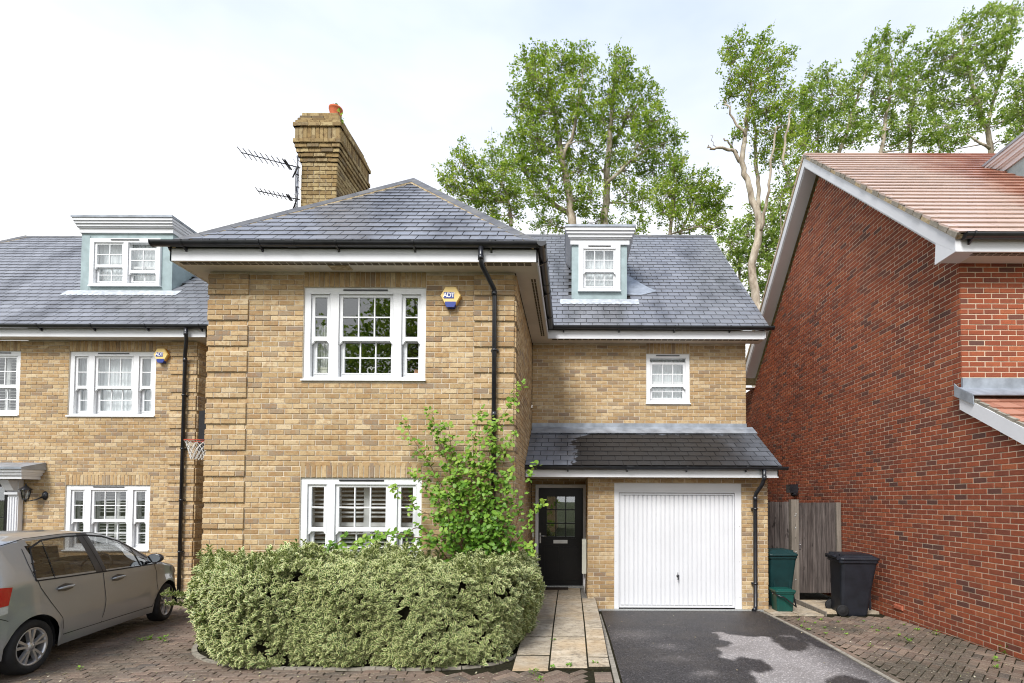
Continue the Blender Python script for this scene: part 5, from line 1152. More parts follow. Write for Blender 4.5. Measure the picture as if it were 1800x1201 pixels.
    b = MB(); R_ = Matrix.Translation((2.28, -.36, .98)) @ Matrix.Rotation(math.radians(-62), 4, 'Y'); pth_ = [R_ @ Vector((.18*math.cos(a), .18*math.sin(a), 0)) for a in np.linspace(0, 2*math.pi, 25)]; b.tube(pth_, .014, 6, cap=False); b.tube([R_ @ Vector((0, 0, -.3)), R_ @ Vector((0, 0, 0))], .03, 6); b.tube([R_ @ Vector((-.17, 0, 0)), R_ @ Vector((.17, 0, 0))], .014, 6); link('steering_wheel', b.mesh('steering_wheel', MAT['rubber']), body, T)
    # windscreen and rear screen
    for (xa, xb, nm) in ((2.02, 2.92, 'windscreen'), (.08, .37, 'rear_screen')):
        b = MB(); X = np.linspace(xa, xb, 9)
        for x in X:
            tz = ip(x, TOP); rail = max(ip(x, BELT)+.01, tz-.045); wr = hw(x, rail)
            for t in (-1, -.93, -.8, -.55, -.28, 0, .28, .55, .8, .93, 1): b.v.append((x, -wr*t, rail+(tz-rail)*(1-abs(t)**2.6)-.004))
        for i in range(8):
            for j in range(10): q = i*11+j; b.face((q, q+1, q+12, q+11), 0, 0, True)
        link(nm, b.mesh(nm, MAT['carglass']), car, T)
    b = MB(); b.tube([(.02, -.35, .60), (.02, .35, .60)], .004, 4); b.box(-.012, .0, -.26, .26, .50, .61); link('number_plate', b.mesh('number_plate', MAT['yellow']), car, T)
    return car
m = MT('metallic_grey_paint'); fl = m.noise(900, 2); c = m.ramp(fl, [(.35, (.25, .265, .28)), (.65, (.35, .37, .385))]); p = m.pbr(c, .28, .6, .45, None, .9)
MAT['carpaint'] = m.m
MAT['carpaint_shade'] = plain('painted_recess_shade', (.10, .098, .095), .3, .5, .5, .05); MAT['redlamp'] = plain('red_lamp', (.42, .008, .012), .12, .7, 0, .1, 30, coat=.8); MAT['orangelamp'] = plain('amber_lamp', (.55, .14, .05), .15, .6, 0, .1, 30)  # first one is a shaded copy of the body paint
MAT['clearlamp'] = plain('clear_lamp', (.55, .56, .57), .12, .7, .3, .1, 30); MAT['rim'] = plain('alloy_rim', (.48, .48, .49), .30, .5, .7, .08); MAT['mirror'] = plain('mirror_silver', (.7, .75, .8), .03, .5, 1.0, .0); MAT['seat'] = plain('grey_seat_fabric', (.045, .042, .040), .9, .1, 0, .2, 30)
make_car()
# ================================================================ BINS
def wheelie(label, loc, rz, mat, w=.57, d=.70, h=1.05, cat='bin', body_only=False):
    t = thing('wheelie_bin', label, cat, loc, None, rz); TT_ = WM[t.name]
    b = MB(); zs = [(0, .74), (.03, .77), (.5, .88), (.88, .985), (.90, 1.0)]; prv = None      # local -y = front, +y = back with the wheels
    def rr(sx, sy, z, r=.05, y0=0.):
        o = []
        for cx_, cy_, a0 in ((sx/2-r, sy/2-r, 0), (-sx/2+r, sy/2-r, 90), (-sx/2+r, -sy/2+r, 180), (sx/2-r, -sy/2+r, 270)):
            for k in range(5): a = math.radians(a0+k*22.5); o.append(Vector((cx_+r*math.cos(a), y0+cy_+r*math.sin(a), z)))
        return o
    rings = [rr(w*k, d*(k-.06)*1.0, z*h/1.05, .05, d*.5-d*(k-.06)*.5-.03) for z, k in zs]
    def skin(b, rings, cap=(True, True)):
        n = len(rings[0]); b0 = len(b.v)
        for r in rings: b.v += [tuple(p) for p in r]
        for i in range(len(rings)-1):
            for k in range(n): k2 = (k+1) % n; b.face((b0+i*n+k, b0+i*n+k2, b0+(i+1)*n+k2, b0+(i+1)*n+k), 0, 0, False)
        if cap[0]: b.face(tuple(b0+k for k in range(n-1, -1, -1)))
        if cap[1]: b.face(tuple(b0+(len(rings)-1)*n+k for k in range(n)))
    skin(b, rings); skin(b, [rr(w*1.03, d*1.0, h*.862, .05), rr(w*1.05, d*1.02, h*.866, .05), rr(w*1.05, d*1.02, h*.90, .05), rr(w*1.02, d*1.0, h*.905, .05)])
    for sx in (-1, 1):
        b.box(sx*w*.28-.012, sx*w*.28+.012, -d*.37, -d*.355+.02, .1, h*.5)
    link('body', b.mesh('body', mat), t, TT_)
    b = MB(); skin(b, [rr(w*1.08, d*1.05, h*.91, .06, -.01), rr(w*1.09, d*1.06, h*.925, .06, -.01), rr(w*1.07, d*1.04, h*.945, .06, -.01), rr(w*.93, d*.9, h*.965, .06, -.01), rr(w*.80, d*.72, h*1.0, .06, .0), rr(w*.62, d*.55, h*1.006, .06, .0)])
    for sx in (-1, 1): b.box(sx*w*.40-.02, sx*w*.40+.02, -d*.35, d*.48, h*.955, h*1.0)
    ld = link('lid', b.mesh('lid', mat), t, TT_)
    b = MB(); b.tube([(-w*.42, d*.56, h*.955), (w*.42, d*.56, h*.955)], .016, 8)
    for sx in (-1, 1): b.box(sx*w*.42-.02, sx*w*.42+.02, d*.45, d*.57, h*.91, h*.97)
    link('handle', b.mesh('handle', mat), t, TT_)
    for sx in (-1, 1):
        b = MB(); M_ = Matrix.Translation((sx*(w*.43), d*.43, .10)) @ Matrix.Rotation(math.pi/2, 4, 'Y'); b.lathe([(.001, -.03), (.05, -.03), (.06, -.022), (.085, -.026), (.10, -.02), (.10, .02), (.085, .026), (.06, .022), (.05, .03), (.001, .03)], 24, M_); link('wheel', b.mesh('wheel', MAT['rubber']), t, TT_)
    b = MB(); b.tube([(-w*.43, d*.43, .10), (w*.43, d*.43, .10)], .012, 8); link('axle', b.mesh('axle', MAT['gutter']), t, TT_)
    return t
wheelie('tall black wheelie bin standing against the red brick wall', (5.0, 8.92, gz_(8.9)-.005), math.radians(84), MAT['greybin'], .56, .63, 1.07)
wheelie('dark green wheelie bin behind the small caddy by the garage corner', (3.985, 9.70, gz_(9.7)+.01), math.radians(2), MAT['greenbin'], .52, .58, 1.07)
t = thing('food_caddy', 'small green food waste caddy with black carrying handle beside garage corner', 'caddy', (3.84, 9.12, gz_(9.1)+.012)); TT_ = WM[t.name]
b = MB()
def rect(sx, sy, z, r=.03):
    o = []
    for cx_, cy_, a0 in ((sx/2-r, sy/2-r, 0), (-sx/2+r, sy/2-r, 90), (-sx/2+r, -sy/2+r, 180), (sx/2-r, -sy/2+r, 270)):
        for k in range(4): a = math.radians(a0+k*30); o.append((cx_+r*math.cos(a), cy_+r*math.sin(a), z))
    return o
def loft(b, rings):
    n = len(rings[0]); b0 = len(b.v)
    for r in rings: b.v += r
    for i in range(len(rings)-1):
        for k in range(n): k2 = (k+1) % n; b.face((b0+i*n+k, b0+i*n+k2, b0+(i+1)*n+k2, b0+(i+1)*n+k), 0, 0, False)
    b.face(tuple(b0+k for k in range(n-1, -1, -1))); b.face(tuple(b0+(len(rings)-1)*n+k for k in range(n)))
loft(b, [rect(.27, .25, 0), rect(.285, .265, .02), rect(.32, .30, .32), rect(.345, .32, .325), rect(.345, .32, .345)]); link('body', b.mesh('body', MAT['greencaddy']), t, TT_)
b = MB(); loft(b, [rect(.36, .335, .347), rect(.37, .345, .36), rect(.36, .335, .385), rect(.28, .26, .392), rect(.25, .23, .402)]); link('lid', b.mesh('lid', MAT['greencaddy']), t, TT_)
b = MB(); b.tube([(-.175, 0, .33), (-.195, -.05, .30)], .012, 6); b.tube([(-.17, .0, .335), (-.15, -.175, .30), (-.05, -.19, .27), (.08, -.19, .17), (.17, -.18, .10), (.19, -.02, .30)], [.010, .013, .014, .014, .013, .010], 8); link('handle', b.mesh('handle', MAT['gutter']), t, TT_)
# ================================================================ FENCE AND GATE
def boards(name, parent, x0, x1, z0, z1, y, n):
    st = (x1-x0)/n
    for k in range(n):
        w_ = st-.009; j = random.uniform(-.006, .006); b = MB(); yj = random.uniform(-.004, .004)
        b.hexa([Vector((x0+k*st, y+yj, z0)), Vector((x0+k*st+w_, y+yj-.004, z0)), Vector((x0+k*st+w_, y+.018, z0)), Vector((x0+k*st, y+.018, z0)), Vector((x0+k*st, y+yj, z1+j)), Vector((x0+k*st+w_, y+yj-.004, z1+j*.5)), Vector((x0+k*st+w_, y+.018, z1+j)), Vector((x0+k*st, y+.018, z1+j))]); b.build(name, MAT['wood'], parent)
fz = -.10
t = thing('fence_panel', 'weathered grey close board fence panel between the garage corner and the gate post', 'fence', (4.0, 10.17, fz))
boards('board', t, 3.66, 4.432, .05, 1.905, 10.16, 8); b = MB(); b.box(3.66, 4.44, 10.18, 10.22, .3, .38); b.build('rail', MAT['post'], t); b = MB(); b.box(3.66, 4.44, 10.18, 10.22, 1.5, 1.58); b.build('rail', MAT['post'], t)
t = thing('gate_post', 'pale square timber gate post between fence panel and side gate', 'post', (4.52, 10.15, fz))
b = MB(); b.box(4.442, 4.590, 10.08, 10.20, -.10, 1.955); b.build('post', MAT['post'], t)
b = MB()
for zz in (.35, .9, 1.38, 1.62, 1.66): b = MB(); b.lathe([(.001, .006), (.012, .004), (.015, 0)], 8, Matrix.Translation((4.515+random.uniform(-.02, .03), 10.079, zz)) @ Matrix.Rotation(math.pi/2, 4, 'X')); b.build('coach_bolt', MAT['drain'], t)
t = thing('side_gate', 'weathered timber side gate of upright boards beside red brick wall', 'gate', (5.03, 10.16, fz))
boards('board', t, 4.608, 5.375, .075, 1.895, 10.16, 8); b = MB(); b.box(5.377, 5.468, 10.13, 10.20, .06, 1.90); b.build('hanging_stile', MAT['post'], t)
for zz in (.25, 1.0, 1.65): b = MB(); b.box(4.61, 5.37, 10.18, 10.215, zz, zz+.09); b.build('rail', MAT['wood'], t)
b = MB(); b.box(4.612, 4.655, 10.150, 10.158, .95, 1.10); b.tube([(4.635, 10.15, 1.04), (4.635, 10.12, 1.04), (4.65, 10.115, 1.04)], .008, 6); b.lathe([(.03, 0), (.036, .006), (.030, .012)], 14, Matrix.Translation((4.634, 10.15, 1.02)) @ Matrix.Rotation(math.pi/2, 4, 'X')); b.build('latch', MAT['chrome'], t)
# ================================================================ ALARM BOXES, LANTERN, FLOODLIGHT, HOOP, AERIAL
alarm('yellow hexagonal alarm box with blue badge beside the upper window of the front block', -1.728, 4.848, MY, .150)
alarm('smaller yellow hexagonal alarm box beside the upper window of the left house', -8.455, 4.895, NY, .150)
t = thing('wall_lantern', 'black coach lantern on a curved arm beside the left house door', 'lantern', (-10.75, 10.28, 1.93))
lx, ly, lz = -10.99, 10.10, 1.99; b = MB(); M6 = Matrix.Translation((lx, ly, lz)); b.lathe([(.001, .235), (.012, .23), (.014, .20), (.035, .175), (.062, .150), (.105, .115), (.108, .108), (.03, .10)], 6, M6); b.lathe([(.05, -.095), (.052, -.08), (.045, -.07), (.02, -.10), (.018, -.13), (.001, -.145)], 6, M6); b.lathe([(.078, .108), (.083, .11), (.083, .098), (.074, .096)], 6, M6); b.build('lamp_cap', MAT['gutter'], t)
for k in range(6):
    a = k*math.pi/3; b = MB(); b.tube([(lx+.078*math.cos(a), ly+.078*math.sin(a), lz+.10), (lx+.047*math.cos(a), ly+.047*math.sin(a), lz-.08)], .005, 5); b.build('glazing_bar', MAT['gutter'], t)
b = MB(); b.lathe([(.073, .098), (.044, -.075)], 6, M6); b.build('lantern_glass', MAT['glass'], t)
b = MB(); b.tube([(lx, ly, lz-.12), (lx+.06, ly+.03, lz-.115), (lx+.12, ly+.09, lz-.09), (lx+.17, ly+.17, lz-.03)], [.012, .011, .012, .016], 8); b.build('arm', MAT['gutter'], t)
b = MB(); b.lathe([(.001, .05), (.03, .045), (.055, .02), (.06, 0)], 14, Matrix.Translation((lx+.19, 10.298, lz-.01)) @ Matrix.Rotation(math.pi/2, 4, 'X') @ Matrix.Diagonal((1, 1.55, 1, 1))); b.build('backplate', MAT['gutter'], t)
t = thing('floodlight', 'small dark floodlight on the red brick wall above the gate', 'floodlight', (5.40, 12.1, 2.18))
b = MB(); b.tube([(5.5, 12.1, 2.22), (5.40, 12.06, 2.22)], .03, 8); b.build('bracket', MAT['gutter'], t); b = MB(); b.box(5.22, 5.42, 11.92, 12.12, 2.12, 2.32); b.lathe([(.07, .05), (.09, -.02), (.001, -.06)], 12, Matrix.Translation((5.36, 12.0, 2.08))); b.build('lamp_head', MAT['gutter'], t)
t = thing('basketball_hoop', 'basketball hoop with red rim, white net and black backboard between the two brick houses', 'basketball hoop', (-6.55, 9.4, 0))
Rh = Matrix.Translation((-6.70, 9.25, 2.98)) @ Matrix.Rotation(math.radians(-18), 4, 'Z')
b = MB(); b.box(-.31, .31, .02, .05, -.17, .60, 0, 0, Rh); b.build('backboard', MAT['rubber'], t)
b = MB(); b.tube([Rh @ Vector((-.01+.20*math.cos(a), -.20+.20*math.sin(a), 0)) for a in np.linspace(0, 2*math.pi, 29)], .009, 6, cap=False); b.tube([Rh @ Vector((-.09, 0, 0)), Rh @ Vector((-.09, .03, 0))], .03, 6); b.build('rim', MAT['redrim'], t)
b = MB(); n = 12
for k in range(n):
    a0 = 2*math.pi*k/n
    for sg in (1, -1):
        P_ = []
        for j in range(7): h = j/6; rr_ = .20-.10*h**.7; a = a0+sg*h*.85*math.pi/2; P_.append(Rh @ Vector((-.01+rr_*math.cos(a), -.20+rr_*math.sin(a), -.34*h)))
        b.tube(P_, .0045, 4, cap=False)
b.build('net', MAT['netcord'], t)
b = MB(); b.tube([Rh @ Vector((.12, .12, -2.98)), Rh @ Vector((.12, .12, .3))], .04, 8); b.build('pole', MAT['gutter'], t)
def aerial(label, Pm, tip, nel, ell, refl, z0):
    t = thing('tv_aerial', label, 'aerial', Pm); b = MB(); P0, P1 = Vector(Pm), Vector(tip); D = (P1-P0).normalized(); b.tube([P0-D*.08, P1], .009, 6); b.build('boom', MAT['gutter'], t)
    E = (D.cross(Vector((0, 0, 1)))).normalized(); E = (E*.80+Vector((0, 0, -1))*0+D*0); up = D.cross(E).normalized(); Ln = (P1-P0).length; E = E.normalized()
    for k in range(nel): q = P0+D*(Ln*(.18+.81*k/(nel-1))); b = MB(); b.tube([q-E*ell, q+E*ell], .0075, 5); b.build('element', MAT['gutter'], t)
    q = P0+D*Ln*.16; b = MB(); b.tube([q-E*ell*.9-D*.015, q+E*ell*.9-D*.015], .016, 6); b.tube([q-E*ell*.9+D*.02, q+E*ell*.9+D*.02], .010, 6); b.build('dipole', MAT['gutter'], t)
    b = MB(); q = P0-D*.03
    for sg in (1, -1):
        for j in range(3): o = up*sg*(.05+.07*j)-D*.03*(j-1); b.tube([q+o-E*refl, q+o+E*refl], .0035, 5)
    b.tube([q-up*.21+D*.04, q, q+up*.21+D*.04], .012, 6); b.build('reflector', MAT['gutter'], t); return t
t = thing('aerial_mast', 'grey metal aerial mast clamped to the left side of the chimney', 'mast', (-5.01, 8.98, 7.0)); b = MB(); b.tube([(-5.01, 8.98, 6.6), (-5.01, 8.98, 8.02)], .019, 10); b.build('pole', MAT['alu'], t)
b = MB(); b.tube([(-5.035, 8.965, 6.7), (-5.035, 8.965, 7.98)], .007, 6); b.build('cable', MAT['gutter'], t)
for zz in (7.4, 7.62, 7.85): b = MB(); b.tube([(-5.01, 8.98, zz-.008), (-5.01, 8.98, zz+.008)], .024, 10); b.build('cable_tie', MAT['gutter'], t)
aerial('larger aerial with a long boom at the top of the chimney mast', (-5.0, 8.90, 7.95), (-5.93, 8.80, 8.14), 9, .15, .13, 0)
aerial('smaller aerial low on the chimney mast just above the roof', (-5.0, 8.90, 7.36), (-5.62, 8.80, 7.44), 8, .10, .08, 0)
# window sill items behind the upper front window
t = thing('heart_ornament', 'white scrolled heart ornament standing behind the upper front window', 'ornament', (-2.96, 7.37, 3.72)); b = MB()
hp = [(0, 0), (-.045, .035), (-.065, .08), (-.05, .115), (-.02, .115), (0, .085), (.02, .115), (.05, .12), (.065, .085), (.045, .04), (0, 0)]; b.tube([(-2.955+x, 7.37, 3.735+z*1.25) for x, z in hp], .011, 8); b.tube([(-2.975, 7.37, 3.86), (-2.99, 7.37, 3.885), (-2.965, 7.37, 3.90), (-2.95, 7.37, 3.88)], .007, 6); b.build('heart', MAT['white'], t)
t = thing('cream_box', 'cream lidded box on the sill behind the left pane of the upper front window', 'box', (-3.68, 7.36, 3.7)); b = MB(); b.box(-3.745, -3.60, 7.33, 7.42, 3.70, 3.845); b.build('box_body', MAT['cream'], t); b = MB(); b.box(-3.75, -3.595, 7.325, 7.425, 3.846, 3.87); b.build('lid', MAT['cream'], t)
t = thing('photo_card', 'orange brown card leaning behind the right pane of the upper front window', 'card', (-2.28, 7.36, 3.7)); b = MB(); b.hexa([Vector(p) for p in ((-2.34, 7.34, 3.70), (-2.23, 7.34, 3.70), (-2.23, 7.345, 3.70), (-2.34, 7.345, 3.70), (-2.32, 7.38, 3.86), (-2.22, 7.38, 3.85), (-2.22, 7.385, 3.85), (-2.32, 7.385, 3.86))]); b.build('card', MAT['stripe'], t)
t = thing('doormat', 'dark doormat lying at the foot of the black front door', 'doormat', (-.3, 10.18, .13)); b = MB(); loft(b, [[(x-.35, y+10.19, .131) for x, y, _ in rect(.62, .26, 0, .04)], [(x-.35, y+10.19, .146) for x, y, _ in rect(.62, .26, 0, .04)]]); b.build('mat', MAT['mat'], t)
# ================================================================ FOLIAGE
def rand_rot(n, zdir=None, spread=1.0):
    """n rotation matrices whose local z follows zdir (n,3) with some spread"""
    if zdir is None: z = rng.normal(size=(n, 3))
    else: z = zdir+rng.normal(size=(n, 3))*spread
    z /= np.linalg.norm(z, axis=1, keepdims=True)+1e-9; a = rng.normal(size=(n, 3)); x = np.cross(a, z); x /= np.linalg.norm(x, axis=1, keepdims=True)+1e-9; y = np.cross(z, x)
    return np.stack([x, y, z], -1)
def scatter(TV, TF, P, Rm, S): # template verts (k,3), faces (m,f)
    n, k = len(P), len(TV); V = np.einsum('nij,kj->nki', Rm, TV)*S[:, None, None]+P[:, None, :]; F = (TF[None]+(np.arange(n)*k)[:, None, None]).reshape(-1, TF.shape[1]); return V.reshape(-1, 3), F
LEAF4 = np.array([(0, 0, 0), (.32, .42, .06), (0, 1, -.02), (-.32, .42, .06)], float); LEAF4F = np.array([(0, 1, 2, 3)])
LEAF6 = np.array([(0, 0, 0), (.30, .30, .05), (.26, .68, .03), (0, 1.0, -.04), (-.26, .68, .03), (-.30, .30, .05), (0, .5, -.03)], float); LEAF6F = np.array([(0, 1, 6), (1, 2, 6), (2, 3, 6), (3, 4, 6), (4, 5, 6), (5, 0, 6)])
def leaf_mesh(name, mat, P, Rm, S, tone, V0=LEAF4, F0=LEAF4F, rim=None):
    V, F = scatter(V0, F0, P, Rm, S); at_ = {'tone': np.repeat(tone, len(V0))}
    if rim is not None: at_['rim'] = np.tile(rim, len(P))
    return np_mesh(name, V, F, mat, at_)
def tree(label, trunks, blobs, Y, seed, mat='tleaf', dens=1.0, ls=.15, group='tall trees behind the houses', low=None, name='tree', lean=(.25, 0)):
    global rng; rng = np.random.default_rng(seed); random.seed(seed); k = Y/FPX; ls *= .88
    trunks = [[(a_, b_, c_*.80) for a_, b_, c_ in tr] for tr in trunks]; base = at(*trunks[0][0][:2], Y); t = thing(name, label, 'tree', (base.x, Y, 0), group)
    b = MB(); allp = []
    for j, tr in enumerate(trunks):
        pts = []; off = rng.uniform(-.6, .6)*0 if j == 0 else 0
        for i, (px, py, rp) in enumerate(tr): p = at(px, py, Y+(.0 if j == 0 else .5*math.sin(j*2.1))); pts.append((p, rp*k))
        if j == 0 or (low and j in low): p0 = pts[0][0]; pts.insert(0, (Vector((p0.x*1.0+rng.uniform(-.2, .2), p0.y, gz_(12)-.1)), pts[0][1]*1.35))
        # resample with a little wander
        P_ = []; R_ = []
        for i in range(len(pts)-1):
            n = 4
            for q in range(n): f = q/n; w = pts[i][0].lerp(pts[i+1][0], f); P_.append(w+Vector((rng.normal()*.035, rng.normal()*.05, 0))*(1 if q else 0)); R_.append(pts[i][1]+(pts[i+1][1]-pts[i][1])*f)
        P_.append(pts[-1][0]); R_.append(pts[-1][1]); b.tube(P_, R_, 8); allp += list(zip(P_, R_))
    b.build('trunk', MAT['bark'], t)
    B = MB(); LP = []; LT = []; LN = []
    for (px, py, r) in blobs:
        c = at(px, py, Y+rng.uniform(-1, 1)*r*k*.7); R = r*k
        # limb from the closest trunk point that lies lower
        best = min(allp, key=lambda q: (q[0]-c).length+(3 if q[0].z > c.z-.1*R else 0)); s0 = best[0]; mid = s0.lerp(c, .5)+Vector((rng.normal()*.15, rng.normal()*.15, -.12*R)); e = c+Vector((rng.normal()*.2*R, 0, .3*R))
        lr_ = min(best[1]*.5, .03+R*.022); B.tube([s0, mid, c, e], [lr_, lr_*.7, lr_*.45, .012], 6, cap=False)
        nc = int(8+r*r/17*dens); d = rng.normal(size=(nc, 3)); d /= np.linalg.norm(d, axis=1, keepdims=True); rad = R*1.16*(rng.random(nc)**.40); cl = np.array(c)+d*rad[:, None]*np.array([1, .9, 1])
        for q in range(nc):
            dv = d[q]*.55+np.array([lean[0], -.1, .35])+rng.normal(size=3)*.45; dv /= np.linalg.norm(dv); Ls = rng.uniform(.28, .62); ce = Vector(cl[q]); tipv = ce+Vector(dv)*Ls
            if q % 3 == 0: st = (mid, c, e)[q % 2+1 if R > .5 else 1]; m2 = st.lerp(ce, .5)+Vector((rng.normal()*.08, rng.normal()*.08, rng.normal()*.05)); B.tube([st, m2, ce, tipv], [.020, .012, .008, .004], 4, cap=False)
            else: B.tube([ce, tipv], [.006, .003], 3, cap=False)
            m_ = int(rng.integers(16, 30)); f = rng.random(m_); cp = cl[q]+dv*Ls*f[:, None]+rng.normal(size=(m_, 3))*np.array([.085, .085, .06])*(1.15-.6*f[:, None]); cp[:, 2] -= .10*f**2; LP.append(cp)
            LT.append(np.clip(rng.uniform(.0, .70)+.30*rng.random(m_), 0, 1)); LN.append(np.tile(np.array([.3, -.25, .75]), (m_, 1)))
    B.build('branches', MAT['bark'], t, kind='stuff')
    P = np.concatenate(LP); T_ = np.concatenate(LT); N_ = np.concatenate(LN); n = len(P); S = rng.uniform(.7, 1.25, n)*ls
    link('crown', leaf_mesh('crown', MAT[mat], P, rand_rot(n, N_, .55), S, T_), t, None, None, 'stuff')
    return t
TG = 'tall trees behind the houses'
tree('tall leafy tree directly behind the main roof, left of the twin pair', [[(1006, 400, 10), (1000, 340, 8), (988, 270, 6.5), (977, 215, 5), (968, 160, 3.5), (962, 115, 2)], [(1003, 380, 6), (970, 355, 4.5), (935, 320, 3), (905, 285, 2)], [(990, 280, 4), (1008, 230, 3.5), (1020, 160, 2.5), (1028, 110, 1.5)]],
     [(925, 122, 22), (950, 105, 16), (990, 112, 22), (1024, 100, 20), (1012, 135, 26), (950, 150, 36), (925, 190, 30), (975, 195, 38), (1015, 190, 34), (915, 240, 26), (950, 255, 36), (1000, 255, 30), (925, 300, 30), (900, 290, 18), (965, 320, 34), (1020, 300, 28), (1035, 250, 20), (1010, 355, 26), (965, 395, 24), (1035, 345, 22), (940, 345, 18)], 22, 11, 'tleaf', 1.05, .135, low=[1])
tree('tall leafy tree directly behind the dormer, right of the twin pair', [[(1063, 398, 9), (1066, 340, 7.5), (1068, 285, 6.5), (1074, 215, 5), (1078, 160, 3.5), (1086, 115, 2)], [(1072, 260, 4), (1100, 210, 3), (1130, 175, 2)], [(1063, 330, 4), (1100, 290, 3), (1140, 260, 2)]],
     [(1086, 100, 16), (1092, 128, 22), (1070, 165, 28), (1118, 155, 24), (1142, 175, 16), (1060, 215, 32), (1100, 205, 34), (1140, 220, 26), (1160, 210, 16), (1075, 265, 22), (1120, 260, 28), (1165, 255, 22), (1098, 300, 26), (1145, 300, 26), (1180, 290, 18), (1100, 345, 24), (1060, 300, 16), (1130, 350, 18), (1045, 395, 22), (1085, 405, 18), (1120, 405, 18), (1190, 240, 10)], 23, 12, 'tleaf', 1.05, .135, low=[])
tree('low bushy tree rising behind the right hip of the main roof', [[(898, 385, 4), (893, 350, 3.5), (880, 320, 2.5), (862, 300, 1.5)], [(893, 355, 3), (840, 320, 2), (818, 295, 1.5)]],
     [(815, 288, 22), (800, 318, 20), (783, 325, 12), (838, 318, 24), (850, 350, 26), (880, 300, 22), (878, 335, 24), (905, 345, 22), (830, 345, 16), (895, 375, 14), (868, 380, 12), (810, 345, 10), (870, 265, 9)], 19, 13, 'tleaf', 1.0, .12)
tree('round topped tree behind the right end of the slate roof', [[(1178, 412, 4), (1182, 370, 3.5), (1186, 335, 2.5)], [(1195, 412, 3), (1215, 360, 2.5), (1235, 330, 1.5)]],
     [(1178, 345, 24), (1205, 330, 24), (1235, 325, 20), (1255, 345, 20), (1225, 360, 26), (1190, 380, 24), (1250, 378, 18), (1265, 360, 10), (1165, 372, 14), (1225, 398, 18), (1260, 400, 9), (1170, 320, 20), (1185, 305, 12)], 20, 14, 'tleaf', .95, .125, low=[1])
tree('tall bare trunked tree with broken limb seen between the two roofs', [[(1331, 560, 11), (1328, 525, 10), (1321, 465, 8.5), (1333, 415, 8.5), (1332, 375, 8), (1316, 325, 6.5), (1304, 285, 6), (1309, 235, 5), (1315, 190, 4), (1320, 150, 2.5)], [(1334, 370, 5), (1332, 320, 4.5), (1329, 280, 4), (1326, 220, 3.2), (1325, 175, 2)], [(1338, 405, 4), (1348, 350, 3.2), (1355, 298, 2.6), (1364, 225, 2)], [(1303, 285, 4.5), (1290, 265, 3.5), (1275, 262, 3), (1248, 262, 2), (1246, 255, 1)], [(1296, 270, 3), (1284, 255, 2.2), (1272, 243, 1.5)], [(1310, 240, 3), (1292, 215, 2.5), (1278, 185, 1.6), (1272, 175, 1)], [(1265, 262, 1), (1254, 250, .7), (1250, 237, .5)]],
     [(1280, 88, 12), (1284, 115, 14), (1300, 78, 9), (1342, 72, 9), (1335, 95, 14), (1372, 105, 14), (1352, 118, 16), (1318, 122, 16), (1300, 145, 18), (1335, 150, 20), (1365, 155, 18), (1388, 175, 16), (1345, 190, 22), (1375, 205, 20), (1315, 185, 12), (1285, 170, 8), (1345, 235, 22), (1375, 245, 18), (1395, 225, 14), (1310, 215, 9), (1330, 270, 14), (1360, 280, 14), (1388, 262, 14), (1290, 240, 5), (1280, 140, 7)], 19, 15, 'tleaf', .8, .115)
tree('thin leaning tree just left of the red house ridge', [[(1392, 330, 3.5), (1378, 290, 3), (1380, 240, 2.5), (1390, 190, 1.6)], [(1385, 320, 3), (1372, 340, 2)]],
     [(1400, 300, 14), (1385, 325, 14), (1410, 255, 12), (1372, 350, 16), (1395, 360, 14), (1405, 335, 12)], 18, 16, 'tleaf', .8, .11)
tree('pale bushy tree low in the gap beside the slate roof verge', [[(1350, 520, 4), (1350, 470, 3), (1345, 420, 2)], [(1300, 470, 3), (1295, 440, 2)]],
     [(1290, 432, 22), (1315, 415, 20), (1345, 395, 20), (1372, 390, 18), (1300, 460, 22), (1325, 450, 20), (1350, 440, 24), (1362, 420, 20), (1345, 480, 22), (1320, 495, 20), (1335, 520, 16), (1280, 420, 10), (1355, 370, 14), (1320, 375, 12), (1305, 395, 10), (1350, 505, 14)], 26, 17, 'tleaf2', 1.1, .16, low=[1])
tree('windswept pale tree behind the left half of the red house ridge', [[(1475, 268, 4), (1490, 225, 3.5), (1508, 170, 2.5), (1525, 120, 1.5)], [(1436, 268, 3), (1440, 225, 2.4), (1450, 180, 1.5)]],
     [(1436, 142, 14), (1455, 130, 10), (1430, 175, 20), (1462, 165, 20), (1420, 215, 22), (1450, 210, 24), (1490, 150, 16), (1480, 190, 22), (1430, 250, 20), (1470, 245, 22), (1500, 215, 20), (1412, 180, 12), (1402, 235, 14), (1500, 250, 14)], 24, 18, 'tleaf2', .95, .145, low=[1])
tree('windswept tree with the bent top behind the middle of the red house ridge', [[(1548, 268, 4.5), (1556, 220, 4), (1566, 160, 3), (1568, 110, 1.6)], [(1600, 268, 4), (1598, 215, 3.5), (1608, 160, 2.5), (1622, 115, 1.5)]],
     [(1548, 75, 11), (1562, 62, 7), (1530, 98, 15), (1555, 100, 14), (1520, 130, 20), (1560, 135, 20), (1535, 165, 22), (1575, 170, 20), (1545, 205, 22), (1525, 235, 18), (1570, 225, 18), (1600, 110, 16), (1616, 90, 10), (1598, 140, 20), (1625, 140, 18), (1605, 180, 22), (1632, 190, 18), (1600, 225, 22), (1640, 235, 16), (1580, 252, 14), (1585, 75, 7), (1622, 255, 10)], 24.5, 19, 'tleaf2', .95, .145, low=[1])
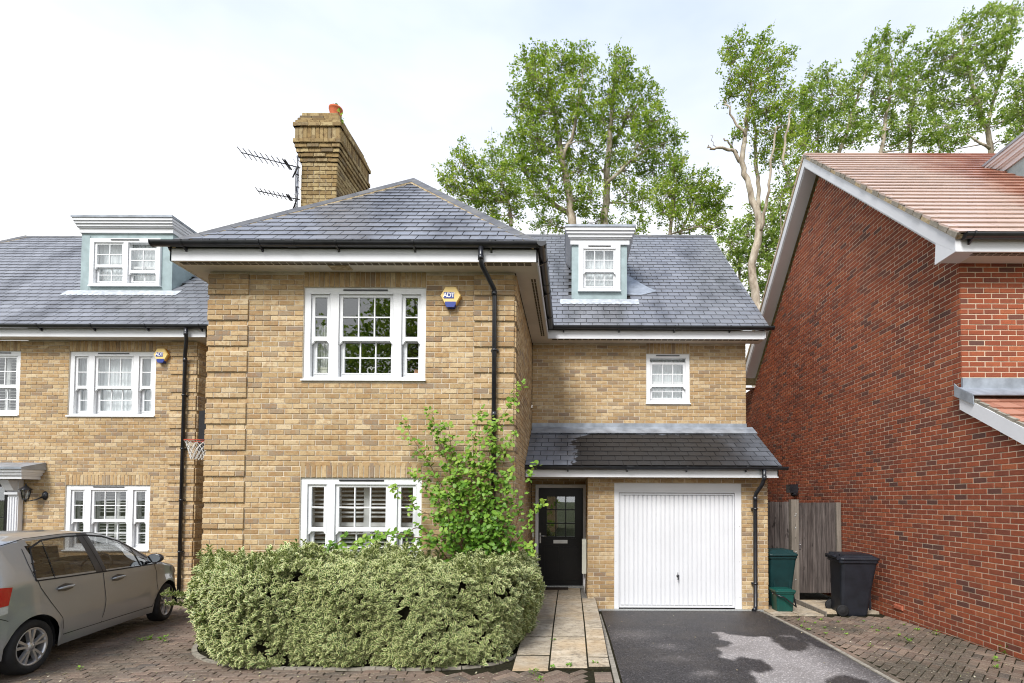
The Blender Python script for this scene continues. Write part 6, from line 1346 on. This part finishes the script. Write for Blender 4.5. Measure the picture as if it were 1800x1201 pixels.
tree('tallest windswept tree reaching the top of the photo at the right', [[(1742, 268, 5.5), (1735, 225, 5), (1712, 170, 4), (1700, 120, 3), (1692, 70, 1.8)], [(1735, 225, 4), (1755, 150, 3), (1770, 90, 2), (1785, 30, 1)], [(1740, 262, 3), (1712, 245, 2), (1700, 235, 1.3)]],
     [(1660, 70, 14), (1645, 95, 14), (1690, 50, 16), (1720, 40, 14), (1745, 28, 14), (1780, 15, 12), (1768, 45, 16), (1670, 105, 20), (1705, 85, 22), (1740, 75, 20), (1765, 80, 14), (1655, 140, 20), (1695, 130, 22), (1735, 118, 22), (1762, 120, 14), (1660, 180, 22), (1700, 180, 22), (1735, 165, 16), (1665, 225, 20), (1700, 225, 20), (1725, 205, 14), (1680, 252, 16), (1760, 215, 12), (1775, 200, 10), (1768, 250, 10), (1650, 255, 12)], 24, 20, 'tleaf2', .95, .145)
tree('tree at the right edge of the photo behind the red house dormer', [[(1812, 260, 4), (1808, 200, 3), (1812, 140, 2)]],
     [(1792, 145, 14), (1785, 170, 12), (1800, 195, 20), (1798, 225, 16), (1815, 150, 22), (1825, 200, 24), (1790, 250, 12), (1830, 110, 20)], 22, 21, 'tleaf2', .95, .13)
# ---- variegated hedge
rng = np.random.default_rng(5); random.seed(5)
HC = (-2.80, 7.5); HA, HB, HQ = 2.32, 1.80, 2.6
# squarer towards the path, rounder towards the car
def sup(x, y):
    p = np.where(np.asarray(x) > 0, 5.5, 2.7); q = np.where(np.asarray(x) > 0, 4.2, 2.5); return np.abs(np.asarray(x)/HA)**p+np.abs(np.asarray(y)/HB)**q
def supr(c, s_):
    lo, hi = np.zeros_like(np.asarray(c, float)), np.full_like(np.asarray(c, float), 4.)
    for _ in range(40): mid = (lo+hi)/2; k = sup(mid*c, mid*s_) < 1; lo = np.where(k, mid, lo); hi = np.where(k, hi, mid)
    return lo
def hbump(x, y, z): return .055*np.sin(x*3.1+z*2.2)+.045*np.sin(x*6.3+y*4.1+1.3)+.035*np.sin(z*7.1+x*4.7)+.025*np.sin(x*13+z*11+y*9)
def htop(x, y): return 1.10+.05*np.sin(x*1.7+.6)+.05*np.sin(x*5.1+y*3)+.035*np.sin(x*9.7+2)+.03*np.sin(x*17+y*7)
n = 7600; th = rng.uniform(math.pi*.93, math.pi*2.07, n); ct, st_ = np.cos(th), np.sin(th)
rr_ = supr(ct, st_); bx, by = rr_*ct, rr_*st_
w_ = np.hypot(np.gradient(bx), 0)  # placement only
zz = rng.random(n)**.9*1.12+.02; tuck = 1-.16*np.clip((zz-.80)/.35, 0, 1)**2-.045*np.clip((.28-zz)/.28, 0, 1)**1.5
depth = 1-rng.random(n)**2*.05
X = HC[0]+bx*tuck*depth; Y = HC[1]+by*tuck*depth; nx_, ny_ = (sup(bx+.01, by)-sup(bx-.01, by)), (sup(bx, by+.01)-sup(bx, by-.01)); nn = np.hypot(nx_, ny_); nx_, ny_ = nx_/nn, ny_/nn
bp = hbump(X, Y, zz); X += nx_*bp; Y += ny_*bp; N1 = np.stack([nx_, ny_, .55+zz*.5], -1); P1 = np.stack([X, Y, zz], -1)
m_ = 4800; X = rng.uniform(-HA, HA, m_); Y = rng.uniform(-HB, .3, m_); k = sup(X, Y) < .93; X, Y = X[k]+HC[0], Y[k]+HC[1]; e = sup(X-HC[0], Y-HC[1])
Z = htop(X, Y)*(1-.14*e**3)+rng.uniform(-.05, .04, len(X)); P2 = np.stack([X, Y, Z], -1); N2 = np.stack([(X-HC[0])*.2, (Y-HC[1])*.3-.2, np.ones(len(X))], -1)
# upright shoots standing above the clipped top
shoots = []; SN = []
for i in range(420):
    x = rng.uniform(-HA*.97, HA*.97); y = rng.uniform(-HB*.93, -.2); 
    if float(sup(x, y)) > .9: continue
    L_ = rng.uniform(.05, .17)*(1.6 if rng.random() < .12 else 1); zt = float(htop(x+HC[0], y+HC[1])); lx_, ly_ = rng.normal()*.25, rng.normal()*.25
    for q in np.arange(0, L_, .026): shoots.append((HC[0]+x+lx_*q, HC[1]+y+ly_*q, zt+q-.02)); SN.append((lx_, ly_, 1.2))
for (x, y, z, dx, dy) in ((-4.92, 6.75, .62, -1, -.5), (-4.94, 6.6, .55, -1, -.6), (-4.90, 6.5, .70, -1, -.6), (-4.82, 6.85, .95, -.8, -.3), (-.62, 6.5, .9, .8, -.3)):
    for q in np.arange(0, .24, .02): shoots.append((x+dx*q, y+dy*q, z+.15*q+rng.normal()*.01)); SN.append((dx, dy, .6))
P3 = np.array(shoots); N3 = np.array(SN)
P = np.concatenate([P1, P2, P3]); N_ = np.concatenate([N1, N2, N3]); N_ /= np.linalg.norm(N_, axis=1, keepdims=True)
kp = ~((P[:, 1] > 7.07) & (P[:, 0] > -5.28) & (P[:, 0] < -.80)) & (P[:, 1] < 8.1) & (np.sin(P[:, 0]*8.3+P[:, 2]*5.1+1.1)*np.sin(P[:, 2]*9.7-P[:, 0]*4.3)+.35*np.sin(P[:, 0]*23)+rng.normal(size=len(P))*.2 < .93); P, N_ = P[kp], N_[kp]
nl_ = 8; PP = np.repeat(P, nl_, 0)+rng.normal(size=(len(P)*nl_, 3))*.013; NN = np.repeat(N_, nl_, 0)
# each leaf points outwards around its shoot axis
d = rng.normal(size=PP.shape); d -= (d*NN).sum(1)[:, None]*NN; d /= np.linalg.norm(d, axis=1, keepdims=True); yv = d*.75+NN*rng.uniform(.25, 1.0, len(PP))[:, None]; yv /= np.linalg.norm(yv, axis=1, keepdims=True)
zv = NN-(NN*yv).sum(1)[:, None]*yv+rng.normal(size=PP.shape)*.15; zv -= (zv*yv).sum(1)[:, None]*yv; zv /= np.linalg.norm(zv, axis=1, keepdims=True); xv = np.cross(yv, zv); RR = np.stack([xv, yv, zv], -1)
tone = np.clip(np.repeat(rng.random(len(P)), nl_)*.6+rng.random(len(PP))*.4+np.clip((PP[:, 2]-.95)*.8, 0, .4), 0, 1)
hg = thing('hedge', 'rounded hedge of cream edged green leaves below the front windows', 'hedge', (-2.9, 6.8, 0))
LV = np.array([(0, 0, 0), (.17, .25, .05), (.22, .62, .06), (0, 1., -.02), (-.22, .62, .06), (-.17, .25, .05), (0, .22, -.02), (0, .70, -.03)], float); LF = np.array([(0, 1, 6), (1, 2, 7), (1, 7, 6), (2, 3, 7), (3, 4, 7), (4, 5, 6), (4, 6, 7), (5, 0, 6)]); rim = np.array([1, 1, 1, 1, 1, 1, 0., 0.])
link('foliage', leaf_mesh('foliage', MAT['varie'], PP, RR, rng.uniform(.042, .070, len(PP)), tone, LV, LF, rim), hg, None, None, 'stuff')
b = MB()                                     # twiggy inside
nr, nk = 14, 64; G = []
for i in range(nr):
    z = -.02+1.02*i/(nr-1); f = .90*(1-.12*max(0, (z-.7)/.4)**2)
    for k in range(nk+1):
        a = math.pi+math.pi*k/nk; c_, s_ = math.cos(a), math.sin(a); r_ = float(supr(c_, s_))*f; x, y = HC[0]+r_*c_, HC[1]+r_*s_; q = .6*float(hbump(x, y, z)); b.v.append((x+c_*q, min(y+s_*q, 7.06 if -5.2 < x < -.83 else 9), z))
for i in range(nr-1):
    for k in range(nk): q = i*(nk+1)+k; b.face((q, q+1, q+nk+2, q+nk+1))
top0 = (nr-1)*(nk+1); cidx = len(b.v); b.v.append((HC[0], 6.9, 1.0))
for k in range(nk): b.face((top0+k, top0+k+1, cidx))
b.build('twig_mass', MAT['twig'], hg, kind='stuff')
for i in range(26):
    x = rng.uniform(-4.4, -.9); y = rng.uniform(6.2, 6.9); b = MB(); b.tube([(x, y, -.02), (x+rng.normal()*.05, y+rng.normal()*.05, .3), (x+rng.normal()*.15, y+rng.normal()*.1, .75)], [.012, .009, .005], 5); b.build('stem', MAT['stem'], hg)
# soil bed and its curved stone edging
b = MB(); pts = []
for k in range(41): a = math.pi*.97+math.pi*1.06*k/40; c_, s_ = math.cos(a), math.sin(a); r_ = float(supr(c_, s_))*.96; pts.append((HC[0]+r_*c_, HC[1]+r_*s_))
b.poly([(x, y, -.004) for x, y in pts]); tag(b.build('planting_bed', MAT['joint']), kind='structure')
edg = MB(); edg.box(-2.92, -2.90, 5.69, 5.70, -.05, -.04); eo = tag(edg.build('bed_edging', MAT['kerb']), kind='structure')
for p, q in zip(pts[:-1], pts[1:]):
    if q[1] > 7.1 or p[1] > 7.1: continue
    P0, P1 = Vector((p[0], p[1], 0)), Vector((q[0], q[1], 0)); D = (P1-P0).normalized(); S_ = Vector((D.y, -D.x, 0))*.055; P0 += D*.004; P1 -= D*.004; b = MB(); zt = random.uniform(.012, .026)
    b.hexa([P0+Vector((0, 0, -.05)), P0+S_+Vector((0, 0, -.05)), P1+S_+Vector((0, 0, -.05)), P1+Vector((0, 0, -.05)), P0+Vector((0, 0, zt)), P0+S_+Vector((0, 0, zt)), P1+S_+Vector((0, 0, zt)), P1+Vector((0, 0, zt))]); b.build('edging_stone', MAT['kerb'], eo)
# ---- climbing rose on the corner
t = thing('climbing_rose', 'bright green climbing rose sprawling up the brick corner beside the downpipe', 'climber', (-1.2, 7.0, 0))
B = MB(); LP, LN_, LT = [], [], []; YC = 6.98
def cane(pts, r0, leaf=1.0, Y=YC, bushy=.10, step=.020):
    W_ = [at(px, py, Y+dy) for px, py, dy in pts]; path = []
    for i in range(len(W_)-1):
        a0 = W_[max(i-1, 0)]; a1, a2 = W_[i], W_[i+1]; a3 = W_[min(i+2, len(W_)-1)]
        for q in range(6): f = q/6; path.append(.5*((2*a1)+(a2-a0)*f+(2*a0-5*a1+4*a2-a3)*f*f+(3*a1-a0-3*a2+a3)*f**3))
    path.append(W_[-1]); n = len(path); B.tube(path, [r0*(1-.8*i/(n-1)) for i in range(n)], 5, cap=False); L_ = 0
    for i in range(n-1):
        seg = (path[i+1]-path[i]).length; k = max(1, int(seg/step*leaf)); f = i/n
        for _ in range(k):
            p = path[i].lerp(path[i+1], random.random()); s_ = bushy*(1.15-.8*f); o = Vector((rng.normal()*s_, -abs(rng.normal())*s_*.8, rng.normal()*s_*.8)); c = p+o
            if c.y > 7.1 and c.x < -.8: c.y = 7.05
            if o.length > .06 and random.random() < .3: B.tube([p, c], [.003, .0015], 3, cap=False)
            LT0 = .25+.6*f+rng.normal()*.12
            for q in range(3): LP.append((c.x+rng.normal()*.018, c.y+rng.normal()*.018, c.z+rng.normal()*.018)); LN_.append((rng.normal()*.35, -.75, .75)); LT.append(LT0+rng.normal()*.12)
base = [(870, 1010), (850, 1010), (885, 1010), (900, 1010), (830, 1010)]
for pts, lf, bu in (
    ([(850, 1010, 0), (815, 930, 0), (780, 860, -.05), (745, 800, -.05), (722, 765, -.08), (712, 740, -.1)], 1.2, .10),
    ([(850, 1010, 0), (820, 940, 0), (800, 860, -.05), (782, 800, -.05), (766, 755, -.05), (760, 722, -.1)], 1.5, .11),
    ([(860, 1010, 0), (830, 930, 0), (812, 860, -.05), (795, 800, -.05), (790, 760, -.1), (785, 742, -.1)], 1.5, .11),
    ([(865, 1010, 0), (850, 930, 0), (840, 860, -.08), (832, 800, -.08), (838, 750, -.08), (846, 715, -.1)], 1.5, .12),
    ([(870, 1010, 0), (862, 930, 0), (858, 850, -.1), (862, 790, -.1), (878, 745, -.1), (900, 705, -.12), (920, 672, -.1)], 1.3, .10),
    ([(875, 1010, 0), (870, 930, -.1), (868, 860, -.1), (868, 800, -.1), (866, 760, -.08), (868, 738, -.1)], 1.8, .12),
    ([(880, 1010, 0), (885, 940, -.1), (880, 880, -.1), (884, 820, -.1), (895, 780, -.1), (908, 745, -.1)], 1.2, .10),
    ([(885, 1010, 0), (900, 950, -.1), (915, 890, -.2), (928, 840, -.3), (948, 815, -.35)], .8, .06),
    ([(890, 1010, 0), (905, 960, -.1), (925, 925, -.2), (940, 895, -.3), (962, 878, -.4)], .9, .055),
    ([(890, 1010, 0), (910, 970, -.1), (930, 960, -.2), (942, 975, -.3)], .7, .05),
    ([(840, 1000, 0), (800, 960, 0), (770, 915, -.1), (735, 895, -.1), (708, 870, -.15), (690, 855, -.15)], 1.1, .07),
    ([(820, 1000, 0), (770, 950, -.1), (730, 945, -.15), (690, 938, -.2), (650, 955, -.25), (610, 962, -.3), (560, 968, -.3)], .75, .045),
    ([(800, 1000, 0), (740, 930, -.1), (705, 945, -.15), (660, 940, -.2), (625, 950, -.3)], .5, .04),
    ([(840, 1000, 0), (800, 930, -.1), (770, 880, -.1), (740, 850, -.1), (728, 830, -.1)], 1.6, .11),
    ([(850, 1000, 0), (830, 950, -.1), (810, 900, -.15), (800, 850, -.15), (810, 800, -.1)], 2.0, .14),
    ([(850, 1000, 0), (850, 950, -.1), (835, 900, -.15), (830, 850, -.15), (825, 810, -.1)], 2.0, .14),
    ([(860, 1000, 0), (870, 950, -.1), (865, 900, -.15), (850, 850, -.15), (855, 810, -.1)], 2.0, .14),
    ([(860, 1000, 0), (885, 950, -.1), (895, 900, -.15), (890, 860, -.15), (900, 820, -.1)], 1.2, .10),
    ([(830, 1000, 0), (790, 960, -.1), (765, 940, -.15), (745, 960, -.15), (720, 975, -.1)], 1.5, .10),
    ([(830, 1000, 0), (810, 960, -.1), (800, 940, -.15), (780, 900, -.15), (770, 850, -.1)], 2.0, .13),
    ([(600, 950, -.3), (585, 962, -.3), (560, 978, -.32), (535, 965, -.3), (520, 975, -.3)], .6, .04)):
    cane(pts, .008, lf*.62, bushy=bu*.9)
B.build('canes', MAT['stem'], t, kind='stuff')
P = np.array(LP); n = len(P); link('leaves', leaf_mesh('leaves', MAT['climb'], P, rand_rot(n, np.array(LN_), .45), rng.uniform(.046, .082, n), np.clip(np.array(LT), 0, 1), LEAF6*np.array([1.15, 1, 1]), LEAF6F), t, None, None, 'stuff')
# ---- a sprig growing beside the chimney pot
t = thing('chimney_weed', 'small leafy plant growing out of the chimney top beside the clay pot', 'plant', (-4.33, 9.1, 9.0))
b = MB(); b.tube([(-4.36, 9.05, 9.0), (-4.28, 8.98, 9.03), (-4.22, 8.93, 8.93), (-4.19, 8.93, 8.82)], .005, 5); b.tube([(-4.42, 9.16, 9.2), (-4.45, 9.14, 9.30)], .004, 4); b.build('stem', MAT['stem'], t)
P = np.array([(-4.28, 8.97, 9.04), (-4.25, 8.94, 8.98), (-4.22, 8.92, 8.92), (-4.20, 8.92, 8.86), (-4.18, 8.92, 8.80), (-4.24, 8.93, 9.02), (-4.21, 8.9, 8.88), (-4.19, 8.9, 8.83), (-4.45, 9.13, 9.28), (-4.43, 9.12, 9.27), (-4.47, 9.12, 9.26)]); link('leaves', leaf_mesh('leaves', MAT['tleaf'], P, rand_rot(len(P)), np.full(len(P), .075), rng.random(len(P)), LEAF6, LEAF6F), t, kind='stuff')
# ---- weeds in the joints
def weed(x, y, r, label, group, n=16, tall=.6, ls=.035):
    t = thing('weed', label, 'weed', (x, y, gz_(y)), group); P = np.zeros((n, 3)); a = rng.uniform(0, 2*math.pi, n); q = r*np.sqrt(rng.random(n)); P[:, 0] = x+q*np.cos(a)*.5; P[:, 1] = y+q*np.sin(a)*.5; P[:, 2] = gz_(y)+rng.random(n)*r*tall+.004
    d = np.stack([np.cos(a), np.sin(a), rng.uniform(.2, 1.1, n)], -1); d /= np.linalg.norm(d, axis=1, keepdims=True); up = np.tile(np.array([0, 0, 1.]), (n, 1)); x_ = np.cross(d, up); x_ /= np.linalg.norm(x_, axis=1, keepdims=True); z_ = np.cross(x_, d); Rm = np.stack([x_, d, z_], -1)
    link('leaves', leaf_mesh('leaves', MAT['weed'], P, Rm, rng.uniform(.7, 1.3, n)*ls, rng.random(n), LEAF6, LEAF6F), t, kind='stuff')
    b = MB(); b.tube([(x, y, gz_(y)-.01), (x, y, gz_(y)+r*tall*.6)], .002, 4); b.build('stem', MAT['stem'], t)
GW = 'small green weeds in the block paving beside the red wall'
for px, py in ((1400, 1088), (1418, 1092), (1433, 1096), (1445, 1104), (1425, 1108), (1468, 1090), (1452, 1112), (1508, 1098), (1517, 1089), (1531, 1104), (1548, 1108), (1480, 1106), (1490, 1118), (1562, 1102), (1575, 1120), (1405, 1100), (1442, 1088), (1530, 1136), (1590, 1098), (1605, 1106), (1615, 1110)):
    p = atz(px+rng.normal()*3, py+rng.normal()*1.5, 0); weed(p.x, p.y, rng.uniform(.03, .055), 'small green weed in the shaded paving joints near the black bin and red wall', GW, int(rng.integers(8, 16)), .4, .026)
for px, py, r, lb, n in ((1646, 1116, .075, 'round leaved weed midway along the red wall base', 22), (1598, 1131, .07, 'flat green weed out in the middle of the side paving strip', 22), (1772, 1150, .13, 'large bright weed clump at the red wall near the right edge', 60), (1752, 1164, .05, 'little tuft just in front of the large weed clump', 14), (1748, 1176, .04, 'single yellowish sprig lying near the right edge of the side strip', 9),
                        (286, 1130, .09, 'bright weed tuft in the paving beside the hedge', 34), (263, 1125, .05, 'pale weed tuft left of the bright tuft near the car', 16), (247, 1128, .05, 'low weed closest to the car front wheel', 16), (140, 1178, .03, 'tiny weed near the car rear wheel', 8), (938, 1188, .07, 'spiky weed in front of the hedge by the stone path', 20), (1000, 1174, .045, 'weed in the herringbone paving at the end of the path', 14), (1046, 1170, .045, 'weed beside the drive edging at the end of the path', 12), (972, 1178, .04, 'weed between the spiky tuft and the path slabs', 12), (950, 1199, .05, 'weed at the very bottom of the photo in front of the path', 14), (371, 1118, .09, 'nettle like weed under the left end of the hedge', 34)):
    p = atz(px, py, 0); weed(p.x, p.y, r, lb, None, n, .9, .034)
p = atz(970, 1120, .12); weed(p.x, p.y, .06, 'upright weed in the joint of the stone path', None, 20, 1.6, .03)
b = MB(); lit = [];                                    # fallen leaves and petals
for i in range(900):
    if i % 3 == 0: x, y = rng.uniform(3.7, 5.4), rng.uniform(4.6, 8.6)
    elif i % 3 == 1: x, y = rng.uniform(-5.8, -.3), 5.62-abs(rng.normal())*.35
    else: x, y = rng.uniform(-7, 3.4), rng.uniform(4.3, 8.8)
    if inhedge(x, y) or (-1.1 < x < .48 and y > 5.7): continue
    lit.append((x, y, gz_(y)+.008))
P = np.array(lit); m = leaf('litter_leaf', [(.10, .07, .035), (.30, .24, .13), (.55, .50, .38), (.30, .32, .10)], .1); tag(link('leaf_litter', leaf_mesh('leaf_litter', m, P, rand_rot(len(P), np.tile(np.array([0, 0, 1.]), (len(P), 1)), .25), rng.uniform(.010, .032, len(P)), rng.random(len(P)))), kind='stuff')
# ---- what the front windows reflect: two garden trees and the slate roofed house across the road
def back_tree(label, x, y, h, seed):
    r = np.random.default_rng(seed); t = thing('tree', label, 'tree', (x, y, 0), 'trees across the road'); b = MB(); b.tube([(x, y, -.1), (x+.1, y, h*.4), (x, y+.1, h*.85)], [.28, .2, .06], 8); b.build('trunk', MAT['bark'], t); LP = []; B = MB()
    for i in range(110):
        d = r.normal(size=3); d /= np.linalg.norm(d); c = np.array([x, y, h*.68])+d*np.array([h*.30, h*.30, h*.30])*r.random()**.4; B.tube([(x, y, min(c[2]-.2, h*.7)), tuple(c)], [.05, .012], 4, cap=False); LP.append(c+r.normal(size=(60, 3))*.42)
    B.build('branches', MAT['bark'], t, kind='stuff'); P = np.concatenate(LP); n = len(P); link('crown', leaf_mesh('crown', MAT['tleaf'], P, rand_rot(n), r.uniform(.2, .34, n), r.random(n)), t, kind='stuff')
back_tree('broad garden tree across the road, mirrored in the upper front window', -8.5, -15, 15, 31); back_tree('second garden tree across the road, left of the broad one', -15.5, -17, 13, 32)
oh = thing('opposite_house', 'house across the road with a dark slate hipped roof, mirrored in the front windows', 'house', (-7, -13, 0))
b = MB(); b.box(-14, -1, -17, -10.5, -.1, 4.6); b.build('wall', MAT['buff'], oh)
b = MB(); e = [Vector(p) for p in ((-14.4, -10.1, 4.6), (-.6, -10.1, 4.6), (-.6, -17.4, 4.6), (-14.4, -17.4, 4.6))]; r0_, r1_ = Vector((-10.5, -13.75, 7.6)), Vector((-4.5, -13.75, 7.6)); b.poly([e[0], r0_, r1_, e[1]]); b.poly([e[1], r1_, e[2]]); b.poly([e[2], r1_, r0_, e[3]]); b.poly([e[3], r0_, e[0]]); b.poly([e[0], e[1], e[2], e[3]]); b.build('roof', MAT['slate'], oh)
for x in (-12, -8.2, -4): b = MB(); b.box(x-.7, x+.7, -10.52, -10.45, 2.9, 4.1); w = b.build('window', MAT['upvc'], oh); b = MB(); b.box(x-.6, x+.6, -10.46, -10.44, 3.0, 4.0); b.build('pane', MAT['glass'], w)
